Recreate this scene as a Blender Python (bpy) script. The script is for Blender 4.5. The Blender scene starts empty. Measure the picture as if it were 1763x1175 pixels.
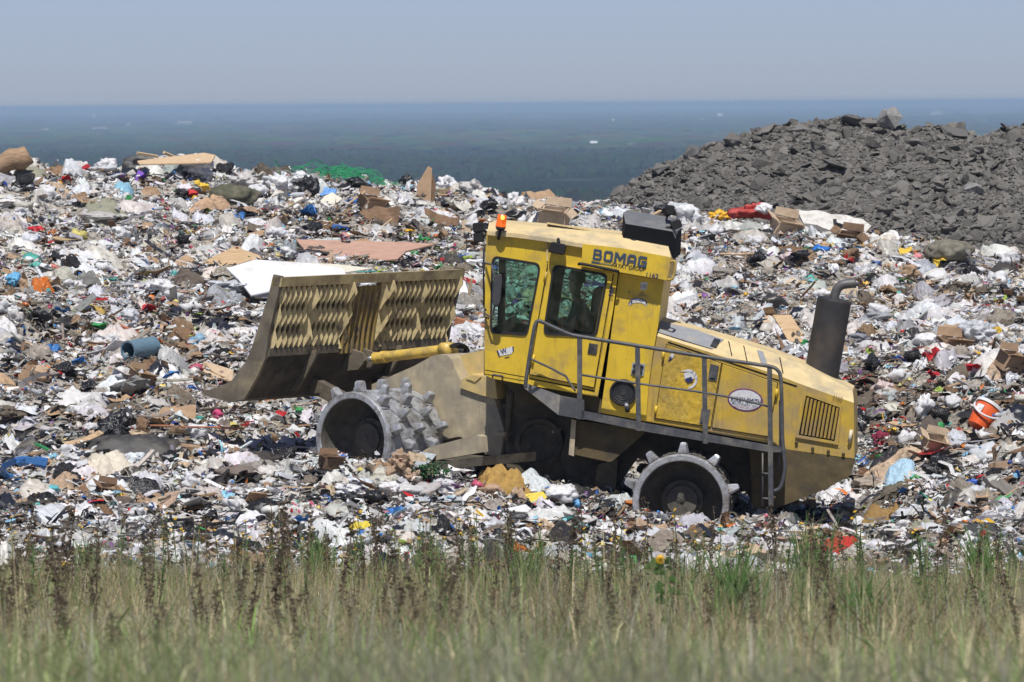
import bpy, bmesh, math, random
import numpy as np
from mathutils import Vector, Matrix
random.seed(7)
rng = np.random.default_rng(11)
SC = bpy.context.scene
COL = SC.collection
R_ = math.radians

# ------------------------------------------------------------------ camera
FPX, CX, CY, HY = 9794.0, 881.5, 587.5, 179.0      # focal length and picture centre in photo pixels, horizon row
PITCH, ROLL = math.atan((CY - HY) / FPX), R_(0.44)
FWD = np.array([0, math.cos(PITCH), -math.sin(PITCH)])
UP0 = np.array([0, math.sin(PITCH), math.cos(PITCH)])
RT0 = np.array([1.0, 0, 0])
RT = RT0 * math.cos(ROLL) - UP0 * math.sin(ROLL)
UP = UP0 * math.cos(ROLL) + RT0 * math.sin(ROLL)
cam = bpy.data.cameras.new('camera')
cam_ob = bpy.data.objects.new('camera', cam)
COL.objects.link(cam_ob)
cam_ob.matrix_world = Matrix(((RT[0], UP[0], -FWD[0], 0), (RT[1], UP[1], -FWD[1], 0), (RT[2], UP[2], -FWD[2], 0), (0, 0, 0, 1)))
cam.sensor_width, cam.lens = 36.0, 36.0 * FPX / 1763
cam.clip_start, cam.clip_end = 0.5, 120000
cam.dof.use_dof, cam.dof.focus_distance, cam.dof.aperture_fstop = True, 69.5, 8.5
SC.camera = cam_ob

def ray(px, py):
    d = FWD * FPX + RT * (px - CX) + UP * (CY - py)
    return d / d[1]                                   # scaled so that one unit is one metre of distance along y

# ------------------------------------------------------------------ sky, sun, exposure
SUN = np.array([0.0, -0.50, 0.87]); SUN /= np.linalg.norm(SUN)
world = bpy.data.worlds.new('World'); SC.world = world
world.use_nodes = True
nt = world.node_tree; nt.nodes.clear()
sky = nt.nodes.new('ShaderNodeTexSky'); sky.sky_type = 'NISHITA'; sky.sun_disc = False
sky.sun_elevation = math.asin(SUN[2]); sky.sun_rotation = math.atan2(SUN[0], SUN[1])
sky.air_density, sky.dust_density, sky.ozone_density, sky.altitude = 0.6, 0.3, 3.0, 0
hsv = nt.nodes.new('ShaderNodeHueSaturation'); hsv.inputs['Saturation'].default_value = 0.82
bg = nt.nodes.new('ShaderNodeBackground'); bg.inputs['Strength'].default_value = 0.07
wo = nt.nodes.new('ShaderNodeOutputWorld')
air = nt.nodes.new('ShaderNodeMix'); air.data_type = 'RGBA'; air.blend_type = 'MULTIPLY'; air.inputs[0].default_value = 1.0; air.inputs[7].default_value = (.93, .945, 1.17, 1)   # bluer summer air
nt.links.new(sky.outputs[0], hsv.inputs['Color']); nt.links.new(hsv.outputs[0], air.inputs[6]); nt.links.new(air.outputs[2], bg.inputs['Color']); nt.links.new(bg.outputs[0], wo.inputs['Surface'])
sun = bpy.data.lights.new('sun', 'SUN'); sun.energy = 4.4; sun.angle = R_(0.53); sun.color = (1.0, 0.965, 0.91)
sun_ob = bpy.data.objects.new('sun', sun); COL.objects.link(sun_ob)
sun_ob.rotation_euler = Vector(SUN).to_track_quat('Z', 'Y').to_euler()
sun_ob.location = (0, 60, 40)
SC.view_settings.view_transform = 'Standard'; SC.view_settings.look = 'None'
SC.view_settings.exposure = 0.08; SC.view_settings.gamma = 1.0
SC.cycles.volume_bounces = 0; SC.cycles.max_bounces = 8; SC.cycles.transparent_max_bounces = 12

# ------------------------------------------------------------------ noise
def _h(ix, iy, iz, seed):
    n = (ix.astype(np.int64) * 374761393 + iy.astype(np.int64) * 668265263 + iz.astype(np.int64) * 2147483647 + seed * 974711) & 0xffffffff
    n = ((n ^ (n >> 13)) * 1274126177) & 0xffffffff
    n = (n ^ (n >> 16)) & 0xffffffff
    return n / 2147483647.5 - 1.0
def vnoise(x, y, z=0.0, seed=0):
    x, y, z = np.broadcast_arrays(np.asarray(x, float), np.asarray(y, float), np.asarray(z, float))
    ix, iy, iz = np.floor(x), np.floor(y), np.floor(z)
    fx, fy, fz = x - ix, y - iy, z - iz
    fx, fy, fz = [f * f * (3 - 2 * f) for f in (fx, fy, fz)]
    ix, iy, iz = ix.astype(np.int64), iy.astype(np.int64), iz.astype(np.int64)
    r = 0
    for dx in (0, 1):
        for dy in (0, 1):
            for dz in (0, 1):
                w = (fx if dx else 1 - fx) * (fy if dy else 1 - fy) * (fz if dz else 1 - fz)
                r = r + w * _h(ix + dx, iy + dy, iz + dz, seed)
    return r
def fbm(x, y, z=0.0, seed=0, n=3):
    a, r = 1.0, 0
    for k in range(n):
        r = r + a * vnoise(np.asarray(x) * 2 ** k, np.asarray(y) * 2 ** k, np.asarray(z) * 2 ** k, seed + k); a *= 0.5
    return r

# ------------------------------------------------------------------ materials
MATS = {}
def lin(c): return tuple(((v / 255) / 12.92 if v / 255 <= 0.04045 else ((v / 255 + 0.055) / 1.055) ** 2.4) for v in c)
def mat(name, col=(.5, .5, .5), rough=.6, metal=0.0, dirt=None, dirt_amt=0.0, dscale=6.0, bump=0.0, bscale=30.0, var=0.12, attr=False,
        transl=0.0, spec=.5, emit=0.0, streak=0.0, scratch=0.0, stretch=(1, 1, 1), bdist=.02):
    """one procedural surface: colour with mottling, patches of dirt, chips and a bumpy relief"""
    if name in MATS: return MATS[name]
    m = bpy.data.materials.new(name); m.use_nodes = True
    t = m.node_tree; N = t.nodes; b = N['Principled BSDF']; out = N['Material Output']
    tc = N.new('ShaderNodeTexCoord')
    mp = N.new('ShaderNodeMapping'); mp.inputs['Scale'].default_value = stretch; t.links.new(tc.outputs['Object'], mp.inputs[0])
    n1 = N.new('ShaderNodeTexNoise'); n1.inputs['Scale'].default_value = dscale; n1.inputs['Detail'].default_value = 7; n1.inputs['Roughness'].default_value = .65
    t.links.new(mp.outputs[0], n1.inputs['Vector'])
    def mixc(f, a, bb, mode='MIX'):
        x = N.new('ShaderNodeMix'); x.data_type = 'RGBA'; x.blend_type = mode
        for s, v in ((x.inputs[0], f), (x.inputs[6], a), (x.inputs[7], bb)):
            if hasattr(v, 'is_output'): t.links.new(v, s)
            else: s.default_value = v if not isinstance(v, tuple) else (v + (1,) if len(v) == 3 else v)
        return x.outputs[2]
    def ramp(src, lo, hi, a=0.0, c=1.0):
        r = N.new('ShaderNodeMapRange'); r.inputs[1].default_value = lo; r.inputs[2].default_value = hi; r.inputs[3].default_value = a; r.inputs[4].default_value = c
        t.links.new(src, r.inputs[0]); return r.outputs[0]
    if attr:
        a = N.new('ShaderNodeAttribute'); a.attribute_name = 'col'; base = a.outputs['Color']
    else: base = tuple(col)
    n2 = N.new('ShaderNodeTexNoise'); n2.inputs['Scale'].default_value = dscale * 2.7; n2.inputs['Detail'].default_value = 5
    t.links.new(mp.outputs[0], n2.inputs['Vector'])
    v = ramp(n2.outputs['Fac'], .3, .7, 1 - var, 1 + var)
    cb = N.new('ShaderNodeCombineColor')
    for k in range(3): t.links.new(v, cb.inputs[k])
    base = mixc(1.0, base, cb.outputs[0], 'MULTIPLY')
    if dirt is not None and dirt_amt > 0:
        f = ramp(n1.outputs['Fac'], .62 - .36 * dirt_amt, .78 - .28 * dirt_amt, 0, .95)
        base = mixc(f, base, tuple(dirt))
    if scratch > 0:
        n3 = N.new('ShaderNodeTexNoise'); n3.inputs['Scale'].default_value = 22; n3.inputs['Detail'].default_value = 9; n3.inputs['Roughness'].default_value = .75
        m3 = N.new('ShaderNodeMapping'); m3.inputs['Scale'].default_value = (1.6, 1.0, .55); t.links.new(tc.outputs['Object'], m3.inputs[0]); t.links.new(m3.outputs[0], n3.inputs['Vector'])
        base = mixc(ramp(n3.outputs['Fac'], .70 - .1 * scratch, .73 - .1 * scratch, 0, .9), base, (.035, .028, .022))
    if streak > 0:
        n4 = N.new('ShaderNodeTexNoise'); n4.inputs['Scale'].default_value = 3.2; n4.inputs['Detail'].default_value = 8; n4.inputs['Roughness'].default_value = .7
        m4 = N.new('ShaderNodeMapping'); m4.inputs['Scale'].default_value = (5, 5, .55); m4.inputs['Rotation'].default_value = (0, .12, 0); t.links.new(tc.outputs['Object'], m4.inputs[0]); t.links.new(m4.outputs[0], n4.inputs['Vector'])
        base = mixc(ramp(n4.outputs['Fac'], .56, .72, 0, streak), base, (.17, .125, .06))
        n5 = N.new('ShaderNodeTexNoise'); n5.inputs['Scale'].default_value = 42; n5.inputs['Detail'].default_value = 3; t.links.new(tc.outputs['Object'], n5.inputs['Vector'])
        base = mixc(ramp(n5.outputs['Fac'], .70, .74, 0, streak * 1.4), base, (.06, .05, .04))
    t.links.new(base, b.inputs['Base Color'])
    rr = ramp(n1.outputs['Fac'], .3, .7, max(.05, rough - .12), min(1, rough + .15)); t.links.new(rr, b.inputs['Roughness'])
    b.inputs['Metallic'].default_value = metal; b.inputs['Specular IOR Level'].default_value = spec
    if bump > 0:
        nb = N.new('ShaderNodeTexNoise'); nb.inputs['Scale'].default_value = bscale; nb.inputs['Detail'].default_value = 5; t.links.new(mp.outputs[0], nb.inputs['Vector'])
        bp = N.new('ShaderNodeBump'); bp.inputs['Strength'].default_value = bump; bp.inputs['Distance'].default_value = bdist
        t.links.new(nb.outputs['Fac'], bp.inputs['Height']); t.links.new(bp.outputs[0], b.inputs['Normal'])
    if emit > 0:
        t.links.new(base, b.inputs['Emission Color']); b.inputs['Emission Strength'].default_value = emit
    if transl > 0:
        tr = N.new('ShaderNodeBsdfTranslucent'); t.links.new(base, tr.inputs['Color'])
        mx = N.new('ShaderNodeMixShader'); mx.inputs[0].default_value = transl
        t.links.new(b.outputs[0], mx.inputs[1]); t.links.new(tr.outputs[0], mx.inputs[2]); t.links.new(mx.outputs[0], out.inputs['Surface'])
    MATS[name] = m
    return m
def glass_mat(name, tint):
    if name in MATS: return MATS[name]
    m = bpy.data.materials.new(name); m.use_nodes = True; t = m.node_tree; N = t.nodes
    N.remove(N['Principled BSDF'])
    tr = N.new('ShaderNodeBsdfTransparent'); tr.inputs[0].default_value = tint + (1,)
    gl = N.new('ShaderNodeBsdfGlossy'); gl.inputs['Roughness'].default_value = .03
    fr = N.new('ShaderNodeFresnel'); fr.inputs[0].default_value = 1.45
    df = N.new('ShaderNodeBsdfDiffuse'); df.inputs[0].default_value = (.5, .48, .42, 1)
    mx = N.new('ShaderNodeMixShader'); m2 = N.new('ShaderNodeMixShader')
    nz = N.new('ShaderNodeTexNoise'); nz.inputs['Scale'].default_value = 5; nz.inputs['Detail'].default_value = 6
    mr = N.new('ShaderNodeMapRange'); mr.inputs[1].default_value = .4; mr.inputs[2].default_value = .8; mr.inputs[3].default_value = 0.0; mr.inputs[4].default_value = .08
    t.links.new(nz.outputs['Fac'], mr.inputs[0])
    t.links.new(fr.outputs[0], mx.inputs[0]); t.links.new(tr.outputs[0], mx.inputs[1]); t.links.new(gl.outputs[0], mx.inputs[2])
    t.links.new(mr.outputs[0], m2.inputs[0]); t.links.new(mx.outputs[0], m2.inputs[1]); t.links.new(df.outputs[0], m2.inputs[2])
    t.links.new(m2.outputs[0], N['Material Output'].inputs['Surface'])
    MATS[name] = m; return m

# ------------------------------------------------------------------ objects
def tag(o, label=None, cat=None, group=None, kind=None):
    if label: o['label'] = label
    if cat: o['category'] = cat
    if group: o['group'] = group
    if kind: o['kind'] = kind
    return o
def link(name, me, parent=None, mats=None, org=None):
    if mats:
        for m in (mats if isinstance(mats, (list, tuple)) else [mats]): me.materials.append(m)
    o = bpy.data.objects.new(name, me); COL.objects.link(o)
    if parent is not None: o.parent = parent
    return o
def wpos(o):
    p = Vector((0, 0, 0))
    while o is not None: p = p + o.location; o = o.parent
    return p
def mesh_np(name, V, T, mats=None, cols=None, midx=None, smooth=False, parent=None, world=True):
    """triangles or quads from arrays; V in world coordinates, shifted to the parent's origin"""
    V = np.asarray(V, np.float64); T = np.asarray(T, np.int32)
    if parent is not None and world: V = V - np.array(wpos(parent))
    k = T.shape[1]
    me = bpy.data.meshes.new(name)
    me.vertices.add(len(V)); me.vertices.foreach_set('co', V.astype(np.float32).ravel())
    me.loops.add(T.size); me.loops.foreach_set('vertex_index', T.ravel())
    me.polygons.add(len(T)); me.polygons.foreach_set('loop_start', np.arange(0, T.size, k, dtype=np.int32))
    try: me.polygons.foreach_set('loop_total', np.full(len(T), k, np.int32))
    except Exception: pass
    if midx is not None: me.polygons.foreach_set('material_index', np.asarray(midx, np.int32))
    me.polygons.foreach_set('use_smooth', np.asarray(smooth, bool) if np.ndim(smooth) else np.full(len(T), smooth))
    if cols is not None:
        ca = me.color_attributes.new('col', 'FLOAT_COLOR', 'POINT')
        c4 = np.ones((len(V), 4), np.float32); c4[:, :3] = cols
        ca.data.foreach_set('color', c4.ravel())
    me.update(calc_edges=True); me.validate()
    return link(name, me, parent, mats)
def from_bm(name, bm, mats=None, parent=None, smooth=False, world=True, bevel=0.0):
    if bevel > 0:
        es = [e for e in bm.edges if len(e.link_faces) == 2 and e.calc_face_angle(0) > .5]
        bmesh.ops.bevel(bm, geom=es, offset=bevel, segments=2, affect='EDGES', clamp_overlap=True, profile=.6)
    bmesh.ops.recalc_face_normals(bm, faces=bm.faces)
    if parent is not None and world: bmesh.ops.translate(bm, verts=bm.verts, vec=-wpos(parent))
    me = bpy.data.meshes.new(name); bm.to_mesh(me); bm.free()
    if smooth:
        for p in me.polygons: p.use_smooth = True
    return link(name, me, parent, mats)
def empty(name, loc):
    o = bpy.data.objects.new(name, None); COL.objects.link(o); o.location = Vector(tuple(float(v) for v in loc)); o.empty_display_size = .2
    return o
def V3(p): return Vector(tuple(float(v) for v in p))
def nrm(v): v = np.asarray(v, float); return v / np.linalg.norm(v)

# mesh pieces added to a bmesh
def add_loft(bm, rings, cap=True, closed=True):
    vs = [[bm.verts.new(V3(p)) for p in r] for r in rings]
    n = len(vs[0])
    for a, b in zip(vs, vs[1:]):
        for i in range(n if closed else n - 1):
            j = (i + 1) % n
            try: bm.faces.new((a[i], a[j], b[j], b[i]))
            except ValueError: pass
    if cap and closed:
        bm.faces.new(vs[0]); bm.faces.new(vs[-1][::-1])
    return vs
def add_box(bm, c, ax, ay, az):
    c, ax, ay, az = [np.asarray(v, float) for v in (c, ax, ay, az)]
    add_loft(bm, [[c + k * az + s * ax + t * ay for s, t in ((-1, -1), (1, -1), (1, 1), (-1, 1))] for k in (-1, 1)])
def add_tube(bm, pts, r, n=8, cap=True):
    pts = [np.asarray(p, float) for p in pts]; rs = r if isinstance(r, (list, tuple)) else [r] * len(pts)
    rings = []; prev = None
    for i, p in enumerate(pts):
        d = nrm((pts[min(i + 1, len(pts) - 1)] - pts[max(i - 1, 0)]))
        if prev is None: a = nrm(np.cross(d, [0.31, .2, .93] if abs(d[2]) < .9 else [1, .1, 0]))
        else: a = nrm(prev - d * np.dot(prev, d))
        prev = a; b = np.cross(d, a)
        rings.append([p + rs[i] * (math.cos(2 * math.pi * k / n) * a + math.sin(2 * math.pi * k / n) * b) for k in range(n)])
    add_loft(bm, rings, cap)
def smooth_path(pts, n=4):
    """a rounded path through the points (Catmull-Rom)"""
    pts = [np.asarray(p, float) for p in pts]; out = []
    for i in range(len(pts) - 1):
        p0, p1, p2, p3 = pts[max(i - 1, 0)], pts[i], pts[i + 1], pts[min(i + 2, len(pts) - 1)]
        for k in range(n):
            t = k / n
            out.append(.5 * ((2 * p1) + (-p0 + p2) * t + (2 * p0 - 5 * p1 + 4 * p2 - p3) * t * t + (-p0 + 3 * p1 - 3 * p2 + p3) * t ** 3))
    out.append(pts[-1]); return out
def add_lathe(bm, prof, o, axis, n=48, closed=False):
    o = np.asarray(o, float); axis = nrm(axis); a = nrm(np.cross(axis, [0, 0.1, 1])); b = np.cross(axis, a)
    rings = [[o + axis * s + r * (math.cos(2 * math.pi * k / n) * a + math.sin(2 * math.pi * k / n) * b) for k in range(n)] for s, r in prof]
    vs = [[bm.verts.new(V3(p)) for p in rg] for rg in rings]
    for u, v in zip(vs, vs[1:]):
        for i in range(n): bm.faces.new((u[i], u[(i + 1) % n], v[(i + 1) % n], v[i]))
    for rg, p in ((vs[0], prof[0]), (vs[-1], prof[-1])):
        if p[1] > 1e-4 and not closed: bm.faces.new(rg)
    bmesh.ops.remove_doubles(bm, verts=[v for rg in vs for v in rg], dist=1e-5)
def add_plate(bm, outline, holes, depth, mi_front=0, mi_back=0):
    """flat plate with holes: outline and holes are 3-D points on one plane, depth a vector"""
    es = []; 
    for loop in [outline] + list(holes):
        vs = [bm.verts.new(V3(p)) for p in loop]
        for i in range(len(vs)): es.append(bm.edges.new((vs[i], vs[(i + 1) % len(vs)])))
    r = bmesh.ops.triangle_fill(bm, use_beauty=True, use_dissolve=False, edges=es)
    fs = [g for g in r['geom'] if isinstance(g, bmesh.types.BMFace)]
    r2 = bmesh.ops.extrude_face_region(bm, geom=fs)
    vs = [g for g in r2['geom'] if isinstance(g, bmesh.types.BMVert)]
    bmesh.ops.translate(bm, verts=vs, vec=V3(depth))
    for f in fs: f.material_index = mi_front
    for g in r2['geom']:
        if isinstance(g, bmesh.types.BMFace): g.material_index = mi_back
def copy_tree(o, parent=None):
    c = o.copy(); COL.objects.link(c)
    if parent is not None: c.parent = parent
    for ch in list(o.children): copy_tree(ch, c)
    return c

# ------------------------------------------------------------------ terrain
YK = np.array([56, 60, 64, 68, 72, 76, 82, 88, 92.0])
PXK = np.array([-100, 0, 300, 600, 900, 1200, 1500, 1763, 1900.])
PYK = np.array([   # picture row of the waste surface for each distance (rows) and column
    [1120] * 9,
    [1015, 1015, 1018, 1022, 1030, 1040, 1040, 1025, 1020],
    [920, 920, 925, 935, 955, 975, 972, 945, 940],
    [850, 850, 842, 840, 880, 918, 905, 870, 865],
    [720, 720, 725, 750, 800, 825, 815, 760, 755],
    [600, 600, 612, 640, 680, 700, 690, 650, 640],
    [466, 466, 474, 496, 530, 552, 564, 559, 554],
    [358, 358, 366, 384, 420, 442, 464, 500, 502],
    [294, 294, 300, 322, 358, 380, 412, 458, 466.]])
ZK = np.zeros_like(PYK); TK = (PXK - CX) / FPX
for i, y in enumerate(YK):
    for j, px in enumerate(PXK): ZK[i, j] = ray(px, PYK[i, j])[2] * y
def hill0(x, y):
    x, y = np.asarray(x, float), np.asarray(y, float)
    t = np.clip(x / np.maximum(y, 1), TK[0], TK[-1]); yy = np.clip(y, YK[0], YK[-1])
    j = np.clip(np.searchsorted(TK, t) - 1, 0, len(TK) - 2); i = np.clip(np.searchsorted(YK, yy) - 1, 0, len(YK) - 2)
    a = (t - TK[j]) / (TK[j + 1] - TK[j]); b = (yy - YK[i]) / (YK[i + 1] - YK[i])
    z = (ZK[i, j] * (1 - a) + ZK[i, j + 1] * a) * (1 - b) + (ZK[i + 1, j] * (1 - a) + ZK[i + 1, j + 1] * a) * b
    far = np.maximum(y - 92, 0); z = z - 0.02 * far - 0.012 * far ** 2
    # the bench the machine stands on
    bench = -4.79 - 0.11 * x + .03 * (y - 70)
    w = np.clip((np.abs(y - 70.6) - 2.2) / 3.0, 0, 1); w2 = np.clip((np.abs(x - .3) - 3.4) / 1.6, 0, 1); w = np.maximum(w, w2); w = w * w * (3 - 2 * w)
    heap = .20 * np.exp(-((x + 1.9) / .95) ** 2 - ((y - 69.1) / .45) ** 2) + .07 * np.exp(-((x - 2.0) / 1.1) ** 2 - ((y - 67.75) / .4) ** 2) + .24 * np.exp(-((x + .1) / 1.3) ** 2 - ((y - 69.0) / .6) ** 2)
    return z * w + np.minimum(z, bench) * (1 - w) + heap     # waste pushed up against the drums
def hill(x, y):
    x, y = np.asarray(x, float), np.asarray(y, float)
    amp = np.clip((y - 61) / 3, 0, 1)
    w = np.clip((np.abs(y - 70.6) - 1.6) / 2.0, .25, 1)
    near = np.where(np.abs(x - .3) < 4, w, 1.0)
    return hill0(x, y) + amp * near * (.17 * vnoise(x / 1.7, y / 1.7, 0, 3) + .13 * vnoise(x / .7, y / .7, 0, 5) + .06 * vnoise(x / .3, y / .3, 0, 7))
def on_hill(px, py, y0=58.0, y1=95.0):
    d = ray(px, py); ys = np.arange(y0, y1, .05)
    z = hill(d[0] * ys, ys); below = d[2] * ys <= z
    k = int(np.argmax(below)) if below.any() else int(np.argmin(np.abs(d[2] * ys - z) + 100 * (ys < 88)))
    y = ys[k]; return np.array([d[0] * y, y, float(z[k])])

# ================================================================== the setting
plain_m = bpy.data.materials.new('plain_colour'); plain_m.use_nodes = True
t = plain_m.node_tree; N = t.nodes; b = N['Principled BSDF']; b.inputs['Roughness'].default_value = 1; b.inputs['Specular IOR Level'].default_value = 0
tc = N.new('ShaderNodeTexCoord')
def _nz(scale, detail, sx=1.0):
    mp = N.new('ShaderNodeMapping'); mp.inputs['Scale'].default_value = (sx, 1, 1); t.links.new(tc.outputs['Object'], mp.inputs[0])
    n = N.new('ShaderNodeTexNoise'); n.inputs['Scale'].default_value = scale; n.inputs['Detail'].default_value = detail; t.links.new(mp.outputs[0], n.inputs['Vector']); return n.outputs['Fac']
def _rp(src, stops):
    r = N.new('ShaderNodeValToRGB'); e = r.color_ramp.elements
    e[0].position, e[0].color = stops[0][0], stops[0][1] + (1,); e[1].position, e[1].color = stops[-1][0], stops[-1][1] + (1,)
    for p, c in stops[1:-1]: q = e.new(p); q.color = c + (1,)
    t.links.new(src, r.inputs[0]); return r.outputs[0]
c1 = _rp(_nz(.00055, 5, .55), [(.40, (.009, .021, .014)), (.52, (.015, .032, .019)), (.60, (.034, .056, .030)), (.70, (.10, .105, .065))])
c2 = _rp(_nz(.012, 4), [(.35, (.55, .55, .55)), (.65, (1.3, 1.3, 1.2))])
c3 = _rp(_nz(.0030, 3, 1.3), [(.66, (0, 0, 0)), (.70, (.10, .095, .07)), (.8, (.2, .18, .14))])
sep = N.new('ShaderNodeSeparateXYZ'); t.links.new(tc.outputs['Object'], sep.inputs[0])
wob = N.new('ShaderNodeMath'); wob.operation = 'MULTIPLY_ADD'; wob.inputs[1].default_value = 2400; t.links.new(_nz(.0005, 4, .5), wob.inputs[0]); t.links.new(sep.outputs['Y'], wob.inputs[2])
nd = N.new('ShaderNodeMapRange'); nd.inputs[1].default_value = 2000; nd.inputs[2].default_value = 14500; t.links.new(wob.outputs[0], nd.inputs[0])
bandc = _rp(nd.outputs[0], [(.04, (1.9, 2.0, 1.6)), (.13, (1.1, 1.1, 1.1)), (.17, (.25, .3, .35)), (.30, (.25, .3, .35)), (.36, (.9, 1.0, .9)), (.5, (1.2, 1.3, 1.1)), (.6, (.6, .7, .7)), (.8, (1.4, 1.4, 1.3)), (1, (1.5, 1.5, 1.5))])  # darker and paler bands by distance, multiplied into the ground colour
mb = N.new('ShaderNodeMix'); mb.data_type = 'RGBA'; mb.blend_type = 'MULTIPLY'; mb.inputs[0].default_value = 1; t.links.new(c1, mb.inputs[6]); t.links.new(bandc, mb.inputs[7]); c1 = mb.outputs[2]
mx = N.new('ShaderNodeMix'); mx.data_type = 'RGBA'; mx.blend_type = 'MULTIPLY'; mx.inputs[0].default_value = 1
t.links.new(c1, mx.inputs[6]); t.links.new(c2, mx.inputs[7])
m2 = N.new('ShaderNodeMix'); m2.data_type = 'RGBA'; m2.blend_type = 'ADD'; m2.inputs[0].default_value = 1
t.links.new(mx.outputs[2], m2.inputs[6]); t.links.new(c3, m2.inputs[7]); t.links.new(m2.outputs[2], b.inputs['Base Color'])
ZP = -42.0
g = np.array([[-46000, -3000, ZP], [46000, -3000, ZP], [46000, 46000, ZP], [-46000, 46000, ZP]])
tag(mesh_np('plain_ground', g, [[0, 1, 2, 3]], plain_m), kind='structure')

# woods on the plain: one mass nobody could count
def ico(n):
    bm = bmesh.new(); bmesh.ops.create_icosphere(bm, subdivisions=n, radius=1.0)
    V = np.array([v.co[:] for v in bm.verts]); F = np.array([[v.index for v in f.verts] for f in bm.faces]); bm.free(); return V, F
I1, I2, I3 = ico(1), ico(2), ico(3)
def scatter(protos, pos, size, rot, cols, mi=None):
    """copies of small prototype shapes (verts, tris) merged into arrays; pos (n,3), size (n,3), rot (n,3,3), cols (n,3)"""
    Vs, Fs, Cs, Ms, off = [], [], [], [], 0
    which = rng.integers(0, len(protos), len(pos)) if not isinstance(protos, tuple) else None
    for k in range(len(protos)):
        idx = np.nonzero(which == k)[0]
        if not len(idx): continue
        pv, pf = protos[k]
        v = np.einsum('nij,mj->nmi', rot[idx], pv) if size.ndim == 1 else np.einsum('nij,nmj->nmi', rot[idx], pv[None] * size[idx][:, None, :])
        if size.ndim == 1: v = v * size[idx][:, None, None]
        v = v + pos[idx][:, None, :]
        n, m = v.shape[:2]
        Vs.append(v.reshape(-1, 3)); Fs.append((pf[None] + (np.arange(n) * m)[:, None, None] + off).reshape(-1, 3)); off += n * m
        Cs.append(np.repeat(cols[idx], m, axis=0))
        if mi is not None: Ms.append(np.repeat(mi[idx], len(pf)))
    return np.concatenate(Vs), np.concatenate(Fs), np.concatenate(Cs), (np.concatenate(Ms) if mi is not None else None)
def rots(n, tilt=.6, flat=False):
    yaw = rng.uniform(0, 2 * np.pi, n); ta = rng.uniform(0, 2 * np.pi, n); th = rng.normal(0, tilt, n)
    c, s = np.cos(yaw), np.sin(yaw); Z = np.zeros((n, 3, 3)); Z[:, 0, 0] = c; Z[:, 0, 1] = -s; Z[:, 1, 0] = s; Z[:, 1, 1] = c; Z[:, 2, 2] = 1
    k = np.stack([np.cos(ta), np.sin(ta), np.zeros(n)], 1); K = np.zeros((n, 3, 3))
    K[:, 0, 2] = k[:, 1]; K[:, 1, 2] = -k[:, 0]; K[:, 2, 0] = -k[:, 1]; K[:, 2, 1] = k[:, 0]
    Rm = np.eye(3)[None] + np.sin(th)[:, None, None] * K + (1 - np.cos(th))[:, None, None] * (K @ K)
    return Rm @ Z
n = 20000
yy = 2000 + 4200 * rng.random(n) ** 1.6; xx = rng.uniform(-.14, .14, n) * yy
dens = fbm(xx / 420, yy / 900, 0, 31, 3); keep = dens > -.45; xx, yy, dens = xx[keep], yy[keep], dens[keep]; n = len(xx)
hgt = rng.uniform(2.0, 4.6, n) * np.clip((6600 - yy) / 2200, .45, 1) * np.clip(1 + .5 * dens, .6, 1.5)
trees = []
for k in range(5):
    v, f = I1; trees.append((v * (1 + .3 * rng.normal(size=(len(v), 1)).clip(-1.2, 1.2)), f))
cc = np.stack([rng.uniform(.008, .024, n), rng.uniform(.018, .042, n), rng.uniform(.014, .028, n)], 1)
V, F, Cc, _ = scatter(trees, np.stack([xx, yy, ZP + hgt * .7], 1), np.stack([hgt * rng.uniform(.8, 1.5, n), hgt, hgt * .9], 1), rots(n, .1), cc)

n2 = 14000; yb = 5000 + 27000 * rng.random(n2) ** 1.5; xb = rng.uniform(-.13, .13, n2) * yb; db = fbm(xb / 900, yb / 1500, 0, 36, 3); kb = db > -.05; xb, yb, db = xb[kb], yb[kb], db[kb]; n2 = len(xb)
hb_ = rng.uniform(2, 5.0, n2) * np.clip(yb / 11000, .8, 1.6); cb_ = np.stack([rng.uniform(.006, .05, n2), rng.uniform(.016, .065, n2), rng.uniform(.012, .04, n2)], 1) * (1 + .6 * db[:, None])
V2, F2, C2, _ = scatter(trees, np.stack([xb, yb, ZP + hb_ * .5], 1), np.stack([rng.uniform(10, 45, n2), rng.uniform(10, 45, n2), hb_], 1), rots(n2, .02), cb_.clip(.004, .1))
V, F, Cc = np.concatenate([V, V2]), np.concatenate([F, F2 + len(V)]), np.concatenate([Cc, C2])
tag(mesh_np('distant_woods', V, F, mat('woods', attr=True, rough=1, spec=0, var=.05), Cc), kind='stuff')

# far pale buildings on the plain
bw = mat('far_wall', (.85, .84, .82), rough=.7, spec=.2)
br = mat('far_roof', (.42, .41, .40), rough=.6, spec=.3)
FARB = [(655, 192, 24, 6, 'white'), (735, 191, 30, 4, 'white'), (792, 190, 14, 5, 'white'), (545, 196, 12, 6, 'white'), (330, 203, 10, 5, 'white'),
        (162, 206, 8, 7, 'white'), (78, 227, 22, 5, 'grey'), (172, 225, 44, 5, 'grey'), (222, 221, 14, 7, 'grey'), (318, 217, 44, 7, 'grey'), (440, 214, 22, 4, 'grey'),
        (1056, 211, 9, 5, 'white'), (1097, 186, 5, 5, 'white'), (1240, 203, 15, 6, 'white'), (1208, 209, 6, 4, 'white'), (1022, 252, 22, 9, 'white'), (1088, 253, 24, 7, 'grey'), (1612, 199, 34, 6, 'grey')]
GAPS = {0: 'the broad white shed', 1: 'the long low white shed'}
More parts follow.
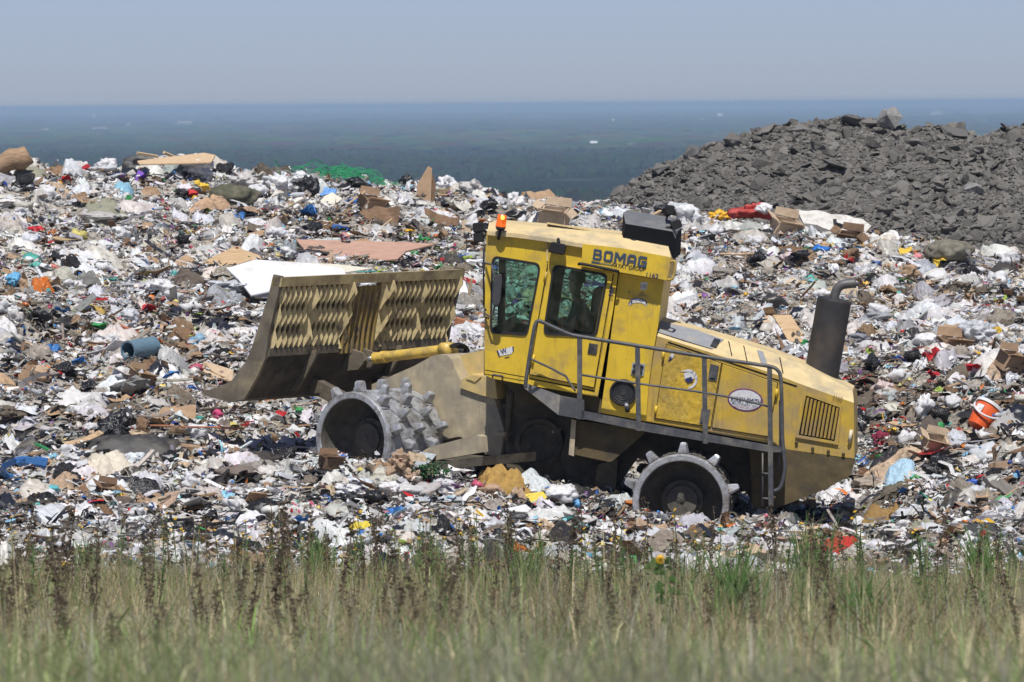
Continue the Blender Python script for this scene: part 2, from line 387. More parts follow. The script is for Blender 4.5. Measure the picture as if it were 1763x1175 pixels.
FLAB = ['broadest bright white building just below the skyline left of centre', 'long low white building on the skyline above the cardboard panel', 'short white building on the skyline above the beacon lamp',
        'small white building just right of the skyline midpoint left of the blade', 'tiny white building far out above the green strapping', 'tiny bright white building far out above the dark timber log',
        'pale grey building far out above the white bags at the left ridge', 'long pale grey building on the plain above the ribbed tyre', 'short pale grey building beside a long one on the plain',
        'long pale beige building on the plain above the plywood panel', 'low pale grey building on the plain right of the plywood panel', 'small white building on the plain above the black roof box',
        'tiny white speck of a building on the skyline left of the rubble mound', 'bright white building just above the left shoulder of the rubble mound', 'tiny pale building left of the bright one by the rubble mound',
        'white building on the dark wooded plain left of the rubble mound', 'pale building on the dark plain beside the rubble mound', 'long pale grey building on the plain behind the rubble crest']
for (px, py, w, h, kind), lab in zip(FARB, FLAB):
    w, h = w * .55, h * 1.15
    d = ray(px, py); Y = (ZP + 2) / d[2]; s = Y / FPX; x0 = d[0] * Y
    o = empty('far_building', (x0, Y, ZP)); tag(o, lab, 'building', 'pale buildings far out on the plain')
    bm = bmesh.new(); add_box(bm, (x0, Y, ZP + h * s * .45), (w * s / 2, 0, 0), (0, 14, 0), (0, 0, h * s * .45)); from_bm('wall', bm, bw if kind == 'white' else mat('far_wall_grey', (.60, .57, .53), rough=.8), o)
    bm = bmesh.new()
    zz = ZP + h * s * .9; add_loft(bm, [[(x0 + k * w * s * .52, Y - 15, zz), (x0 + k * w * s * .52, Y, zz + h * s * .3), (x0 + k * w * s * .52, Y + 15, zz)] for k in (-1, 1)]); from_bm('roof', bm, br if kind == 'grey' else bw, o)

# the waste slope itself, a rough skin of soil and shredded muck
ts = np.linspace(-.30, .30, 640); ts = np.sign(ts) * (np.abs(ts) ** 1.25) * .30 / .30 ** 1.25
ys = np.concatenate([np.arange(59, 93, .11), np.arange(93, 100, .5), np.array([103, 110, 120, 135, 160])])
T_, Y_ = np.meshgrid(ts, ys); X_ = T_ * Y_
Z_ = hill(X_, Y_); Z_ = np.where(Y_ > 100, hill0(X_, np.full_like(Y_, 100)) - (Y_ - 100) * 1.05, Z_)
nx = len(ts)
def grid_faces(ny, nx):
    i = np.arange(ny - 1)[:, None] * nx + np.arange(nx - 1)[None]
    return np.stack([i, i + 1, i + nx + 1, i + nx], -1).reshape(-1, 4)
skin = fbm(X_ / .9, Y_ / .9, 0, 41, 4)
c = np.stack([.30 + .13 * skin, .275 + .125 * skin, .24 + .115 * skin], -1).clip(.05, .55)
soil = mat('waste_soil', attr=True, rough=.95, spec=.15, bump=.9, bscale=14, var=.5, dscale=5, bdist=.06)
tag(mesh_np('waste_slope', np.stack([X_, Y_, Z_], -1).reshape(-1, 3), grid_faces(len(ys), nx), soil, c.reshape(-1, 3)), kind='structure')

# grass bank in front, rising towards the camera
GY = np.array([2, 12, 19, 30, 40, 50, 58, 63, 66]); GP = np.array([2400, 1330, 1200, 1120, 1070, 1030, 1004, 990, 1010])
GZ = np.array([ray(CX, p)[2] * y for y, p in zip(GY, GP)])
def bank(x, y): return np.interp(y, GY, GZ) - .012 * np.asarray(x) + .05 * np.clip(np.asarray(y) / 40, .1, 1) * vnoise(np.asarray(x) / 1.1, np.asarray(y) / 1.1, 0, 51)
ts = np.linspace(-.3, .3, 120); ys = np.linspace(2, 66, 150); T_, Y_ = np.meshgrid(ts, ys); X_ = T_ * np.maximum(Y_, 8)
c = np.stack([.26 + .07 * vnoise(X_, Y_, 0, 9), .25 + .06 * vnoise(X_, Y_, 0, 9), .15 + .03 * vnoise(X_, Y_, 0, 9)], -1).clip(.02, 1)
tag(mesh_np('bank_ground', np.stack([X_, Y_, bank(X_, Y_)], -1).reshape(-1, 3), grid_faces(150, 120), soil, c.reshape(-1, 3)), kind='structure')

# ------------------------------------------------------------------ litter shapes
def polar(nr, nt):
    """a disc of nr rings: radius and angle of every point, and its triangles"""
    rr, tt, T = [0.0], [0.0], []
    for i in range(1, nr + 1):
        for k in range(nt): rr.append(i / nr); tt.append(2 * np.pi * (k + .5 * (i % 2)) / nt)
    for k in range(nt): T.append((0, 1 + k, 1 + (k + 1) % nt))
    for i in range(nr - 1):
        for k in range(nt):
            a, b_ = 1 + i * nt + k, 1 + i * nt + (k + 1) % nt; c_, d = a + nt, b_ + nt; T += [(a, c_, d), (a, d, b_)]
    return np.array(rr), np.array(tt), np.array(T)
def sheet(n, crump, seed, asp=1.0, freq=2.2):
    """a crumpled sheet with creases and an uneven torn outline"""
    r = np.random.default_rng(seed); nr = max(2, n // 2); nt = max(6, int(n * 1.6)); rr, tt, T = polar(nr, nt); o = r.uniform(-60, 60, 3)
    sq = 1 / np.maximum(np.abs(np.cos(tt)), np.abs(np.sin(tt))) ** r.uniform(.2, .9)                  # between round and square
    R = .44 * sq * (1 + .26 * vnoise(np.cos(tt) * 1.7 + o[0], np.sin(tt) * 1.7 + o[1], 0, seed + 6)); U, W = rr * R * np.cos(tt), rr * R * np.sin(tt) * asp
    ax, ay = U * freq + o[0], W * freq + o[1]
    z = crump * (.30 * np.abs(vnoise(ax, ay, 0, seed)) + .20 * np.abs(vnoise(ax * 2.3, ay * 2.3, 0, seed + 1)) + .09 * vnoise(ax * 5, ay * 5, 0, seed + 2))
    x = U + crump * .14 * vnoise(ax * 1.3, ay * 1.3, 3, seed + 3); y = W + crump * .14 * vnoise(ax * 1.3, ay * 1.3, 7, seed + 4)
    cu = r.uniform(-.1, 1.0) * min(crump, 1.0); a = r.uniform(0, np.pi); z = z - cu * ((np.cos(a) * U + np.sin(a) * W) ** 2 * 1.3 + .25 * rr ** 3 * .4)
    if r.random() < .35:                                 # one hard fold
        b_ = r.uniform(0, np.pi); e = np.cos(b_) * U + np.sin(b_) * W - r.uniform(-.2, .2); m = e > 0; th = r.uniform(.5, 2.4); z = z + np.where(m, np.sin(th) * e, 0); sh = np.where(m, e * (1 - np.cos(th)), 0); x -= np.cos(b_) * sh; y -= np.sin(b_) * sh
    z -= z.mean(); return np.stack([x, y, z], 1), T
def blob(lv, seed, flat=.6, rough=.35):
    r = np.random.default_rng(seed); v, f = ico(lv); o = r.uniform(-50, 50, 3)
    q = v * 1.5 + o; w = 1 + rough * fbm(q[:, 0], q[:, 1], q[:, 2], seed, 2) - .30 * rough * np.abs(vnoise(*(v * 4.2 + o).T, seed + 5)) * 2 + rough * .22 * vnoise(*(v * 9 + o).T, seed + 6)
    p = v * w[:, None] * .5; p[:, 2] *= flat; p[:, 0] *= r.uniform(.8, 1.3); return p, f
def slab(seed, L=1.0, W=.12, H=.05, bend=0.0):
    r = np.random.default_rng(seed); n = 4; xs = np.linspace(-.5, .5, n) * L; P = []
    for i, x in enumerate(xs):
        b = bend * (i / (n - 1) - .5) ** 2 * 4 + r.normal(0, .01)
        P += [(x, -W / 2, b - H / 2), (x, W / 2, b - H / 2), (x, W / 2, b + H / 2), (x, -W / 2, b + H / 2)]
    F = []
    for i in range(n - 1):
        for k in range(4):
            a, c_, d, e = i * 4 + k, i * 4 + (k + 1) % 4, i * 4 + 4 + (k + 1) % 4, i * 4 + 4 + k; F += [(a, c_, d), (a, d, e)]
    F += [(0, 1, 2), (0, 2, 3), (n * 4 - 4, n * 4 - 2, n * 4 - 3), (n * 4 - 4, n * 4 - 1, n * 4 - 2)]
    return np.array(P), np.array(F)
def tuft(seed, k=7):
    """shredded film and fibres: a fan of narrow curling ribbons"""
    r = np.random.default_rng(seed); P, F = [], []
    for j in range(k):
        a = r.uniform(0, 6.28); d = np.array([math.cos(a), math.sin(a), r.uniform(-.2, .9)]); p = r.normal(0, .12, 3); w = r.uniform(.02, .06); side = nrm(np.cross(d, r.normal(size=3)))
        b0 = len(P)
        for i in range(4):
            q = p + d * (i * .17) + np.array([0, 0, -.05 * i * i * .5]) + r.normal(0, .04, 3); P += [q - side * w, q + side * w]
        for i in range(3): F += [(b0 + 2 * i, b0 + 2 * i + 1, b0 + 2 * i + 3), (b0 + 2 * i, b0 + 2 * i + 3, b0 + 2 * i + 2)]
    return np.array(P), np.array(F)
S9 = [sheet(11, r_, 100 + k, a, f_) for k, (r_, a, f_) in enumerate([(1.0, 1, 2.2), (.8, .7, 3), (.6, 1, 2), (1.2, .8, 2.6), (.9, .6, 3.2), (.7, 1, 2.4), (1.1, .7, 2), (.5, .8, 3), (1.3, 1, 2.8), (.9, .9, 1.8), (1.4, .8, 2.2), (1.0, .5, 2.5)])]
S6 = [sheet(7, r_, 200 + k, a, 2.0) for k, (r_, a) in enumerate([(1.0, 1), (.8, .6), (.5, 1), (1.2, .8), (.9, .5), (.3, .8), (1.1, .7), (.4, .6), (1.3, 1), (.7, .5), (1.5, .8), (1.2, .45)])]
S4 = [sheet(4, r_, 300 + k, a, 1.6) for k, (r_, a) in enumerate([(1.0, 1), (.8, .5), (.4, 1), (1.2, .8), (.2, .4), (.6, .6), (.9, .35), (1.5, .8), (1.2, .6)])]
B3 = [blob(3, 440 + k, f_, r_) for k, (f_, r_) in enumerate([(.5, .45), (.6, .4), (.45, .5), (.65, .4), (.5, .55)])]
B2 = [blob(2, 400 + k, f_, r_) for k, (f_, r_) in enumerate([(.6, .5), (.7, .4), (.5, .6), (.8, .45), (.55, .7)])]
B1 = [blob(1, 420 + k, f_, .4) for k, f_ in enumerate([.6, .8, .5, .7])]
SL = [slab(500 + k, 1, w, h, b_) for k, (w, h, b_) in enumerate([(.10, .04, 0), (.06, .05, .03), (.25, .02, .05), (.16, .03, -.04), (.03, .03, .08), (.4, .02, .08)])]
TF = [tuft(600 + k) for k in range(7)]

WHITE = np.array([(.80, .80, .80), (.70, .70, .72), (.76, .73, .69), (.60, .61, .64), (.72, .74, .78), (.64, .60, .54), (.54, .53, .51), (.76, .75, .73)])
LGREY = np.array([(.24, .235, .225), (.38, .42, .43), (.34, .34, .36), (.48, .45, .40), (.30, .28, .25)])
KRAFT = np.array([(.36, .24, .145), (.46, .32, .20), (.27, .175, .105), (.40, .29, .20), (.52, .40, .28), (.20, .12, .07)])
DARK = np.array([(.018, .018, .021), (.035, .033, .034), (.06, .055, .05), (.022, .025, .035)])
MUCK = np.array([(.20, .165, .13), (.28, .245, .20), (.14, .115, .09), (.34, .30, .25), (.10, .085, .07)])
VIVID = np.array([(.04, .16, .50), (.03, .07, .30), (.55, .03, .035), (.42, .025, .03), (.75, .45, .03), (.70, .20, .03), (.05, .30, .10), (.10, .42, .36), (.60, .12, .20),
                  (.25, .50, .70), (.70, .35, .42), (.22, .08, .30), (.35, .50, .08), (.75, .65, .20), (.30, .62, .78)])
def pick(pal, n): return pal[rng.integers(0, len(pal), n)]
def mixed(x, y, w=(.40, .12, .17, .11, .135, .065)):
    """what the litter is made of at each point: film, grey, card, black, muck, coloured"""
    n = len(x); W_ = np.tile(np.array(w), (n, 1))
    a = fbm(x / 2.2, y / 2.2, 0, 61, 2); b_ = fbm(x / 1.6, y / 1.6, 0, 62, 2); d_ = fbm(x / 1.3, y / 1.3, 0, 63, 2)
    W_[:, 0] *= np.exp(1.1 * a); W_[:, 2] *= np.exp(1.3 * b_); W_[:, 3] *= np.exp(1.6 * d_); W_[:, 4] *= np.exp(-1.2 * a)
    front = np.clip((70.5 - y) / 4, 0, 1); W_[:, 3] *= 1 + 1.3 * front; W_[:, 4] *= 1 + .6 * front; W_[:, 0] *= 1 - .15 * front
    W_ /= W_.sum(1, keepdims=True); cs = W_.cumsum(1); k = (rng.random(n)[:, None] > cs).sum(1).clip(0, 5)
    col = np.zeros((n, 3))
    for j, pal in enumerate((WHITE, LGREY, KRAFT, DARK, MUCK, VIVID)):
        i = np.nonzero(k == j)[0]; col[i] = pick(pal, len(i))
    col *= rng.uniform(.82, 1.08, (n, 1)) * (1 + rng.normal(0, .02, (n, 3))); return col.clip(.008, .86), k
def spots(n, y0=61.8, y1=94.5, tmax=.122):
    n = int(n * 1.17)
    """points spread evenly over the slope as it is seen"""
    y = rng.uniform(y0, y1, n); t_ = rng.uniform(-tmax, tmax, n); return t_ * y, y
def in_machine(x, y):      # inside the front drum or the rear drum
    f1 = np.abs((x + 1.6) * .788 - (y - 70.3) * .616) < .55; f1 &= np.abs((x + 1.5) * .616 + (y - 70.4) * .788) < .95
    f2 = (np.abs(x - 2.1) < .55) & (np.abs(y - 69.1) < .75); return f1 | f2
litV, litF, litC, litM, litS, off = [], [], [], [], [], 0
def throw(protos, n, s0, s1, tilt, lift, kinds=None, w=(.40, .12, .17, .11, .135, .065), power=1.6, smooth=False):
    global off
    x, y = spots(n); k_ = ~in_machine(x, y); x, y = x[k_], y[k_]
    col, k = mixed(x, y, w)
    size = s0 + (s1 - s0) * rng.random(len(x)) ** power
    z = hill(x, y) + lift * size * rng.uniform(.1, 1.0, len(x))
    mi = np.where(k == 0, 0, np.where(k == 3, 1, np.where(k == 5, 0, 2)))
    V, F, C_, M = scatter(protos, np.stack([x, y, z], 1), size, rots(len(x), tilt), col, mi)
    litV.append(V); litF.append(F + off); litC.append(C_); litM.append(M); litS.append(np.full(len(F), smooth) & (M < 2)); off += len(V)
# film and cloth draped over the heap
n = 560; x, y = spots(n); n = len(x); col, kk = mixed(x, y, (.60, .11, .12, .09, .07, .01)); Pr, Pt, T0 = polar(8, 22); D = len(Pr)
for i in range(n):
    if in_machine(x[i:i+1], y[i:i+1])[0]: continue
    L, Wd, a = rng.uniform(.25, .75), rng.uniform(.2, .5), rng.uniform(0, 6.28); o = rng.uniform(-99, 99, 2)
    R = .5 * Pr * (1 + .30 * vnoise(np.cos(Pt) * 1.8 + o[0], np.sin(Pt) * 1.8 + o[1], 0, 8)); U, W = R * np.cos(Pt), R * np.sin(Pt)
    U2 = U * L + .10 * L * vnoise(U * 3 + o[0], W * 3 + o[1], 0, 1); W2 = W * Wd + .14 * Wd * vnoise(U * 3 + o[0], W * 3 + o[1], 5, 2)
    X = x[i] + np.cos(a) * U2 - np.sin(a) * W2; Y = y[i] + np.sin(a) * U2 + np.cos(a) * W2
    cr = .062 * np.abs(vnoise(U * 4 + o[0], W * 2.5 + o[1], 0, 3)) + .045 * np.abs(vnoise(U * 9 + o[0], W * 6 + o[1], 0, 4)) + .022 * vnoise(U * 17 + o[0], W * 12 + o[1], 0, 6)
    Z = hill(X, Y) + .06 + rng.uniform(0, .12) + cr * 1.1 - .16 * Pr ** 4
    litV.append(np.stack([X, Y, Z], 1)); litF.append(T0 + off); off += D
    litC.append(np.tile(col[i], (D, 1))); litM.append(np.full(len(T0), (0, 2, 2, 1, 2, 0)[kk[i]])); litS.append(np.full(len(T0), kk[i] in (0, 3)))
WM = (.53, .12, .13, .07, .085, .065)
throw(S9, 2500, .16, .48, .26, .18, w=(.50, .13, .19, .07, .07, .04), smooth=True)
throw(B3, 560, .18, .42, .3, .18, w=(.68, .09, .02, .14, .04, .03), smooth=True)
throw(B2, 2200, .08, .22, .35, .30, w=(.50, .14, .02, .16, .10, .08), smooth=True)
throw(S6, 15000, .07, .24, .45, .35, w=WM)
throw(B1, 4200, .05, .13, .6, .5, w=(.48, .14, .06, .11, .09, .12))
throw(SL, 5200, .12, .55, .38, .28, w=(.20, .20, .32, .08, .16, .04), power=2.4)
throw(TF, 8500, .10, .34, .5, .22, w=(.54, .19, .06, .06, .13, .02))
TL = []
for V_, F_ in [tuft(650 + k, 5) for k in range(5)]: TL.append((V_ * np.array([1, 1, .45]), F_))
throw(TL, 1300, .35, .85, .3, .10, w=(.55, .12, .04, .17, .06, .06), smooth=True)
throw(S4, 52000, .035, .12, .70, 1.3, w=(.54, .13, .12, .05, .075, .085))
film = mat('plastic_film', attr=True, rough=.42, spec=.35, var=.12, dscale=9, dirt=(.30, .25, .19), dirt_amt=.22, transl=.16)
blackf = mat('black_film', attr=True, rough=.33, spec=.5, var=.2, dscale=8, dirt=(.16, .13, .10), dirt_amt=.2)
matte = mat('dull_scrap', attr=True, rough=.85, spec=.2, var=.2, dscale=8, dirt=(.13, .10, .075), dirt_amt=.3)
tag(mesh_np('litter', np.concatenate(litV), np.concatenate(litF), [film, blackf, matte], np.concatenate(litC), np.concatenate(litM), np.concatenate(litS)), kind='stuff')

# ------------------------------------------------------------------ rubble mound behind the ridge
PILE_PX = np.array([930, 1015, 1062, 1118, 1164, 1242, 1310, 1350, 1400, 1480, 1530, 1560, 1610, 1650, 1685, 1710, 1740, 1763, 1900, 2100, 2300])
PILE_PY = np.array([440, 358, 322, 285, 264, 238, 214, 208, 206, 198, 199, 212, 216, 219, 236, 218, 209, 210, 215, 240, 300]) + 4
PYD = 104.0
PX_X = np.array([ray(px, py)[0] * PYD for px, py in zip(PILE_PX, PILE_PY)]); PX_Z = np.array([ray(px, py)[2] * PYD for px, py in zip(PILE_PX, PILE_PY)])
def pile(x, y):
    crest = np.interp(x, PX_X, PX_Z) - np.where(x < PX_X[0], (PX_X[0] - x) * .6, 0)
    d = y - PYD; z = crest - np.where(d < 0, -d * .52, d * .6) + .10 * fbm(x / .9, y / .9, 0, 71, 3) + .14 * fbm(x / 2.5, y / 2.5, 0, 72, 2) * np.clip(np.abs(d) / 2, 0, 1)
    return z
xs = np.linspace(-1.5, 16, 260); ys = np.linspace(92.6, 112, 180); X_, Y_ = np.meshgrid(xs, ys); Z_ = pile(X_, Y_)
asph = mat('broken_asphalt', attr=True, rough=.92, spec=.2, bump=.8, bscale=25, var=.22, dscale=7, dirt=(.17, .155, .135), dirt_amt=.3, bdist=.03)
c = np.full(X_.shape + (3,), .125) * (1 + .25 * vnoise(X_ / .5, Y_ / .5, 0, 73))[..., None] * np.array([1.0, .955, .89])
pile_root = empty('rubble_mound', (PX_X[8], PYD, -4)); tag(pile_root, 'tall mound of grey broken asphalt rubble behind the waste ridge', 'rubble mound')
mesh_np('mound_body', np.stack([X_, Y_, Z_], -1).reshape(-1, 3), grid_faces(180, 260), asph, c.reshape(-1, 3), parent=pile_root)
def chunk(seed, flat):
    r = np.random.default_rng(seed); bm = bmesh.new(); P = r.normal(size=(26, 3)); P /= np.linalg.norm(P, axis=1)[:, None] ** .55; P *= .55
    P[:, 2] = np.clip(P[:, 2] * flat, -.16 if flat < .5 else -.5, .16 if flat < .5 else .5); P[:, 0] *= r.uniform(1, 1.5)
    for p in P: bm.verts.new(V3(p))
    h = bmesh.ops.convex_hull(bm, input=bm.verts); 
    bmesh.ops.delete(bm, geom=[v for v in bm.verts if not v.link_faces], context='VERTS'); bmesh.ops.triangulate(bm, faces=bm.faces); bmesh.ops.subdivide_edges(bm, edges=list(bm.edges), cuts=1)
    for v in bm.verts: v.co = v.co * (1 + .13 * float(vnoise(v.co.x * 7, v.co.y * 9, v.co.z * 9, seed)))
    bmesh.ops.triangulate(bm, faces=bm.faces)
    bm.verts.index_update(); V = np.array([v.co[:] for v in bm.verts]); F = np.array([[v.index for v in f.verts] for f in bm.faces]); bm.free(); return V, F
CH = [chunk(800 + k, f_) for k, f_ in enumerate([.35, .4, .3, .6, .9, .45, .35, .7, .4, 1.0, .5, .33])]
n = 48000; x = rng.uniform(0, 13.5, n); y = PYD + 1.2 - rng.random(n) * 11; z = pile(x, y)
size = np.where(rng.random(n) < .055, rng.uniform(.07, .17, n), rng.uniform(.025, .07, n)); shade = rng.uniform(.085, .19, n)
Rr = rots(n, .55); tl = np.array([[1, 0, 0], [0, math.cos(.42), -math.sin(.42)], [0, math.sin(.42), math.cos(.42)]]); Rr = np.einsum('ij,njk->nik', tl, Rr)
V, F, Cc, _ = scatter(CH, np.stack([x, y, z + size * .12], 1), size, Rr, shade[:, None] * np.array([1.0, .955, .88]))
tag(mesh_np('rubble', V, F, asph, Cc), kind='stuff')
# single slabs and boulders large enough to tell apart
CHM = []
for k, (V, F) in enumerate(CH):
    for sh in (.13, .17, .215):
        o = mesh_np('asphalt_chunk', V, F, asph, np.full((len(V), 3), sh) * np.array([1, .955, .885])); CHM.append(o.data); bpy.data.objects.remove(o)
placed = []
cnt = 0
while cnt < 230:
    px, py = rng.uniform(1060, 1763), rng.uniform(200, 455); d = ray(px, py); yv = np.arange(93.5, 106, .08); zz = pile(d[0] * yv, yv); bel = d[2] * yv <= zz
    if not bel.any(): continue
    yv = yv[int(np.argmax(bel))]; s = .09 + .18 * rng.random() ** 2.2
    p = np.array([d[0] * yv, yv, float(pile(d[0] * yv, yv))])
    if p[2] < hill(p[0], 92.0) - .2: continue
    if any(np.linalg.norm(p - q) < (s + sq) * .42 for q, sq in placed): continue
    placed.append((p, s)); cnt += 1
    o = bpy.data.objects.new('asphalt_chunk', CHM[int(rng.integers(len(CHM)))]); COL.objects.link(o)
    o.location = V3(p + np.array([0, 0, s * .08])); o.scale = (s, s, s); o.rotation_euler = (.42 + rng.normal(0, .35), rng.normal(0, .4), rng.uniform(0, 6.28))
    tag(o, 'grey broken asphalt slab lying among others on the rubble mound', 'asphalt chunk', 'broken asphalt slabs on the rubble mound')
for px, py, s, lab, k, sh in [(1527, 203, .42, 'pale rounded concrete boulder crowning the rubble mound', 9, .30), (1460, 207, .27, 'dark flat slab on the mound crest left of the pale boulder', 3, .16),
        (1375, 222, .32, 'large tilted asphalt slab near the left end of the mound crest', 0, .2), (1640, 226, .34, 'widest grey slab in the dip of the mound crest', 5, .15), (1192, 264, .30, 'pale slab jutting from the left shoulder of the mound', 7, .17),
        (1135, 292, .26, 'grey slab jutting lowest on the left flank of the mound', 3, .17), (1440, 285, .36, 'long flat asphalt slab lying level midway up the mound', 2, .14), (1672, 327, .24, 'small pale squared block alone on the smooth right side of the mound', 4, .32)]:
    d = ray(px, py); yv = np.arange(93.5, 106, .05); zz = pile(d[0] * yv, yv); bel = d[2] * yv <= zz; yv = yv[int(np.argmax(bel))] if bel.any() else PYD
    V, F = CH[k]; o = mesh_np('boulder' if sh > .2 else 'asphalt_slab', V, F, asph, np.full((len(V), 3), sh) * np.array([1, .98, .95])); o.scale = (s, s, s)
    o.location = V3((d[0] * yv, yv - .1, d[2] * yv)); o.rotation_euler = (.3, .15, px); tag(o, lab, 'rock')

# the air: far things fade to blue
hz = bpy.data.materials.new('haze_air'); hz.use_nodes = True; hz.node_tree.nodes.clear()
pv = hz.node_tree.nodes.new('ShaderNodeVolumePrincipled'); ho = hz.node_tree.nodes.new('ShaderNodeOutputMaterial')
pv.inputs['Color'].default_value = (.56, .77, 1.0, 1); pv.inputs['Density'].default_value = 1.2e-4; pv.inputs['Anisotropy'].default_value = 0.0
for nm in ('Density Attribute', 'Color Attribute', 'Temperature Attribute'):
    if nm in pv.inputs: pv.inputs[nm].default_value = ''
hz.node_tree.links.new(pv.outputs[0], ho.inputs['Volume'])
bm = bmesh.new(); add_box(bm, (0, 23000, (2.5 + ZP - 1) / 2), (52000, 0, 0), (0, 30000, 0), (0, 0, (2.5 - ZP + 1) / 2))
tag(from_bm('haze', bm, hz), kind='stuff')

# ================================================================== the landfill compactor
def frame(yaw, dip, org):
    L = nrm([math.sin(yaw), math.cos(yaw), dip]); org = np.asarray(org, float)
    def P(px, py, s=0.0):
        d = ray(px, py); o = org + s * L; k = np.dot(o, L) / np.dot(d, L); return d * k
    return L, P
OR_ = ray(1150, 700) * 70.0
LR, RP = frame(R_(5), .015, OR_)                       # rear half: RP(px, py, s) is a point s metres beyond its centre plane
HINGE = RP(930, 742, 0)
LF, FP = frame(R_(38), .0, HINGE)                      # front half, steered away
def mirR(p): p = np.asarray(p, float); return p - 2 * np.dot(p - OR_, LR) * LR
def mirF(p): p = np.asarray(p, float); return p - 2 * np.dot(p - HINGE, LF) * LF
DUST = (.33, .27, .19)
YEL = mat('yellow_paint', streak=0.45, col=(.68, .465, .035), rough=.42, spec=.45, dirt=(.36, .25, .09), dirt_amt=.30, dscale=2.2, scratch=.25, var=.08, bump=.08, bscale=20)
YELW = mat('yellow_paint_worn', streak=0.7, col=(.54, .36, .045), rough=.5, spec=.4, dirt=(.36, .26, .12), dirt_amt=.62, dscale=2.0, scratch=.45, var=.12, bump=.10, bscale=18)
YELR = mat('yellow_paint_blistered', streak=0.6, col=(.58, .385, .04), rough=.42, spec=.5, dirt=(.36, .25, .06), dirt_amt=.5, dscale=3.0, scratch=.6, var=.12, bump=.9, bscale=16, stretch=(1, 1, .6), bdist=.03)
TAN = mat('faded_roof_paint', (.66, .52, .28), rough=.75, spec=.25, dirt=(.40, .34, .24), dirt_amt=.35, dscale=2.5, var=.08, scratch=.12)
DUSTY = mat('dusty_yellow_steel', streak=0.5, col=(.46, .39, .265), rough=.85, spec=.15, dirt=(.30, .265, .21), dirt_amt=.5, dscale=1.8, var=.2, scratch=.5, bump=.25, bscale=12)
HATCH = mat('dusty_yellow_cover', (.62, .47, .20), rough=.75, spec=.2, dirt=(.42, .35, .24), dirt_amt=.4, dscale=3, var=.1, scratch=.2)
GRIME = mat('grimy_steel', (.085, .075, .06), rough=.8, spec=.2, dirt=(.17, .14, .10), dirt_amt=.4, dscale=2.5, var=.3, bump=.4, bscale=14)
GRIMEY = mat('grimy_yellow_steel', (.115, .088, .045), rough=.8, spec=.2, dirt=(.07, .06, .045), dirt_amt=.5, dscale=2.2, var=.25, scratch=.3, bump=.3, bscale=12)
SLATM = mat('blade_screen_paint', streak=0.5, col=(.68, .55, .29), rough=.65, spec=.3, dirt=(.20, .15, .12), dirt_amt=.30, dscale=4.5, var=.16, scratch=.5)
BLADE = mat('blade_steel', (.165, .14, .105), rough=.75, spec=.25, dirt=(.32, .26, .16), dirt_amt=.35, dscale=2.0, var=.25, scratch=.3, bump=.3, bscale=10)
BLK = mat('black_paint', (.030, .031, .035), rough=.5, spec=.4, dirt=(.10, .09, .08), dirt_amt=.25, dscale=4, var=.15)
RAIL = mat('grey_rail_paint', (.075, .077, .085), rough=.5, spec=.4, dirt=(.17, .155, .13), dirt_amt=.35, dscale=5, var=.2)
DECK = mat('grey_deck_steel', (.21, .205, .20), rough=.75, spec=.25, dirt=(.34, .31, .26), dirt_amt=.4, dscale=4, var=.2, bump=.2)
RUB = mat('black_rubber', (.02, .02, .022), rough=.65, spec=.3, var=.1)
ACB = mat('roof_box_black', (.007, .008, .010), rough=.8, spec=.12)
ACT = mat('roof_box_grey_top', (.15, .155, .165), rough=.8, spec=.2, dirt=(.24, .23, .21), dirt_amt=.3, dscale=3)
STEEL = mat('worn_steel', (.50, .51, .53), rough=.45, metal=.5, spec=.5, dirt=(.20, .18, .15), dirt_amt=.45, dscale=6, var=.2, bump=.25, bscale=24)
MUD = mat('muddy_shaded_steel', (.17, .155, .135), rough=.85, spec=.2, dirt=(.06, .052, .043), dirt_amt=.5, dscale=9, var=.4, bump=.8, bscale=22, bdist=.04)  # mud, with the shade under the deck also put into the colour
DRUMIN = mat('drum_inside', (.115, .105, .09), rough=.75, spec=.25, dirt=(.12, .105, .085), dirt_amt=.4, dscale=4, var=.3, bump=.3, bscale=15)
GREYP = mat('grey_hood_panel', (.27, .28, .30), rough=.7, spec=.3, dirt=(.36, .33, .27), dirt_amt=.3, dscale=4)
GLASS = glass_mat('tinted_cab_glass', (.66, .82, .77))
DARKIN = mat('dark_cab_lining', (.022, .024, .026), rough=.8, spec=.2)
SEAM = mat('dark_seam', (.012, .011, .010), rough=.9, spec=.1)
STW = mat('sticker_white', (.62, .63, .65), rough=.55, var=.15, dscale=20, dirt=(.45, .36, .2), dirt_amt=.2)
INK = mat('lettering_blue_grey', (.040, .062, .105), rough=.55, var=.1)
INKB = mat('lettering_navy', (.02, .025, .10), rough=.55)
INKK = mat('lettering_black', (.02, .02, .022), rough=.6)
INKR = mat('lettering_maroon', (.22, .05, .08), rough=.6)
INKG = mat('lettering_grey', (.16, .13, .07), rough=.7)

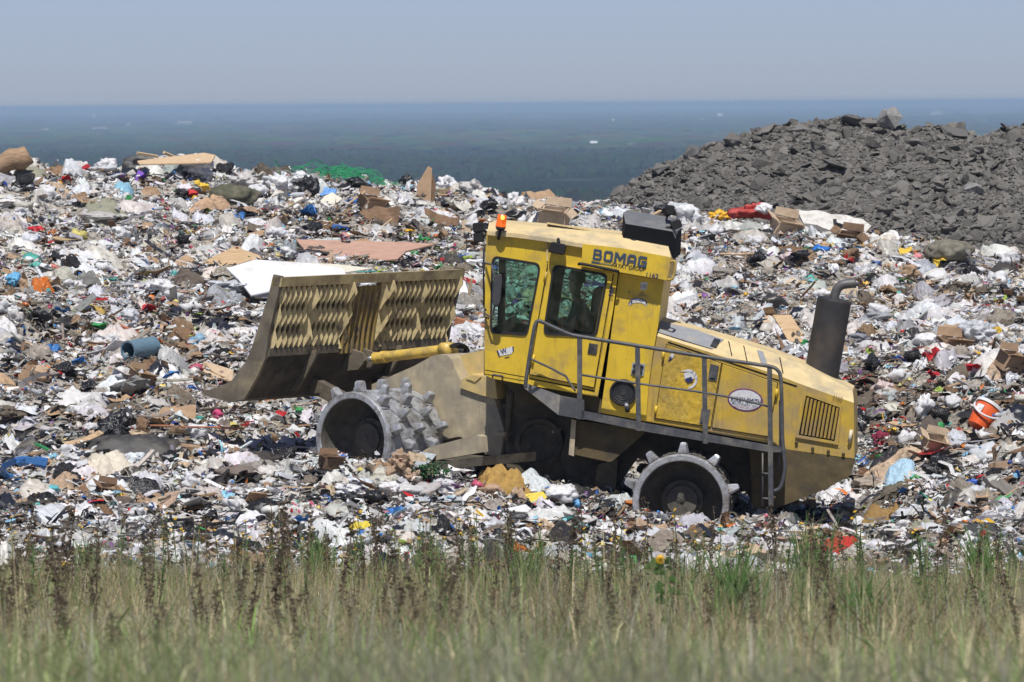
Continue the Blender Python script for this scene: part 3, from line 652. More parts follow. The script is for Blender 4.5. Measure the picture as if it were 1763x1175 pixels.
M0 = RP(1130, 900, 0)
comp = empty('landfill_compactor', M0)
tag(comp, 'yellow landfill compactor with spiked steel wheels and a slatted blade, driving over the waste', 'compactor')
def prism(name, P, px, s0, s1, L, m, parent=None, bevel=.012, smooth=False):
    bm = bmesh.new(); add_loft(bm, [[P(x, y, s0) for x, y in px], [P(x, y, s0) + (s1 - s0) * L for x, y in px]])
    return from_bm(name, bm, m, parent or comp, bevel=bevel)
def rprism(name, px, s0, s1, m, parent=None, bevel=.012): return prism(name, RP, px, s0, s1, LR, m, parent, bevel)
def fprism(name, px, s0, s1, m, parent=None, bevel=.012): return prism(name, FP, px, s0, s1, LF, m, parent, bevel)
def tube(name, pts, r, m, parent=None, n=8, sm=True):
    bm = bmesh.new(); add_tube(bm, pts, r, n); return from_bm(name, bm, m, parent or comp, smooth=sm)
def rounded(px, k=4, r=.22):
    """a polygon with its corners rounded"""
    out = []; n = len(px)
    for i in range(n):
        a, b_, c_ = [np.array(px[(i + j) % n], float) for j in (-1, 0, 1)]
        p, q = b_ + (a - b_) * r, b_ + (c_ - b_) * r
        for j in range(k + 1):
            t_ = j / k; out.append(tuple((1 - t_) ** 2 * p + 2 * t_ * (1 - t_) * b_ + t_ ** 2 * q))
    return out
def inset(px, d):
    c_ = np.mean(np.array(px, float), axis=0); out = []
    for p in px:
        v = np.array(p, float) - c_; out.append(tuple(c_ + v * (1 - d / np.linalg.norm(v))))
    return out
def letters(name, text, P, s, p0, p1, height, m, parent, bold=0.0, align='CENTER', shear=0.0, fit=True, lift=.006):
    """writing laid on a machine plane: the baseline runs from picture point p0 to p1"""
    a, b_ = P(*p0, s), P(*p1, s); L = LR if P is RP else LF
    xd = nrm(b_ - a); yd = np.cross(-L, xd) * -1; yd = nrm(yd); yd = yd if yd[2] > 0 else -yd
    cu = bpy.data.curves.new(name, 'FONT'); cu.body = text; cu.size = 1.0; cu.offset = bold; cu.shear = shear; cu.extrude = 0.0
    to = bpy.data.objects.new(name, cu); COL.objects.link(to); dg = bpy.context.evaluated_depsgraph_get(); dg.update()
    me = bpy.data.meshes.new_from_object(to.evaluated_get(dg)); bpy.data.objects.remove(to)
    co = np.array([v.co[:] for v in me.vertices]); w = co[:, 0].max() - co[:, 0].min(); h = co[:, 1].max()
    X = (co[:, 0] - co[:, 0].min()) / w * np.linalg.norm(b_ - a); Y = co[:, 1] / h * height
    W = a[None] + X[:, None] * xd + Y[:, None] * yd - L * lift - np.array(wpos(parent))
    for v, q in zip(me.vertices, W): v.co = V3(q)
    me.materials.clear(); return link(name, me, parent, m)
def ellipse(c_, rx, ry, rot=0.0, n=28, a0=0, a1=2 * math.pi):
    return [(c_[0] + rx * math.cos(t_) * math.cos(rot) - ry * math.sin(t_) * math.sin(rot), c_[1] + rx * math.cos(t_) * math.sin(rot) + ry * math.sin(t_) * math.cos(rot)) for t_ in np.linspace(a0, a1, n, endpoint=abs(a1 - a0) < 6.2)]
def decal(name, P, px, s, m, parent, t_=.004):
    L = LR if P is RP else LF
    bm = bmesh.new(); add_plate(bm, [P(x, y, s) for x, y in px], [], -L * t_); return from_bm(name, bm, m, parent)

# ---------------------------------------------------------------- wheels
def wheel(c, L, side, m_out=STEEL, ang=0.0, muddy=False, rows=5, per=10, width=1.08, r=.575):
    """steel drum with rows of cleats; c is the centre of its outer face, L points inward"""
    c = np.asarray(c, float); w = empty('wheel', c - np.array(M0)); w.parent = comp
    bm = bmesh.new(); add_lathe(bm, [(0, r - .072), (-.014, r - .062), (-.014, r + .002), (.02, r + .012), (.05, r + .012), (.055, r), (width - .05, r), (width, r - .01), (width, r - .05)], c, L, 72)
    es = [f for f in bm.faces if len(f.verts) > 8]; bmesh.ops.delete(bm, geom=es, context='FACES_ONLY')
    a = nrm(np.cross(L, [0, 0, 1])); b_ = np.cross(L, a)
    for k in range(rows):                                # raised bands and pads that carry the cleats
        s = .10 + k * (width - .2) / (rows - 1)
        for j in range(per):
            th = ang + (j + .5 * (k % 2)) * 2 * math.pi / per; u = math.cos(th) * a + math.sin(th) * b_; v = -math.sin(th) * a + math.cos(th) * b_
            add_box(bm, c + L * s + u * (r + .004), v * .080, L * .075, u * .012)
            if k < rows - 1:
                s2 = s + (width - .2) / (rows - 1) * .5; th2 = th + math.pi / per * .5; u2 = math.cos(th2) * a + math.sin(th2) * b_; v2 = nrm(-math.sin(th2) * a + math.cos(th2) * b_ + L * .75)
                add_box(bm, c + L * s2 + u2 * (r + .002), v2 * .13, np.cross(u2, v2) * .022, u2 * .016)
    if muddy:
        for f in bm.faces:
            if np.dot(np.array(f.calc_center_median()) - c, L) > .07: f.material_index = 1
    from_bm('rim', bm, [m_out, MUD], w, bevel=.006)
    bm = bmesh.new(); add_lathe(bm, [(.004, r - .074), (.10, r - .078), (.40, r - .09), (.44, r - .16), (.46, .30), (.42, .29), (.41, .20), (.37, .19), (.36, .05), (.35, .045), (.35, 0)], c, L, 56, closed=True)
    from_bm('drum_lining', bm, DRUMIN, w, smooth=True)
    bm = bmesh.new(); add_lathe(bm, [(.40, .265), (.33, .255), (.32, .20), (.28, .185), (.27, .03), (.255, .025), (.255, 0)], c, L, 36, closed=True)
    for j in range(10):
        th = j * 2 * math.pi / 10; u = math.cos(th) * a + math.sin(th) * b_; add_tube(bm, [c + L * .35 + u * .225, c + L * .305 + u * .225], .016, 6)
    from_bm('hub', bm, DRUMIN, w, bevel=.004)
    # one cleat mesh, used by all
    bm = bmesh.new(); add_loft(bm, [[(x, y, z) for x, y in ((-hx, -hy), (hx, -hy), (hx, hy), (-hx, hy))] for z, hx, hy in ((0, .057, .061), (.03, .051, .057), (.118, .033, .046), (.131, .026, .038))])
    bmesh.ops.bevel(bm, geom=list(bm.edges), offset=.007, segments=2, affect='EDGES'); bmesh.ops.recalc_face_normals(bm, faces=bm.faces)
    if 'cleat' not in bpy.data.meshes:
        for nm_, m_ in (('cleat', STEEL), ('muddy_cleat', MUD)):
            me = bpy.data.meshes.new(nm_); bm.to_mesh(me); me.materials.append(m_)
    bm.free()
    for k in range(rows):
        s = .10 + k * (width - .2) / (rows - 1)
        for j in range(per):
            th = ang + (j + .5 * (k % 2)) * 2 * math.pi / per; u = math.cos(th) * a + math.sin(th) * b_; v = -math.sin(th) * a + math.cos(th) * b_
            q = bpy.data.objects.new('cleat', bpy.data.meshes['muddy_cleat' if muddy and k > 0 else 'cleat']); COL.objects.link(q); q.parent = w
            tw = .22 * (1 if k % 2 else -1); v, l2 = v * math.cos(tw) + L * math.sin(tw), L * math.cos(tw) - v * math.sin(tw)
            p = L * s + u * (r + .018); q.matrix_local = Matrix(((v[0], l2[0], u[0], p[0]), (v[1], l2[1], u[1], p[1]), (v[2], l2[2], u[2], p[2]), (0, 0, 0, 1)))
            if muddy and k > 0: q.matrix_local = q.matrix_local @ Matrix.Diagonal((1, 1, .9, 1))
    return w
wf = FP(607, 757, -1.62); wr = RP(1172, 866, -1.60)
def cl(L, deg):      # cleat phase measured clockwise from the top, as seen
    return math.pi / 2 - R_(deg)
for cc_, L_, sgn, ph in ((wf, LF, False, 5), (wr, LR, True, 3)):
    a = nrm(np.cross(L_, [0, 0, 1])); b_ = np.cross(L_, a)
    th0 = math.atan2(np.dot([0, 0, 1], b_), np.dot([0, 0, 1], a))
    wheel(cc_, L_, 1, ang=th0 + R_(ph), muddy=sgn)
for cc_, L_, mr in ((wf, LF, mirF), (wr, LR, mirR)): wheel(mr(cc_), -L_, -1)
# axles
bm = bmesh.new(); add_tube(bm, [wf + LF * .40, mirF(wf + LF * .40)], .17, 14); from_bm('axle', bm, GRIME, comp)
bm = bmesh.new(); add_tube(bm, [wr + LR * .40, mirR(wr + LR * .40)], .17, 14); from_bm('axle', bm, GRIME, comp)

# ---------------------------------------------------------------- chassis
rprism('rear_chassis', [(985, 700), (1105, 728), (1345, 772), (1345, 850), (1300, 868), (1245, 800), (1095, 790), (1060, 842), (985, 838), (965, 790)], -.52, .52, GRIME)
rprism('hinge_block', [(872, 668), (905, 664), (985, 700), (992, 790), (975, 838), (905, 822), (872, 806), (868, 740)], -.34, .34, GRIME)
bm = bmesh.new(); add_lathe(bm, [(0, .30), (-.05, .30), (-.05, .24), (-.01, .22), (-.01, 0)], RP(928, 762, -.35), LR, 30); from_bm('hinge_disc', bm, GRIME, comp)
tube('hinge_pin', [RP(885, 655, -.30), RP(878, 700, -.36), RP(872, 760, -.40)], .035, GRIME)
tk = rprism('fuel_tank', [(993, 724), (1112, 741), (1108, 748), (1056, 793), (1050, 796), (989, 783)], -1.14, -.54, GRIMEY, bevel=.02)
rprism('strap', [(984, 722), (992, 724), (988, 786), (979, 783)], -1.19, -.60, DUSTY)
rprism('fuel_tank', [(1000, 745), (1112, 760), (1060, 812), (995, 800)], .54, 1.14, GRIMEY, bevel=.02)
rprism('undertray', [(1030, 800), (1064, 790), (1060, 845), (1020, 842)], -.70, -.50, GRIME)
decal('tag_plate', RP, [(952, 736), (966, 739), (964, 747), (951, 745)], -.36, STW, comp, .01)
sk = rprism('counterweight', [(1352, 774), (1471, 791), (1464, 818), (1423, 842), (1335, 876), (1296, 876), (1290, 768)], -.80, .80, GRIMEY, bevel=.03)

# ---------------------------------------------------------------- hood
NE = [(1112, 571), (1131, 574), (1220, 602), (1346, 645), (1373, 656), (1470, 691)]; TE = [(1114, 549), (1134, 552), (1244, 582), (1331, 608), (1384, 629), (1468, 672)]
BOT = [(1112, 726), (1128, 729), (1220, 745), (1326, 764), (1354, 774), (1471, 790)]
bm = bmesh.new(); secs = []
for (nx_, ny_), (tx, ty), (bx_, by_) in zip(NE, TE, BOT):
    n_, t2, b2 = RP(nx_, ny_, -.80), RP(tx, ty, -.42), RP(bx_, by_, -.80)
    n2 = n_ + (t2 - n_) * .10; n_ = n_ + (b2 - n_) * .03
    secs.append([b2, n_, n2, t2, mirR(t2), mirR(n2), mirR(n_), mirR(b2)])
add_loft(bm, secs)
for f in bm.faces:
    cz = f.normal_update()
bmesh.ops.recalc_face_normals(bm, faces=bm.faces)
for f in bm.faces: f.material_index = 1 if f.normal.z > .55 else 0
hood = from_bm('hood', bm, [YELW, TAN], comp)
decal('grey_patch', RP, [(1128, 571), (1220, 600), (1244, 583), (1193, 563), (1134, 552)], -.80, GREYP, hood) if False else None
def on_top(px, py):            # a point on the sloping shoulder of the hood: between its lower edge (s -.80) and upper edge (s -.42)
    ny_ = np.interp(px, [p[0] for p in NE], [p[1] for p in NE]); ty = np.interp(px, [p[0] for p in TE], [p[1] for p in TE])
    k = np.clip((ny_ - py) / (ny_ - ty), 0, 1); return RP(px, ny_, -.80) * (1 - k) + RP(px, ty, -.42) * k
def shoulder(name, poly, m, parent, up=.006):
    bm = bmesh.new(); vs = [on_top(*p) for p in poly]; nn = nrm(np.cross(RP(1340, 645, -.8) - RP(1220, 602, -.8), RP(1244, 582, -.42) - RP(1220, 602, -.8))); nn = nn if nn[2] > 0 else -nn
    add_plate(bm, [v + nn * .004 for v in vs], [], nn * up); return from_bm(name, bm, m, parent)
shoulder('grey_panel', [(1133, 573), (1180, 588), (1226, 602), (1246, 586), (1196, 569), (1138, 554)], GREYP, hood)
shoulder('dark_vent', [(1222, 598), (1232, 601), (1240, 588), (1229, 585)], BLK, hood, .02)
shoulder('dark_vent', [(1312, 631), (1322, 634), (1313, 607), (1303, 605)], GREYP, hood, .012)
for x0 in (1259, 1285, 1347): shoulder('panel_seam', [(x0, np.interp(x0, [p[0] for p in NE], [p[1] for p in NE]) - 2), (x0 + 1.6, np.interp(x0, [p[0] for p in NE], [p[1] for p in NE]) - 2), (x0 - 4, np.interp(x0, [p[0] for p in TE], [p[1] for p in TE]) + 2), (x0 - 5.6, np.interp(x0, [p[0] for p in TE], [p[1] for p in TE]) + 2)], SEAM, hood, .003)
decal('seam', RP, [(1150, 588), (1324, 646), (1324, 648.5), (1150, 590.5)], -.801, SEAM, hood)
decal('seam', RP, [(1324, 649), (1372, 664), (1372, 667), (1324, 651)], -.801, SEAM, hood)
def panel(name, px, s, m, parent, t_=.018, gap=1.6, mm=None):
    decal('door_gap', RP, px, s, SEAM, parent, .006)
    bm = bmesh.new(); add_plate(bm, [RP(x, y, s - .006) for x, y in inset(px, gap)], [], -LR * t_); return from_bm(name, bm, m, parent, bevel=.006)
d1 = panel('engine_door', [(1147, 592), (1243, 625), (1224, 736.5), (1127, 721)], -.801, YELR, comp)
d2 = panel('engine_door', [(1243.5, 625.5), (1340, 659), (1323, 753), (1225, 737)], -.801, YELW, comp)
for px, py in ((1226, 639), (1211, 715)):
    bm = bmesh.new(); 
    pq = [(px - 3, py - 12), (px + 12, py - 9), (px + 8, py + 18), (px - 7, py + 15)]
    add_plate(bm, [RP(x, y, -.826) for x, y in pq], [], -LR * .012)
    add_plate(bm, [RP(x, y, -.838) for x, y in [(px - 2, py + 2), (px + 7, py + 4), (px + 5, py + 13), (px - 4, py + 11)]], [], -LR * .015)
    from_bm('latch', bm, RAIL, d1, bevel=.003)
for (px, py), dd in (((1142, 612), d1), ((1129, 706), d1), ((1337, 677), d2)):
    tube('door_hinge', [RP(px + 1.2, py - 7, -.835), RP(px - 1.2, py + 7, -.835)], .018, YEL, dd)
# rear grille
gr = empty('grille', RP(1408, 722, -.81) - np.array(M0)); gr.parent = comp
gp = [(1381, 672), (1449, 697), (1443, 766), (1369, 753)]
bm = bmesh.new(); add_plate(bm, [RP(x, y, -.812) for x, y in gp], [[RP(x, y, -.812) for x, y in [(1388, 681), (1448 - 2, 702), (1437, 760), (1375, 749)]]], -LR * .02); from_bm('grille_frame', bm, YELW, gr)
decal('grille_back', RP, [(1388, 681), (1446, 702), (1437, 760), (1375, 749)], -.803, SEAM, gr)
for k in range(9):
    u = (k + .5) / 9; tp = (1388 + u * 57, 683.5 + u * 20); bt = (1377 + u * 59, 747 + u * 10)
    bm = bmesh.new(); a, b2 = RP(*tp, -.80), RP(*bt, -.80); v = nrm(b2 - a); h_ = np.cross(v, LR); 
    add_loft(bm, [[p + h_ * .012 - LR * .045, p + h_ * .020 - LR * .03, p - h_ * .004 - LR * .004, p - h_ * .012 - LR * .02] for p in (a, b2)]); from_bm('grille_slat', bm, YELW, gr)
tube('tie_handle', [RP(1466, 741, -.83), RP(1464, 752, -.86), RP(1462, 762, -.83)], .022, mat('cream_paint', (.62, .55, .38), rough=.6), comp)
for x, y in ((1399, 772), (1426, 777), (1452, 782), (1371, 762)): tube('rivet', [RP(x, y, -.80), RP(x + .4, y + .3, -.83)], .02, GRIMEY, comp)
letters('lettering', '1160', RP, -.806, (1434, 689), (1449, 693), .07, INKG, hood)

# exhaust
mu = empty('muffler', RP(1425, 590, .12) - np.array(M0)); mu.parent = comp
ax0, ax1 = RP(1411, 664, .12), RP(1437, 514, .12); al = np.linalg.norm(ax1 - ax0)
MUF = mat('rusty_muffler', (.034, .033, .036), rough=.65, spec=.35, dirt=(.075, .062, .054), dirt_amt=.5, dscale=2.2, var=.2)
bm = bmesh.new(); add_lathe(bm, [(0, .20), (.02, .212), (al - .03, .212), (al - .008, .205), (al, .19), (al, .06)], ax0, ax1 - ax0, 40); from_bm('muffler_can', bm, MUF, mu, smooth=False)
PIPE = mat('exhaust_pipe', (.13, .125, .125), rough=.55, metal=.3, dirt=(.09, .07, .06), dirt_amt=.4, dscale=6)
tube('tailpipe', smooth_path([RP(1436, 516, .12), RP(1438, 506, .12), RP(1443, 496, .12), RP(1453, 490, .12), RP(1474, 488, .12)], 5), .058, PIPE, mu, 14)
tube('muffler_foot', [RP(1411, 664, .12) - nrm(ax1 - ax0) * .12, RP(1411, 664, .12)], .24, GRIMEY, mu, 24)

# ---------------------------------------------------------------- tower behind the cab
tw_ = rprism('air_tower', [(1066, 470), (1143, 483), (1138, 520), (1133, 560), (1124, 610), (1117, 660), (1112, 726), (1034, 711), (1044, 640), (1056, 545)], -.84, .84, YEL, bevel=.02)
vt = empty('round_vent', RP(1073, 676, -.85) - np.array(M0)); vt.parent = comp
vc = RP(1073, 676, -.845)
bm = bmesh.new(); add_lathe(bm, [(0, .16), (-.03, .165), (-.045, .15), (-.03, .135), (0, .13)], vc, LR, 36); from_bm('vent_ring', bm, RUB, vt, smooth=True)
bm = bmesh.new(); add_lathe(bm, [(-.01, .135), (-.012, .04), (-.022, .035), (-.022, 0)], vc, LR, 30)
for k in range(3): add_lathe(bm, [(-.012, .06 + .028 * k), (-.018, .065 + .028 * k), (-.012, .07 + .028 * k)], vc, LR, 30, closed=True)
from_bm('vent_mesh', bm, BLK, vt)
la = empty('hanging_lamp', RP(1080, 702, -.95) - np.array(M0)); la.parent = comp
tube('lamp_body', [RP(1078, 693, -.93), RP(1079.5, 701, -.93)], [.022, .028], STW, la, 10); tube('lamp_cap', [RP(1079.5, 700, -.93), RP(1081, 710, -.93)], [.032, .03], RUB, la, 10)
sp = decal('socket_plate', RP, [(1089, 624), (1111, 627), (1108, 648), (1086, 645)], -.841, mat('zinc_plate', (.42, .45, .48), rough=.4, metal=.5, var=.3, dscale=18), comp, .012)
for x, y in ((1094, 631), (1104, 633), (1092, 641), (1102, 642)):
    bm = bmesh.new(); add_lathe(bm, [(0, .03), (-.015, .028), (-.015, .012), (-.004, 0)], RP(x, y, -.853), LR, 14); from_bm('socket', bm, RUB, sp)
st = decal('sticker', RP, [(1104, 485.5), (1115, 487), (1113, 500), (1102, 498.5)], -.841, STW, comp)
letters('lettering', '110', RP, -.846, (1103.5, 496), (1111.5, 497.2), .045, INKK, st)
letters('lettering', '\u25c2D\u2013' if False else '-D-', RP, -.841, (1099, 509.5), (1112, 511.5), .045, INKB, tw_)
letters('lettering', '.', RP, -.841, (1082, 505), (1084.5, 505.4), .03, INKG, tw_)
# the arched CITY OF W.. sticker
arc_o, arc_i = [], []
for k in range(15):
    th = R_(195) + (R_(350) - R_(195)) * k / 14; arc_o.append((1098 + 17 * math.cos(th), 526 + 13 * math.sin(th))); arc_i.append((1098 + 14.5 * math.cos(th), 529 + 7.5 * math.sin(th)))
ark = decal('sticker', RP, arc_o + arc_i[::-1], -.841, STW, comp)
decal('sticker_edge', RP, arc_o + [(1098 + (x - 1098) * .90, 526 + (y - 526) * .90) for x, y in arc_o[::-1]], -.846, INKB, ark, .002)
for k, ch in enumerate('CITY OF W'):
    if ch == ' ': continue
    th = R_(208) + (R_(337) - R_(208)) * k / 8; dx, dy = -math.sin(th), math.cos(th) * .8; px, py = 1098 + 13.0 * math.cos(th), 527.8 + 8.6 * math.sin(th)
    letters('lettering', ch, RP, -.846, (px - dx * 1.3, py - dy * 1.3), (px + dx * 1.3, py + dy * 1.3), .028, INKB, ark)

# ---------------------------------------------------------------- cab
SC_ = -.92
roofN = [(839, 398), (886, 402), (941, 409.5), (1004, 420), (1068, 427), (1155, 443)]; roofT = [(842, 384), (886, 387), (943, 392), (1014, 399), (1066, 405), (1150, 421)]
side = [(839, 398), (886, 402), (941, 409.5), (1004, 420.5), (1064, 430), (1064, 468), (1056, 530), (1044, 600), (1029, 684), (960, 672), (902, 662), (847, 652), (835, 646), (834, 560), (836.5, 445)]
fw_o = rounded([(846, 440), (932, 454), (908, 579), (843, 574)], 5, .13); fw_i = inset(fw_o, 5.0)
dw_o = rounded([(952, 455), (1047.5, 472), (1027, 581), (934, 577)], 5, .12); dw_i = inset(dw_o, 5.0)
door_px = [(945, 454), (1055, 471), (1049, 520), (1040, 580), (1023, 669), (911, 646), (922, 575), (935, 515)]
cab = empty('cab', RP(940, 640, 0) - np.array(M0)); cab.parent = comp
door_open = inset(door_px, 5)
bm = bmesh.new(); add_plate(bm, [RP(x, y, SC_) for x, y in side], [[RP(x, y, SC_) for x, y in fw_i], [RP(x, y, SC_) for x, y in door_open]], LR * .05, 0, 1); from_bm('near_wall', bm, [YEL, DARKIN], cab)
bm = bmesh.new(); add_plate(bm, [mirR(RP(x, y, SC_)) for x, y in side], [[mirR(RP(x, y, SC_)) for x, y in fw_i], [mirR(RP(x, y, SC_)) for x, y in dw_i]], -LR * .05, 0, 1); from_bm('far_wall', bm, [YEL, DARKIN], cab)
# roof
bm = bmesh.new(); secs = []
for (a0, a1), (c0, c1) in zip(roofN, roofT):
    n_, t2 = RP(a0, a1, -.99), RP(c0, c1, -.55); secs.append([n_ - np.array([0, 0, .05]), n_, t2, mirR(t2), mirR(n_), mirR(n_) - np.array([0, 0, .05])])
add_loft(bm, secs); roof = from_bm('roof', bm, TAN, cab)
bm = bmesh.new()
for x0, x1 in ((946, 976), (982, 1012)): add_loft(bm, [[RP(x0, 386 + (x0 - 946) * .155, s), RP(x1, 386 + (x1 - 946) * .155, s), RP(x1, 391 + (x1 - 946) * .155, s), RP(x0, 391 + (x0 - 946) * .155, s)] for s in (-.35, .3)])
from_bm('roof_vent', bm, BLK, roof)
bm = bmesh.new(); add_loft(bm, [[RP(942, 383, s), RP(1016, 395, s), RP(1016, 398, s), RP(942, 386, s)] for s in (-.38, .35)]); from_bm('vent_cover', bm, TAN, roof)
# fascia with the maker's name
fa = rprism('roof_fascia', [(1003, 420.5), (1068, 427.5), (1155, 443.5), (1154, 460), (1147.5, 483), (1064, 468.5), (1018, 461.5), (1000, 458), (1002, 440)], -1.02, -.86, YEL, cab, bevel=.018)
rprism('roof_fascia', [(1003, 420.5), (1068, 427.5), (1155, 443.5), (1147.5, 483), (1064, 468.5), (1000, 458)], .86, 1.02, YEL, cab)
rprism('roof_rear_panel', [(1066, 440), (1150, 455), (1147, 482), (1066, 469)], -.86, .86, YEL, cab)
def block_letters(name, text, s, p0, p1, height, m, parent):
    """squared sign letters drawn as strokes with cut corners"""
    G = {'B': [[(0, 0), (0, 1), (.78, 1), (.9, .88), (.9, .62), (.78, .53), (.2, .53)], [(.7, .53), (.85, .50), (1, .38), (1, .13), (.87, 0), (0, 0)]],
         'O': [[(.14, 0), (0, .14), (0, .86), (.14, 1), (.86, 1), (1, .86), (1, .14), (.86, 0), (.14, 0)]],
         'M': [[(0, 0), (0, 1), (.1, 1), (.5, .35), (.9, 1), (1, 1), (1, 0)]],
         'A': [[(0, 0), (0, .75), (.2, 1), (.8, 1), (1, .75), (1, 0)], [(0, .36), (1, .36)]],
         'G': [[(1, 1), (.14, 1), (0, .86), (0, .14), (.14, 0), (1, 0), (1, .5), (.5, .5)]]}
    a, b_ = RP(*p0, s), RP(*p1, s); W = np.linalg.norm(b_ - a); xd = nrm(b_ - a); yd = nrm(np.cross(xd, LR)); yd = yd if yd[2] > 0 else -yd
    wd = {'M': 1.25}; tot = sum(wd.get(c_, 1.0) for c_ in text) + .16 * (len(text) - 1) + .04 * len(text); u = W / tot; x = 0; bm = bmesh.new(); k = 0; th = height * .21
    for ch in text:
        w = wd.get(ch, 1.0) * u
        for st_ in G[ch]:
            q = [np.array([x + th / 2 + (w - th) * i, th / 2 + (height - th) * j]) for i, j in st_]
            for i in range(len(q) - 1):
                d = nrm(np.append(q[i + 1] - q[i], 0))[:2]; e = np.array([-d[1], d[0]]) * th / 2; k += 1; A, B_ = q[i] - d * th * .42, q[i + 1] + d * th * .42
                vs = [bm.verts.new(V3(a + xd * v[0] + yd * v[1] - LR * (.004 + .0002 * k))) for v in (A - e, B_ - e, B_ + e, A + e)]; bm.faces.new(vs)
        x += w + .2 * u
    return from_bm(name, bm, m, parent)
block_letters('lettering', 'BOMAG', -1.021, (1020, 447.2), (1113, 461.4), .132, INK, fa)
letters('lettering', 'FAYAT GROUP', RP, -1.021, (1053, 459.4), (1111.5, 467.8), .050, INKK, fa, bold=.012, shear=.25)
decal('blue_bar', RP, [(1018.5, 449.5), (1033, 452), (1032.5, 455), (1018, 453)], -1.021, INK, fa); decal('blue_bar', RP, [(1033, 452), (1054, 455.5), (1053.5, 457.5), (1032.5, 455)], -1.021, mat('lettering_faded', (.22, .20, .09), rough=.6), fa)
letters('lettering', '1162', RP, -1.021, (1112.5, 477.2), (1133, 480.2), .058, INKB, fa, bold=.008)
gh = smooth_path([RP(1152, 452, -1.0), RP(1160, 450, -1.03), RP(1163, 456, -1.03), RP(1160, 474, -1.03), RP(1157, 481, -1.03), RP(1149, 482, -1.0)], 4); tube('grab_handle', gh, .016, YEL, cab)
tube('drip_rail', smooth_path([RP(997, 455.5, -1.04), RP(1003, 455, -1.06), RP(1058, 466, -1.06), RP(1064, 468, -1.04)], 3), .019, RUB, cab)
# front and rear ends, floor
rprism('front_sill', [(834, 590), (845, 590), (845, 650), (835, 646)], -.90, .90, YEL, cab)
rprism('front_header', [(838, 399), (852, 401), (848, 425), (837, 424)], -.90, .90, YEL, cab)
for s in (-.90, .83): rprism('front_post', [(836, 424), (843, 425), (841, 590), (834, 590)], s, s + .07, YEL, cab)
rprism('rear_wall', [(1030, 592), (1041, 594), (1028, 682), (1017, 680)], -.86, .86, DARKIN, cab)
for s in (-.86, .78): rprism('rear_post', [(1052, 470), (1060, 471), (1042, 594), (1034, 592)], s, s + .08, DARKIN, cab)
rprism('cab_base', [(862, 655), (1030, 684), (1036, 690), (1034, 712), (1005, 708), (900, 690)], -.80, .80, GRIMEY, cab)
rprism('cab_floor', [(838, 636), (1026, 672), (1026, 678), (838, 645)], -.87, .87, DARKIN, cab)
bm = bmesh.new(); add_plate(bm, [RP(840, 430, -.80), RP(840, 430, .80), RP(838, 590, .80), RP(838, 590, -.80)], [], LR * 0 + (RP(841, 430, 0) - RP(840, 430, 0))); from_bm('windscreen', bm, GLASS, cab)
def window(o, i, s, parent, mirror=False, name='side_window'):
    f = (lambda p: mirR(p)) if mirror else (lambda p: p); sg = -1 if mirror else 1
    bm = bmesh.new(); add_plate(bm, [f(RP(x, y, s - .018)) for x, y in o], [[f(RP(x, y, s - .018)) for x, y in i]], sg * LR * .03); w = from_bm(name, bm, RUB, parent, bevel=0)
    bm = bmesh.new(); add_plate(bm, [f(RP(x, y, s + .004)) for x, y in inset(i, -1.2)], [], sg * LR * .004); from_bm('pane', bm, GLASS, w); return w
window(fw_o, fw_i, SC_, cab); window(fw_o, fw_i, SC_, cab, True); window(dw_o, dw_i, SC_, cab, True)
door = empty('cab_door', RP(980, 600, SC_) - np.array(M0)); door.parent = comp
bm = bmesh.new(); add_plate(bm, [RP(x, y, SC_ - .004) for x, y in door_px], [[RP(x, y, SC_ - .004) for x, y in dw_i]], -LR * .022, 0, 0); from_bm('door_skin', bm, [YEL], door)
window(dw_o, dw_i, SC_ - .026, door, name='door_window')
decal('door_handle', RP, [(1014.5, 591), (1029.5, 593.5), (1027, 611), (1011.5, 608.5)], SC_ - .027, BLK, door, .012)
for (x0, y0), (x1, y1) in (((943, 455), (911, 645)), ((1056, 472), (1023, 668)), ((911, 645), (1023, 668)), ((835, 637.5), (905, 650))):
    v = np.array([x1 - x0, y1 - y0], float); v /= np.hypot(*v); q = np.array([-v[1], v[0]]) * .8; decal('door_gap', RP, [(x0 + q[0], y0 + q[1]), (x1 + q[0], y1 + q[1]), (x1 - q[0], y1 - q[1]), (x0 - q[0], y0 - q[1])], SC_ - .027, SEAM, door, .002)
decal('sill_seam', RP, [(911, 651), (1024, 673), (1024, 675), (911, 653)], SC_ - .001, SEAM, cab, .003); decal('seam_strip', RP, [(940.5, 410), (942.5, 410), (944, 450), (941.5, 450)], SC_ - .001, TAN, cab, .015)
for x, y in ((939, 477), (918, 620)): tube('door_hinge', [RP(x + 1.5, y - 9, SC_ - .04), RP(x - 1.5, y + 9, SC_ - .04)], .017, YEL, door)
for k, ch in enumerate('986'): letters('lettering', ch, RP, SC_ - .027, (1053.5 - k * 1.2 + 4.5, 494 + k * 6.2), (1053.5 - k * 1.2 + 3.3, 499 + k * 6.2), .055, INKB, door, bold=.006)
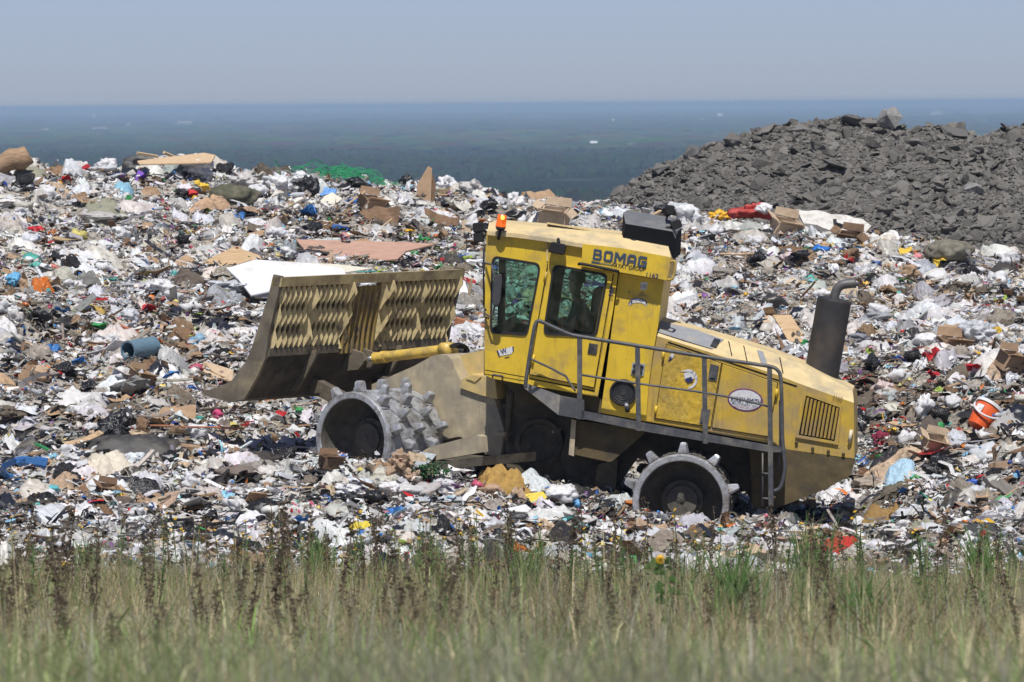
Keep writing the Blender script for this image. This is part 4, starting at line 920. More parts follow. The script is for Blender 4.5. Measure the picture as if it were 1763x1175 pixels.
# round sticker scraps
def scrap(c_, r, parent, s, seed):
    rr = random.Random(seed); w = [(c_[0] + r * rr.uniform(.5, 1.05) * math.cos(t_) * 1.2, c_[1] + r * rr.uniform(.5, 1.0) * math.sin(t_)) for t_ in np.linspace(0, 6.28, 12, endpoint=False)]
    return w
lg = decal('torn_logo', RP, [(855, 604), (866, 601.5), (884, 596.5), (884.5, 604), (880, 610), (866, 612.5), (859, 614)], SC_ - .002, STW, cab)
letters('lettering', 'W', RP, SC_ - .007, (864, 610.5), (874, 606.5), .062, INKB, lg, bold=.01); decal('logo_edge', RP, [(868, 616), (873, 616.5), (878, 614), (873, 615)], SC_ - .002, INKB, cab); decal('logo_edge', RP, [(855, 603.5), (857, 603), (861, 613.5), (859, 614)], SC_ - .007, INKB, lg); decal('logo_edge', RP, [(882, 597), (884.5, 596.5), (884.8, 604), (883, 606)], SC_ - .007, INKB, lg)
lg2 = decal('torn_logo', RP, [(1177, 643), (1186, 641), (1194, 645), (1196, 652), (1188, 655), (1180, 657)], -.829, STW, d1)
decal('logo_arc', RP, [(1171, 640)] + [(1184 + 17 * math.cos(t_), 653 + 17 * math.sin(t_)) for t_ in np.linspace(-1.6, 1.5, 12)] + [(1184 + 13 * math.cos(t_), 653 + 13 * math.sin(t_)) for t_ in np.linspace(1.4, -1.5, 12)], -.829, STW, d1)
decal('logo_mark', RP, [(1179, 653), (1190, 649), (1194, 656), (1184, 660)], -.835, INKB, d1)
for k, ch in enumerate('ACO'):
    th = -1.0 + .5 * k; letters('lettering', ch, RP, -.834, (1184 + 15 * math.cos(th) - 1.2, 653 + 15 * math.sin(th) - .2), (1184 + 15 * math.cos(th) + 1.6, 653 + 15 * math.sin(th) + 1.5), .024, INKB, d1)
decal('torn_sticker', RP, [(1150, 621), (1155, 613), (1158, 618), (1153, 622)], -.829, INKB, d1); decal('torn_sticker', RP, [(1153, 614), (1158, 605), (1161, 612), (1157, 618)], -.829, STW, d1)
ov = decal('oval_sign', RP, ellipse((1283, 689), 30.5, 19.6, .12, 40), -.826, mat('oval_purple', (.14, .03, .13), rough=.5), d2); ow = decal('oval_face', RP, ellipse((1283, 689), 28, 17.2, .12, 40), -.831, STW, ov, .003)
letters('lettering', 'KIRBY-SMITH', RP, -.835, (1258, 691), (1310, 697), .062, INKB, ov, bold=.008, shear=.15)
letters('lettering', 'MACHINERY, INC.', RP, -.835, (1260.5, 695.5), (1306, 702), .022, INKB, ov, bold=.006); letters('lettering', 'WWW.KIRBY-SMITH.COM', RP, -.835, (1263, 701), (1300, 706), .024, INKR, ov)
# roof box, lamps, beacon, mirror
ac = empty('roof_box', RP(1110, 420, 0) - np.array(M0)); ac.parent = comp
bm = bmesh.new(); nr = [(1069, 427), (1077, 385.5), (1158, 399), (1163, 412), (1161, 446)]; 
lo = [RP(x, y, -.62) for x, y in nr]; tops = [RP(1073, 366, -.10), RP(1155, 380, -.10)]
r1 = [lo[0], lo[1], lo[2], lo[3], lo[4]]; mid = [lo[0] + LR * .5, tops[0], tops[1], lo[3] + LR * .55 + np.array([0, 0, .08]), lo[4] + LR * .5]; far = [p + LR * .8 for p in mid]
add_loft(bm, [r1, mid, far]); bmesh.ops.recalc_face_normals(bm, faces=bm.faces)
for f in bm.faces: f.material_index = 1 if f.normal.z > .35 else 0  # upward faces grey, all others black
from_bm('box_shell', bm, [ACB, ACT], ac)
tube('box_latch', [RP(1091, 414, -.64), RP(1089, 432, -.64)], .014, RUB, ac); decal('latch_plate', RP, [(1086, 411), (1095, 412.5), (1095, 416), (1086, 414.5)], -.625, RUB, ac, .02)
def pod(name, c_, s, wx, wy, parent, rot=.17, dep=.14, ribs=False, m=RUB, lens=True):
    o = empty(name, RP(c_[0], c_[1], s) - np.array(wpos(parent))); o.parent = parent
    q = rounded([(c_[0] + (i * wx * math.cos(rot) - j * wy * math.sin(rot)), c_[1] + (i * wx * math.sin(rot) + j * wy * math.cos(rot))) for i, j in ((-1, -1), (1, -1), (1, 1), (-1, 1))], 3, .2)
    bm = bmesh.new(); add_loft(bm, [[RP(x, y, s) for x, y in inset(q, 2)], [RP(x, y, s + .03) for x, y in q], [RP(x, y, s + dep) for x, y in q], [RP(x, y, s + dep + .03) for x, y in inset(q, 2)]])
    if ribs:
        for k in range(5):
            u = -.75 + k * .37; x, y = c_[0] + u * wx, c_[1] + u * wx * .2 + 2; add_box(bm, RP(x, y, s), (RP(x + 1.2, y, s) - RP(x, y, s)), (RP(x, y + wy * .55, s) - RP(x, y, s)), LR * .02)
    from_bm('lamp_shell', bm, m, o); return o
wl = pod('work_lamp', (960, 428), -1.10, 14, 9.5, comp, .2, .10, True); tube('bracket', [RP(962, 419, -1.04), RP(961, 412, -.98)], .02, RUB, wl)
for cx_, cy_ in ((823, 392), (824, 409)):
    wl = pod('work_lamp', (cx_, cy_), -.55, 9, 8.5, comp, -.1, .16); tube('bracket', [RP(cx_ + 6, cy_, -.48), RP(839, 402, -.48)], .018, RUB, wl)
wl = pod('work_lamp', (1154, 362), -.35, 7, 8.5, comp, .15, .14); tube('bracket', [RP(1149, 370, -.30), RP(1147, 381, -.30)], .014, RUB, wl)
wl = pod('work_lamp', (1164, 387), -.55, 9.5, 7.5, comp, -.35, .15); tube('bracket', [RP(1157, 391, -.50), RP(1146, 393, -.50)], .016, RUB, wl)
be = empty('beacon', RP(861, 391, -1.03) - np.array(M0)); be.parent = comp
AMB = mat('amber_beacon', (.75, .13, .010), rough=.2, spec=.6, var=.15, emit=.55)
HOT = mat('lit_beacon_bulb', (1.0, .45, .06), rough=.3, emit=2.6)
bx0, bx1 = RP(862, 391, -1.03), RP(865, 370, -1.03); bl = np.linalg.norm(bx1 - bx0)
bm = bmesh.new(); add_lathe(bm, [(0, .062), (.01, .064), (bl - .012, .056), (bl, .048), (bl, .0)], bx0, bx1 - bx0, 24); from_bm('beacon_lens', bm, AMB, be, smooth=False)
bm = bmesh.new(); add_lathe(bm, [(.0, .018), (.02, .024), (.04, .018), (.046, 0)], RP(865.5, 378, -1.10), nrm([0, -.2, 1]), 12); from_bm('lit_bulb', bm, HOT, be)
tube('beacon_base', [RP(861.3, 397, -1.03), RP(862, 391, -1.03)], [.045, .066], RUB, be, 16); tube('beacon_bracket', smooth_path([RP(861, 396, -1.03), RP(860, 404, -1.0), RP(858, 412, -.96)], 3), .018, RUB, be)
mi_ = empty('mirror', RP(857, 500, -1.18) - np.array(M0)); mi_.parent = comp
mq = rounded([(852, 474), (864, 471), (865, 488), (861, 526), (849, 528), (846, 510)], 4, .3)
bm = bmesh.new(); add_loft(bm, [[RP(x, y, -1.20) for x, y in inset(mq, 2)], [RP(x, y, -1.17) for x, y in mq], [RP(x, y, -1.10) for x, y in inset(mq, 1.5)]]); from_bm('mirror_shell', bm, mat('mirror_back', (.05, .052, .058), rough=.5), mi_)
tube('mirror_arm', smooth_path([RP(836, 454, -.95), RP(846, 456, -1.1), RP(848, 464, -1.15), RP(852, 482, -1.16)], 3), .013, RAIL, mi_)
tube('mirror_arm', smooth_path([RP(835, 540, -.95), RP(846, 545, -1.1), RP(852, 525, -1.14)], 3), .013, RAIL, mi_)
tube('wiper_arm', [RP(833, 430, -.6), RP(832.5, 480, -.6), RP(834, 530, -.6)], .012, RUB, cab)
tube('grab_bar', [RP(837, 535, -.98), RP(834, 530, -1.0), RP(834, 545, -1.0), RP(842, 549, -.98)], .011, RAIL, cab); tube('step_handle', smooth_path([RP(848, 648, -.93), RP(850, 646, -.99), RP(864, 648, -.99), RP(865, 651, -.93)], 3), .012, RAIL, cab)
# inside the cab
se = empty('operator_seat', RP(1010, 600, 0) - np.array(M0)); se.parent = comp
rprism('backrest', rounded([(1021, 497), (1038, 497), (1032, 588), (1010, 588)], 3, .2), -.25, .25, RUB, se, .02); rprism('seat', [(965, 584), (1016, 588), (1012, 612), (962, 606)], -.26, .26, RUB, se, .02); rprism('seat_base', [(975, 606), (1008, 612), (1006, 655), (972, 650)], -.2, .2, DARKIN, se)
con = empty('console', RP(890, 600, 0) - np.array(M0)); con.parent = comp
rprism('dashboard', [(846, 566), (880, 548), (882, 560), (870, 640), (846, 640)], -.35, .35, RUB, con); tube('steering_column', [RP(880, 610, .02), RP(928, 556, .02)], .03, RUB, con)
sw = []
sa, sb = nrm(RP(932, 560, 0) - RP(928, 556, 0)), LR; swc = RP(929, 555, .02); swd = nrm(RP(940, 566, .02) - RP(918, 545, .02))
tube('steering_wheel', [swc + .19 * (math.cos(t_) * swd + math.sin(t_) * LR) for t_ in np.linspace(0, 2 * math.pi, 24)], .014, RUB, con)
rprism('side_console', [(930, 548), (946, 552), (944, 640), (925, 636)], .42, .7, DARKIN, con); rprism('grab_post', [(991, 466), (994.5, 466.5), (988, 515), (984.5, 514)], .80, .84, DARKIN, con)

# ---------------------------------------------------------------- deck, rails, ladder
sd = -1.34
for sg in (1, -1):
    f = (lambda p: p) if sg > 0 else mirR
    bm = bmesh.new(); add_loft(bm, [[f(RP(x, y, s)) for x, y in ((1002, 707), (1120, 730), (1327, 767), (1353, 771), (1353, 779), (1327, 779), (1120, 745), (1002, 721))] for s in (sd, -.82)]); bmesh.ops.recalc_face_normals(bm, faces=bm.faces)
    for fc in bm.faces: fc.material_index = 1 if fc.normal.z > .6 else 0
    from_bm('deck', bm, [RAIL, DECK], comp)
r0 = smooth_path([RP(904, 668, sd), RP(907, 645, sd), RP(912, 612, sd), RP(919, 570, sd), RP(922.5, 557, sd), RP(927, 553, sd), RP(934, 555, sd), RP(960, 567, sd), RP(980, 575.5, sd), RP(1000, 580, sd), RP(1100, 596, sd), RP(1214, 614.5, sd), RP(1305, 628, sd), RP(1329, 632, sd), RP(1339, 638, sd), RP(1343.5, 648, sd), RP(1345.5, 680, sd), RP(1347, 752, sd), RP(1351, 800, sd), RP(1349, 822, sd), RP(1343, 840, sd), RP(1333, 846, sd)], 5)
hr = tube('handrail', r0, .024, RAIL, None, 8)
def flat(name, p, q, wpx, m, parent, s=sd, th=.012):
    a, b2 = RP(*p, s), RP(*q, s); h_ = nrm(np.cross(b2 - a, LR)) * (wpx / 2 / 143); bm = bmesh.new(); add_box(bm, (a + b2) / 2, (b2 - a) / 2, h_, LR * th); return from_bm(name, bm, m, parent, bevel=.004)
for p, q in (((998, 581), (998, 722)), ((1097.5, 597), (1099.5, 742)), ((1212.5, 615), (1214.5, 764)), ((1325, 633), (1327.5, 872))): flat('rail_post', p, q, 8.5, RAIL, hr)
tube('mid_rail', smooth_path([RP(1002, 646, sd), RP(1094, 660, sd), RP(1200, 674.5, sd), RP(1270, 687, sd), RP(1322, 700, sd)], 4), .014, RAIL, hr); tube('mid_rail', smooth_path([RP(910, 616, sd), RP(926, 624, sd), RP(950, 635, sd), RP(966, 644, sd), RP(974, 648, sd), RP(980, 658, sd), RP(991, 674, sd)], 3), .014, RAIL, hr)
tube('ladder_stile', [RP(1313, 780, sd + .02), RP(1313, 872, sd + .02)], .010, RAIL, hr); tube('ladder_rung', [RP(1312, 815, sd), RP(1327, 816.5, sd)], .012, RAIL, hr); tube('ladder_rung', [RP(1312, 858, sd), RP(1327, 859.5, sd)], .012, RAIL, hr); tube('ladder_stile', [RP(1343, 690, sd + .1), RP(1343.5, 755, sd + .1), RP(1340, 808, sd + .1)], .016, RAIL, hr)
# far rail
tube('handrail', smooth_path([mirR(RP(1110, 590, sd)), mirR(RP(1200, 606, sd)), mirR(RP(1262, 618, sd)), mirR(RP(1310, 645, sd)), mirR(RP(1325, 660, sd))], 4), .024, RAIL)
# flared step in front of the door
stp = empty('step_box', RP(960, 690, -1.2) - np.array(M0)); stp.parent = comp
bm = bmesh.new(); add_loft(bm, [[RP(903, 659, -1.05), RP(903, 669, -1.05), RP(903, 669, -.9), RP(903, 659, -.9)], [RP(964.5, 681, sd), RP(961.5, 715, sd), RP(961.5, 715, -.9), RP(964.5, 681, -.9)]]); from_bm('flared_side', bm, DECK, stp)
bm = bmesh.new(); add_loft(bm, [[RP(x, y, s) for x, y in ((964.5, 681), (1006, 689), (1006, 723), (961.5, 715))] for s in (sd, -.9)]); bmesh.ops.recalc_face_normals(bm, faces=bm.faces)
for fc in bm.faces: fc.material_index = 1 if fc.normal.z > .6 else 0
from_bm('step_body', bm, [RAIL, DECK], stp)

# ---------------------------------------------------------------- front half
fprism('front_frame', [(640, 662), (712, 631), (744, 613), (757, 610.5), (769, 611.5), (777, 618), (791, 652), (852, 689), (868, 742), (866, 760), (861, 786), (836, 783), (826, 765), (790, 752), (700, 770), (640, 760)], -.50, .50, DUSTY, bevel=.02)
fprism('frame_beam', [(762, 620), (836, 602), (846, 610), (846, 665), (800, 668), (776, 650)], -.30, .42, HATCH, bevel=.015)
fprism('hatch_cover', [(793, 655), (812, 644), (852, 652), (856, 688), (826, 680), (792, 668)], -.54, .30, HATCH, bevel=.02)
fprism('hatch_lid', [(802, 652), (812, 646), (828, 649), (818, 658)], -.555, -.30, HATCH, bevel=.006)
fprism('hinge_plate', [(850, 690), (884, 700), (884, 800), (846, 790), (862, 745)], -.42, .42, GRIME)
fprism('tie_eye', [(852, 744), (869, 745), (868, 752), (850, 750)], -.60, -.48, DUSTY)
fprism('scraper_bar', [(728, 777), (740, 770), (820, 749), (828, 752), (830, 779), (738, 795), (729, 797)], -1.62, -1.50, DUSTY, bevel=.02)
fprism('scraper_tray', [(714, 791), (760, 795), (832, 786), (830, 802), (770, 808), (714, 800)], -1.66, -.60, GRIME)
# blade
BLD = empty('blade', FP(640, 640, 0) - np.array(M0)); BLD.parent = comp
sB = -1.82
endp = [(470.5, 473), (462, 509), (449, 550), (437, 588), (424, 622), (399, 655), (372, 670), (346, 676), (360, 684), (396, 693), (420, 688), (443, 648), (456, 619), (463, 573), (477, 513), (484, 476)]
fprism('end_plate', endp, sB, sB + .05, BLADE, BLD); fprism('end_plate', endp, sB, sB + .05, BLADE, BLD)
q = [o for o in BLD.children if o.name.startswith('end_plate')][1]
for v in q.data.vertices: v.co = v.co + V3(LF * (-2 * sB - .05))
back = [(478, 508), (464, 573), (457, 619), (444, 648), (424, 684)]
def bprof(k):       # point k (0 top, 1 bottom) along the rear curve of the blade at its near end
    pts = np.array([(483, 478), (477, 513), (463, 573), (456, 619), (443, 648), (421, 688)], float); d_ = np.r_[0, np.cumsum(np.hypot(*np.diff(pts, axis=0).T))]; d_ /= d_[-1]
    return np.interp(k, d_, pts[:, 0]), np.interp(k, d_, pts[:, 1])
bw_ = -2 * sB
FD = nrm(np.cross(LF, [0, 0, 1])); FD = FD if FD[0] < 0 else -FD         # forward for the front half
def bpt(k, s, f=0.0): x, y = bprof(k); return FP(x, y, sB) + LF * (s - sB) + FD * f
def shell(name, k0, k1, f0, f1, s0, s1, m, n=10):
    bm = bmesh.new(); ks = np.linspace(k0, k1, n); ring = [bpt(k, 0, f0) for k in ks] + [bpt(k, 0, f1) for k in ks[::-1]]
    add_loft(bm, [[p + LF * s for p in ring] for s in (s0, s1)]); return from_bm(name, bm, m, BLD)
shell('lower_mouldboard', .60, 1.0, .02, .10, sB + .05, -sB - .05, mat('muddy_shaded_blade_steel', (.085, .072, .056), rough=.85, spec=.2, dirt=(.16, .135, .10), dirt_amt=.35, dscale=2.2, var=.3, bump=.5, bscale=12))  # shade on the lower blade put into the dark base colour, with mud
bm = bmesh.new(); add_loft(bm, [[FP(x, y, sB + .05) + LF * s for x, y in ((346, 676), (360, 684), (396, 693), (430, 676), (420, 662), (372, 668))] for s in (0, bw_ - .1)]); from_bm('cutting_edge', bm, BLADE, BLD)
shell('top_rail', -.0, .075, -.03, .13, sB + .0, -sB, mat('blade_rail_paint', (.50, .40, .20), rough=.7, dirt=(.24, .17, .10), dirt_amt=.5, dscale=3, scratch=.4), 4)
shell('screen_footing', .565, .63, -.015, .13, sB + .05, -sB - .05, BLADE, 3)
# screen: straps set like louvres, lit diamonds cut as lozenges, shaded plates as dark bars
ns = 36; wide = {6, 13, 20, 21, 28, 35}; EV = nrm(.66 * LF - .75 * FD); NV = nrm(-.75 * LF - .66 * FD); rr_ = random.Random(3)
SLATB = mat('screen_bar', (.26, .19, .07), rough=.75, dirt=(.10, .08, .06), dirt_amt=.4, dscale=4)
for k in range(ns):
    s = sB + .10 + k * (bw_ - .2) / (ns - 1); isw = k in wide
    if 15 <= k <= 19: continue
    bm = bmesh.new(); n = 37; ks = np.linspace(.062, .60, n); L_, R__ = [], []; per_ = 2.0 if isw else 3.05; w0 = .090 if isw else .049; ph = (.30 if (k // 7) % 2 else .05) if isw else .0
    for kk in ks:
        u = (kk - .062) / .538; t_ = abs(((u * per_ + ph) % 1.0) * 2 - 1); w = .006 + w0 * (1 - t_); c_ = bpt(kk, s - sB + sB, .0)
        L_.append(c_ - EV * w); R__.append(c_ + EV * w)
    add_loft(bm, [[L_[i], R__[i], R__[i] - NV * .012, L_[i] - NV * .012] for i in range(n)]); sl = from_bm('screen_slat', bm, SLATM, BLD)
    bm = bmesh.new(); add_loft(bm, [[bpt(kk, s, .018) + LF * d_ for d_ in (-.010, .010)] + [bpt(kk, s, .12) + LF * d_ for d_ in (.010, -.010)] for kk in np.linspace(.06, .60, 5)]); from_bm('screen_bar', bm, SLATB, BLD)
# centre ribs and lift bracket
for s_ in np.linspace(-.38, .22, 7):
    bm = bmesh.new(); ks = np.linspace(.10, .64, 8)
    ring = [bpt(kk, 0, .10) for kk in ks] + [bpt(kk, 0, .02 - .12 * (kk - .1)) for kk in ks[::-1]]
    add_loft(bm, [[p + LF * (s_ + d_) for p in ring] for d_ in (-.012, .012)]); from_bm('centre_rib', bm, mat('rib_paint', (.36, .25, .075), rough=.65, dirt=(.16, .12, .09), dirt_amt=.45, dscale=4, scratch=.4), BLD)
for s_ in (-.95, .75):
    bm = bmesh.new(); ks = np.linspace(.60, .95, 9); ring = [bpt(kk, 0, .05) for kk in ks] + [bpt(kk, 0, -.06 - .05 * math.sin(kk * 3.1)) for kk in ks[::-1]]
    add_loft(bm, [[p + LF * (s_ + d_) for p in ring] for d_ in (-.02, .02)]); from_bm('rear_rib', bm, BLADE, BLD)
bm = bmesh.new()
for s_ in (-.16, .06): add_loft(bm, [[p + LF * d_ for p in (bpt(.60, s_, .03), bpt(.80, s_, .03), bpt(.78, s_, -.26), bpt(.70, s_, -.30), bpt(.64, s_, -.22))] for d_ in (-.025, .025)])
from_bm('lift_bracket', bm, BLADE, BLD)
for s_ in (-.62, .62):       # push arms
    bm = bmesh.new(); a = bpt(.9, s_, 0); b2 = wf + LF * (1.62 + s_) - FD * .1; add_box(bm, (a + b2) / 2, (b2 - a) / 2, LF * .06, np.array([0, 0, .10])); from_bm('push_arm', bm, GRIME, comp)
# lift cylinder
cy = empty('lift_cylinder', FP(700, 610, -.05) - np.array(M0)); cy.parent = comp
c0, c1, c2 = FP(618, 621, -.05), FP(645, 617, -.05), FP(771, 602, -.05)
CYL = mat('yellow_cylinder', (.66, .46, .10), rough=.4, spec=.5, dirt=(.34, .24, .10), dirt_amt=.35, dscale=5, scratch=.4)
tube('rod', [c0, c1], .035, mat('chrome_rod', (.5, .5, .5), rough=.25, metal=.8), cy, 14); bm = bmesh.new(); add_tube(bm, [c1, c2], .068, 20); vv = nrm(c2 - c1); add_tube(bm, [c1 + vv * .12, c1 + vv * .20], .078, 20); add_tube(bm, [c1, c1 + vv * .05], .076, 20); from_bm('barrel', bm, CYL, cy, bevel=.006)
tube('rod_eye', [c0 - LF * .09, c0 + LF * .09], .075, BLADE, cy, 16); tube('barrel_eye', [c2 - LF * .10, c2 + LF * .10], .09, CYL, cy, 16)
for k in range(3): tube('hose', smooth_path([c2 + np.array([0, 0, .05]) - LF * (.05 - .05 * k), FP(785 + 4 * k, 598 - 3 * k, -.1), FP(800 + 3 * k, 601, 0), FP(796, 612, .0)], 5), .014, RUB, cy)
# dried muck piled on ledges: on the scraper tray

# ---------------------------------------------------------------- the operator
def skin_mesh(name, joints, edges, radii, m, sub=2):
    me = bpy.data.meshes.new(name); me.from_pydata([tuple(map(float, j)) for j in joints], edges, []); o = bpy.data.objects.new(name, me); COL.objects.link(o)
    sk_ = o.modifiers.new('s', 'SKIN'); sk_.use_smooth_shade = True
    for v, r in zip(me.skin_vertices[0].data, radii): v.radius = r if isinstance(r, tuple) else (r, r)
    me.skin_vertices[0].data[0].use_root = True
    ss = o.modifiers.new('d', 'SUBSURF'); ss.levels = sub; ss.render_levels = sub
    dg = bpy.context.evaluated_depsgraph_get(); dg.update(); out = bpy.data.meshes.new_from_object(o.evaluated_get(dg)); bpy.data.objects.remove(o)
    for p_ in out.polygons: p_.use_smooth = True
    out.materials.clear(); return link(name, out, None, m)
UPR = nrm(RP(990, 560, 0) * 0 + np.array([.09, 0, 1.0])); FW = nrm(RP(900, 560, 0) - RP(1000, 575, 0)); NEAR = -LR
hip = RP(1004, 583, 0)
def B_(f, n_, u): return hip + FW * f + NEAR * n_ + UPR * u          # forward, towards the viewer, up
SKIN = mat('skin', (.34, .20, .13), rough=.55, spec=.35); SHIRT = mat('dark_green_shirt', (.09, .17, .17), rough=.85); VEST = mat('safety_vest', (.12, .28, .26), rough=.85); STRIPE = mat('orange_stripe', (.85, .13, .04), rough=.7); HAT = mat('olive_hat', (.11, .15, .12), rough=.9); TROU = mat('dark_trousers', (.03, .035, .05), rough=.9)
person = None
J, E, Rr_ = [], [], []
def jt(p_, r, frm=None):
    J.append(p_); Rr_.append(r); 
    if frm is not None: E.append((frm, len(J) - 1))
    return len(J) - 1
pel = jt(B_(0, 0, .02), (.15, .12)); ab = jt(B_(.03, 0, .17), (.14, .115), pel); ch_ = jt(B_(.07, 0, .34), (.155, .12), ab); nk = jt(B_(.11, 0, .47), .06, ch_); hd0 = jt(B_(.135, 0, .545), .055, nk); hd1 = jt(B_(.15, 0, .60), (.078, .088), hd0); hd2 = jt(B_(.145, 0, .67), (.085, .098), hd1); hd3 = jt(B_(.135, 0, .735), (.07, .08), hd2)
for sg in (1, -1):
    sh = jt(B_(.08, .17 * sg, .41), .062, ch_); el = jt(B_(.17, .25 * sg, .16), .047, sh); wr_ = jt(B_(.41, .19 * sg, .15), .030, el); pm = jt(B_(.475, .17 * sg, .165), (.038, .02), wr_)
    for k in range(4):
        a0 = jt(B_(.515, (.17 + (k - 1.5) * .018) * sg, .172 - .002 * k), .0095, pm); a1 = jt(B_(.540, (.17 + (k - 1.5) * .019) * sg, .155), .0085, a0); jt(B_(.532 - .003 * k, (.17 + (k - 1.5) * .019) * sg, .132), .0075, a1)
    t0 = jt(B_(.48, .125 * sg, .168), .011, pm); jt(B_(.507, .112 * sg, .155), .009, t0)
    th_ = jt(B_(.10, .10 * sg, .0), .088, pel); kn = jt(B_(.47, .13 * sg, .02), .062, th_); an_ = jt(B_(.52, .13 * sg, -.36), .042, kn); ft = jt(B_(.64, .13 * sg, -.42), .035, an_)
person = skin_mesh('person', J, E, Rr_, SKIN); tag(person, 'operator in a brimmed hat and dark vest with orange stripes, seated inside the cab', 'person')
pl = np.array(person.location)
def worn(name, joints, edges, radii, m): o = skin_mesh(name, joints, edges, radii, m); o.parent = person; return o
sj = [B_(.0, 0, .03), B_(.03, 0, .17), B_(.07, 0, .34), B_(.10, 0, .435)]; se_ = [(0, 1), (1, 2), (2, 3)]; sr = [(.165, .135), (.155, .13), (.17, .135), (.09, .085)]
for sg in (1, -1):
    k = len(sj); sj += [B_(.08, .17 * sg, .41), B_(.17, .25 * sg, .16), B_(.36, .205 * sg, .152)]; se_ += [(2, k), (k, k + 1), (k + 1, k + 2)]; sr += [.075, .060, .044]
worn('shirt', sj, se_, sr, SHIRT)
worn('vest', [B_(.0, 0, .06), B_(.03, 0, .17), B_(.07, 0, .32), B_(.09, 0, .42)], [(0, 1), (1, 2), (2, 3)], [(.178, .148), (.168, .143), (.182, .148), (.13, .10)], VEST)
tj = [B_(0, 0, .02)]; te = []; tr_ = [(.17, .14)]
for sg in (1, -1):
    k = len(tj); tj += [B_(.10, .10 * sg, .0), B_(.47, .13 * sg, .02), B_(.52, .13 * sg, -.34)]; te += [(0, k), (k, k + 1), (k + 1, k + 2)]; tr_ += [.10, .074, .058]
worn('trousers', tj, te, tr_, TROU)
bm = bmesh.new(); hx = B_(.14, 0, .70); add_lathe(bm, [(-.012, .175), (.0, .17), (.004, .115), (.03, .108), (.10, .095), (.125, .07), (.13, 0)], hx, nrm(UPR * 1 - FW * .12), 28); from_bm('hat', bm, HAT, person, smooth=True)
bm = bmesh.new(); add_loft(bm, [[B_(.235, s_, .64), B_(.268, s_ * .7, .615), B_(.235, s_, .605)] for s_ in (-.02, .02)]); from_bm('nose', bm, SKIN, person, smooth=True)
for s_ in (-.033, .033):
    bm = bmesh.new(); bmesh.ops.create_uvsphere(bm, u_segments=10, v_segments=8, radius=.013, matrix=Matrix.Translation(V3(B_(.224, s_, .655)))); from_bm('eye', bm, RUB, person, smooth=True)
    bm = bmesh.new(); bmesh.ops.create_uvsphere(bm, u_segments=10, v_segments=8, radius=.028, matrix=Matrix.Translation(V3(B_(.14, s_ * 2.75, .64))) @ Matrix.Diagonal((.7, .4, 1, 1))); from_bm('ear', bm, SKIN, person, smooth=True)
bm = bmesh.new(); add_box(bm, B_(.232, 0, .585), NEAR * .025, FW * .004, UPR * .004); from_bm('mouth', bm, mat('lips', (.16, .06, .05), rough=.5), person)
for f0 in (-.01, .045):
    bm = bmesh.new(); add_loft(bm, [[B_(f0 + a_, .192, u_), B_(f0 + .028 + a_, .192, u_), B_(f0 + .028 + a_, .17, u_), B_(f0 + a_, .17, u_)] for u_, a_ in ((.10, .0), (.23, .02), (.38, .03))]); from_bm('orange_stripe', bm, STRIPE, person)
for sg in (1, -1): tube('sleeve_band', [B_(.24, .228 * sg, .158), B_(.29, .218 * sg, .156)], .062, STRIPE, person, 14)

# ================================================================== things lying in the waste
CARD = mat('cardboard', (.38, .26, .165), rough=.9, spec=.15, var=.12, dscale=3, dirt=(.24, .165, .11), dirt_amt=.3, bump=.15, bscale=9)
CARDD = mat('dark_cardboard', (.21, .135, .085), rough=.9, spec=.15, var=.15, dscale=4, dirt=(.12, .08, .055), dirt_amt=.3, bump=.2)
CARDL = mat('pale_cardboard', (.52, .40, .28), rough=.9, spec=.15, var=.1, dscale=3, dirt=(.38, .28, .19), dirt_amt=.3)
PLY = mat('plywood', (.52, .37, .22), rough=.8, spec=.2, var=.12, dscale=3, dirt=(.38, .25, .14), dirt_amt=.4, stretch=(1, 6, 1))
PINKB = mat('pinkish_board', (.46, .29, .22), rough=.85, spec=.15, var=.10, dscale=2.5, dirt=(.34, .22, .17), dirt_amt=.3, stretch=(1, 3, 1))
WHB = mat('white_board', (.72, .73, .76), rough=.6, spec=.3, var=.06, dscale=2, dirt=(.50, .46, .40), dirt_amt=.22)
CREAMB = mat('cream_board', (.62, .59, .49), rough=.75, var=.08)
WOOD = mat('weathered_wood', (.34, .225, .135), rough=.85, var=.25, dscale=6, dirt=(.20, .13, .08), dirt_amt=.4, stretch=(1, 1, 6))
RWOOD = mat('reddish_wood', (.36, .15, .075), rough=.8, var=.2, dscale=6)
LWOOD = mat('fresh_wood', (.58, .42, .26), rough=.8, var=.12, dscale=6)
WBAG = mat('white_bag', (.78, .78, .79), rough=.38, spec=.4, var=.08, dscale=6, transl=.18, bump=.55, bscale=26, dirt=(.5, .46, .40), dirt_amt=.12)
CBAG = mat('clear_bag', (.66, .68, .71), rough=.25, spec=.55, var=.15, dscale=8, transl=.25, bump=.8, bscale=30)
BBAG = mat('black_bag', (.020, .020, .023), rough=.28, spec=.55, var=.2, dscale=6, bump=.8, bscale=22, bdist=.04, dirt=(.10, .085, .07), dirt_amt=.12)
GBAG = mat('greyish_bag', (.50, .48, .46), rough=.45, var=.12, transl=.1, bump=.6, bscale=24)
OLIVE = mat('olive_fabric', (.105, .105, .075), rough=.95, spec=.1, var=.18, dscale=4, dirt=(.20, .18, .13), dirt_amt=.25)
OLIVL = mat('pale_olive_fabric', (.27, .265, .20), rough=.95, spec=.1, var=.15, dscale=4)
FOAM = mat('dirty_foam', (.20, .185, .145), rough=.95, spec=.1, var=.25, dscale=6, dirt=(.11, .10, .085), dirt_amt=.35)
MATT = mat('stained_white_quilt', (.62, .60, .56), rough=.9, spec=.1, var=.1, dscale=7, dirt=(.42, .38, .34), dirt_amt=.35, bump=.5, bscale=10)
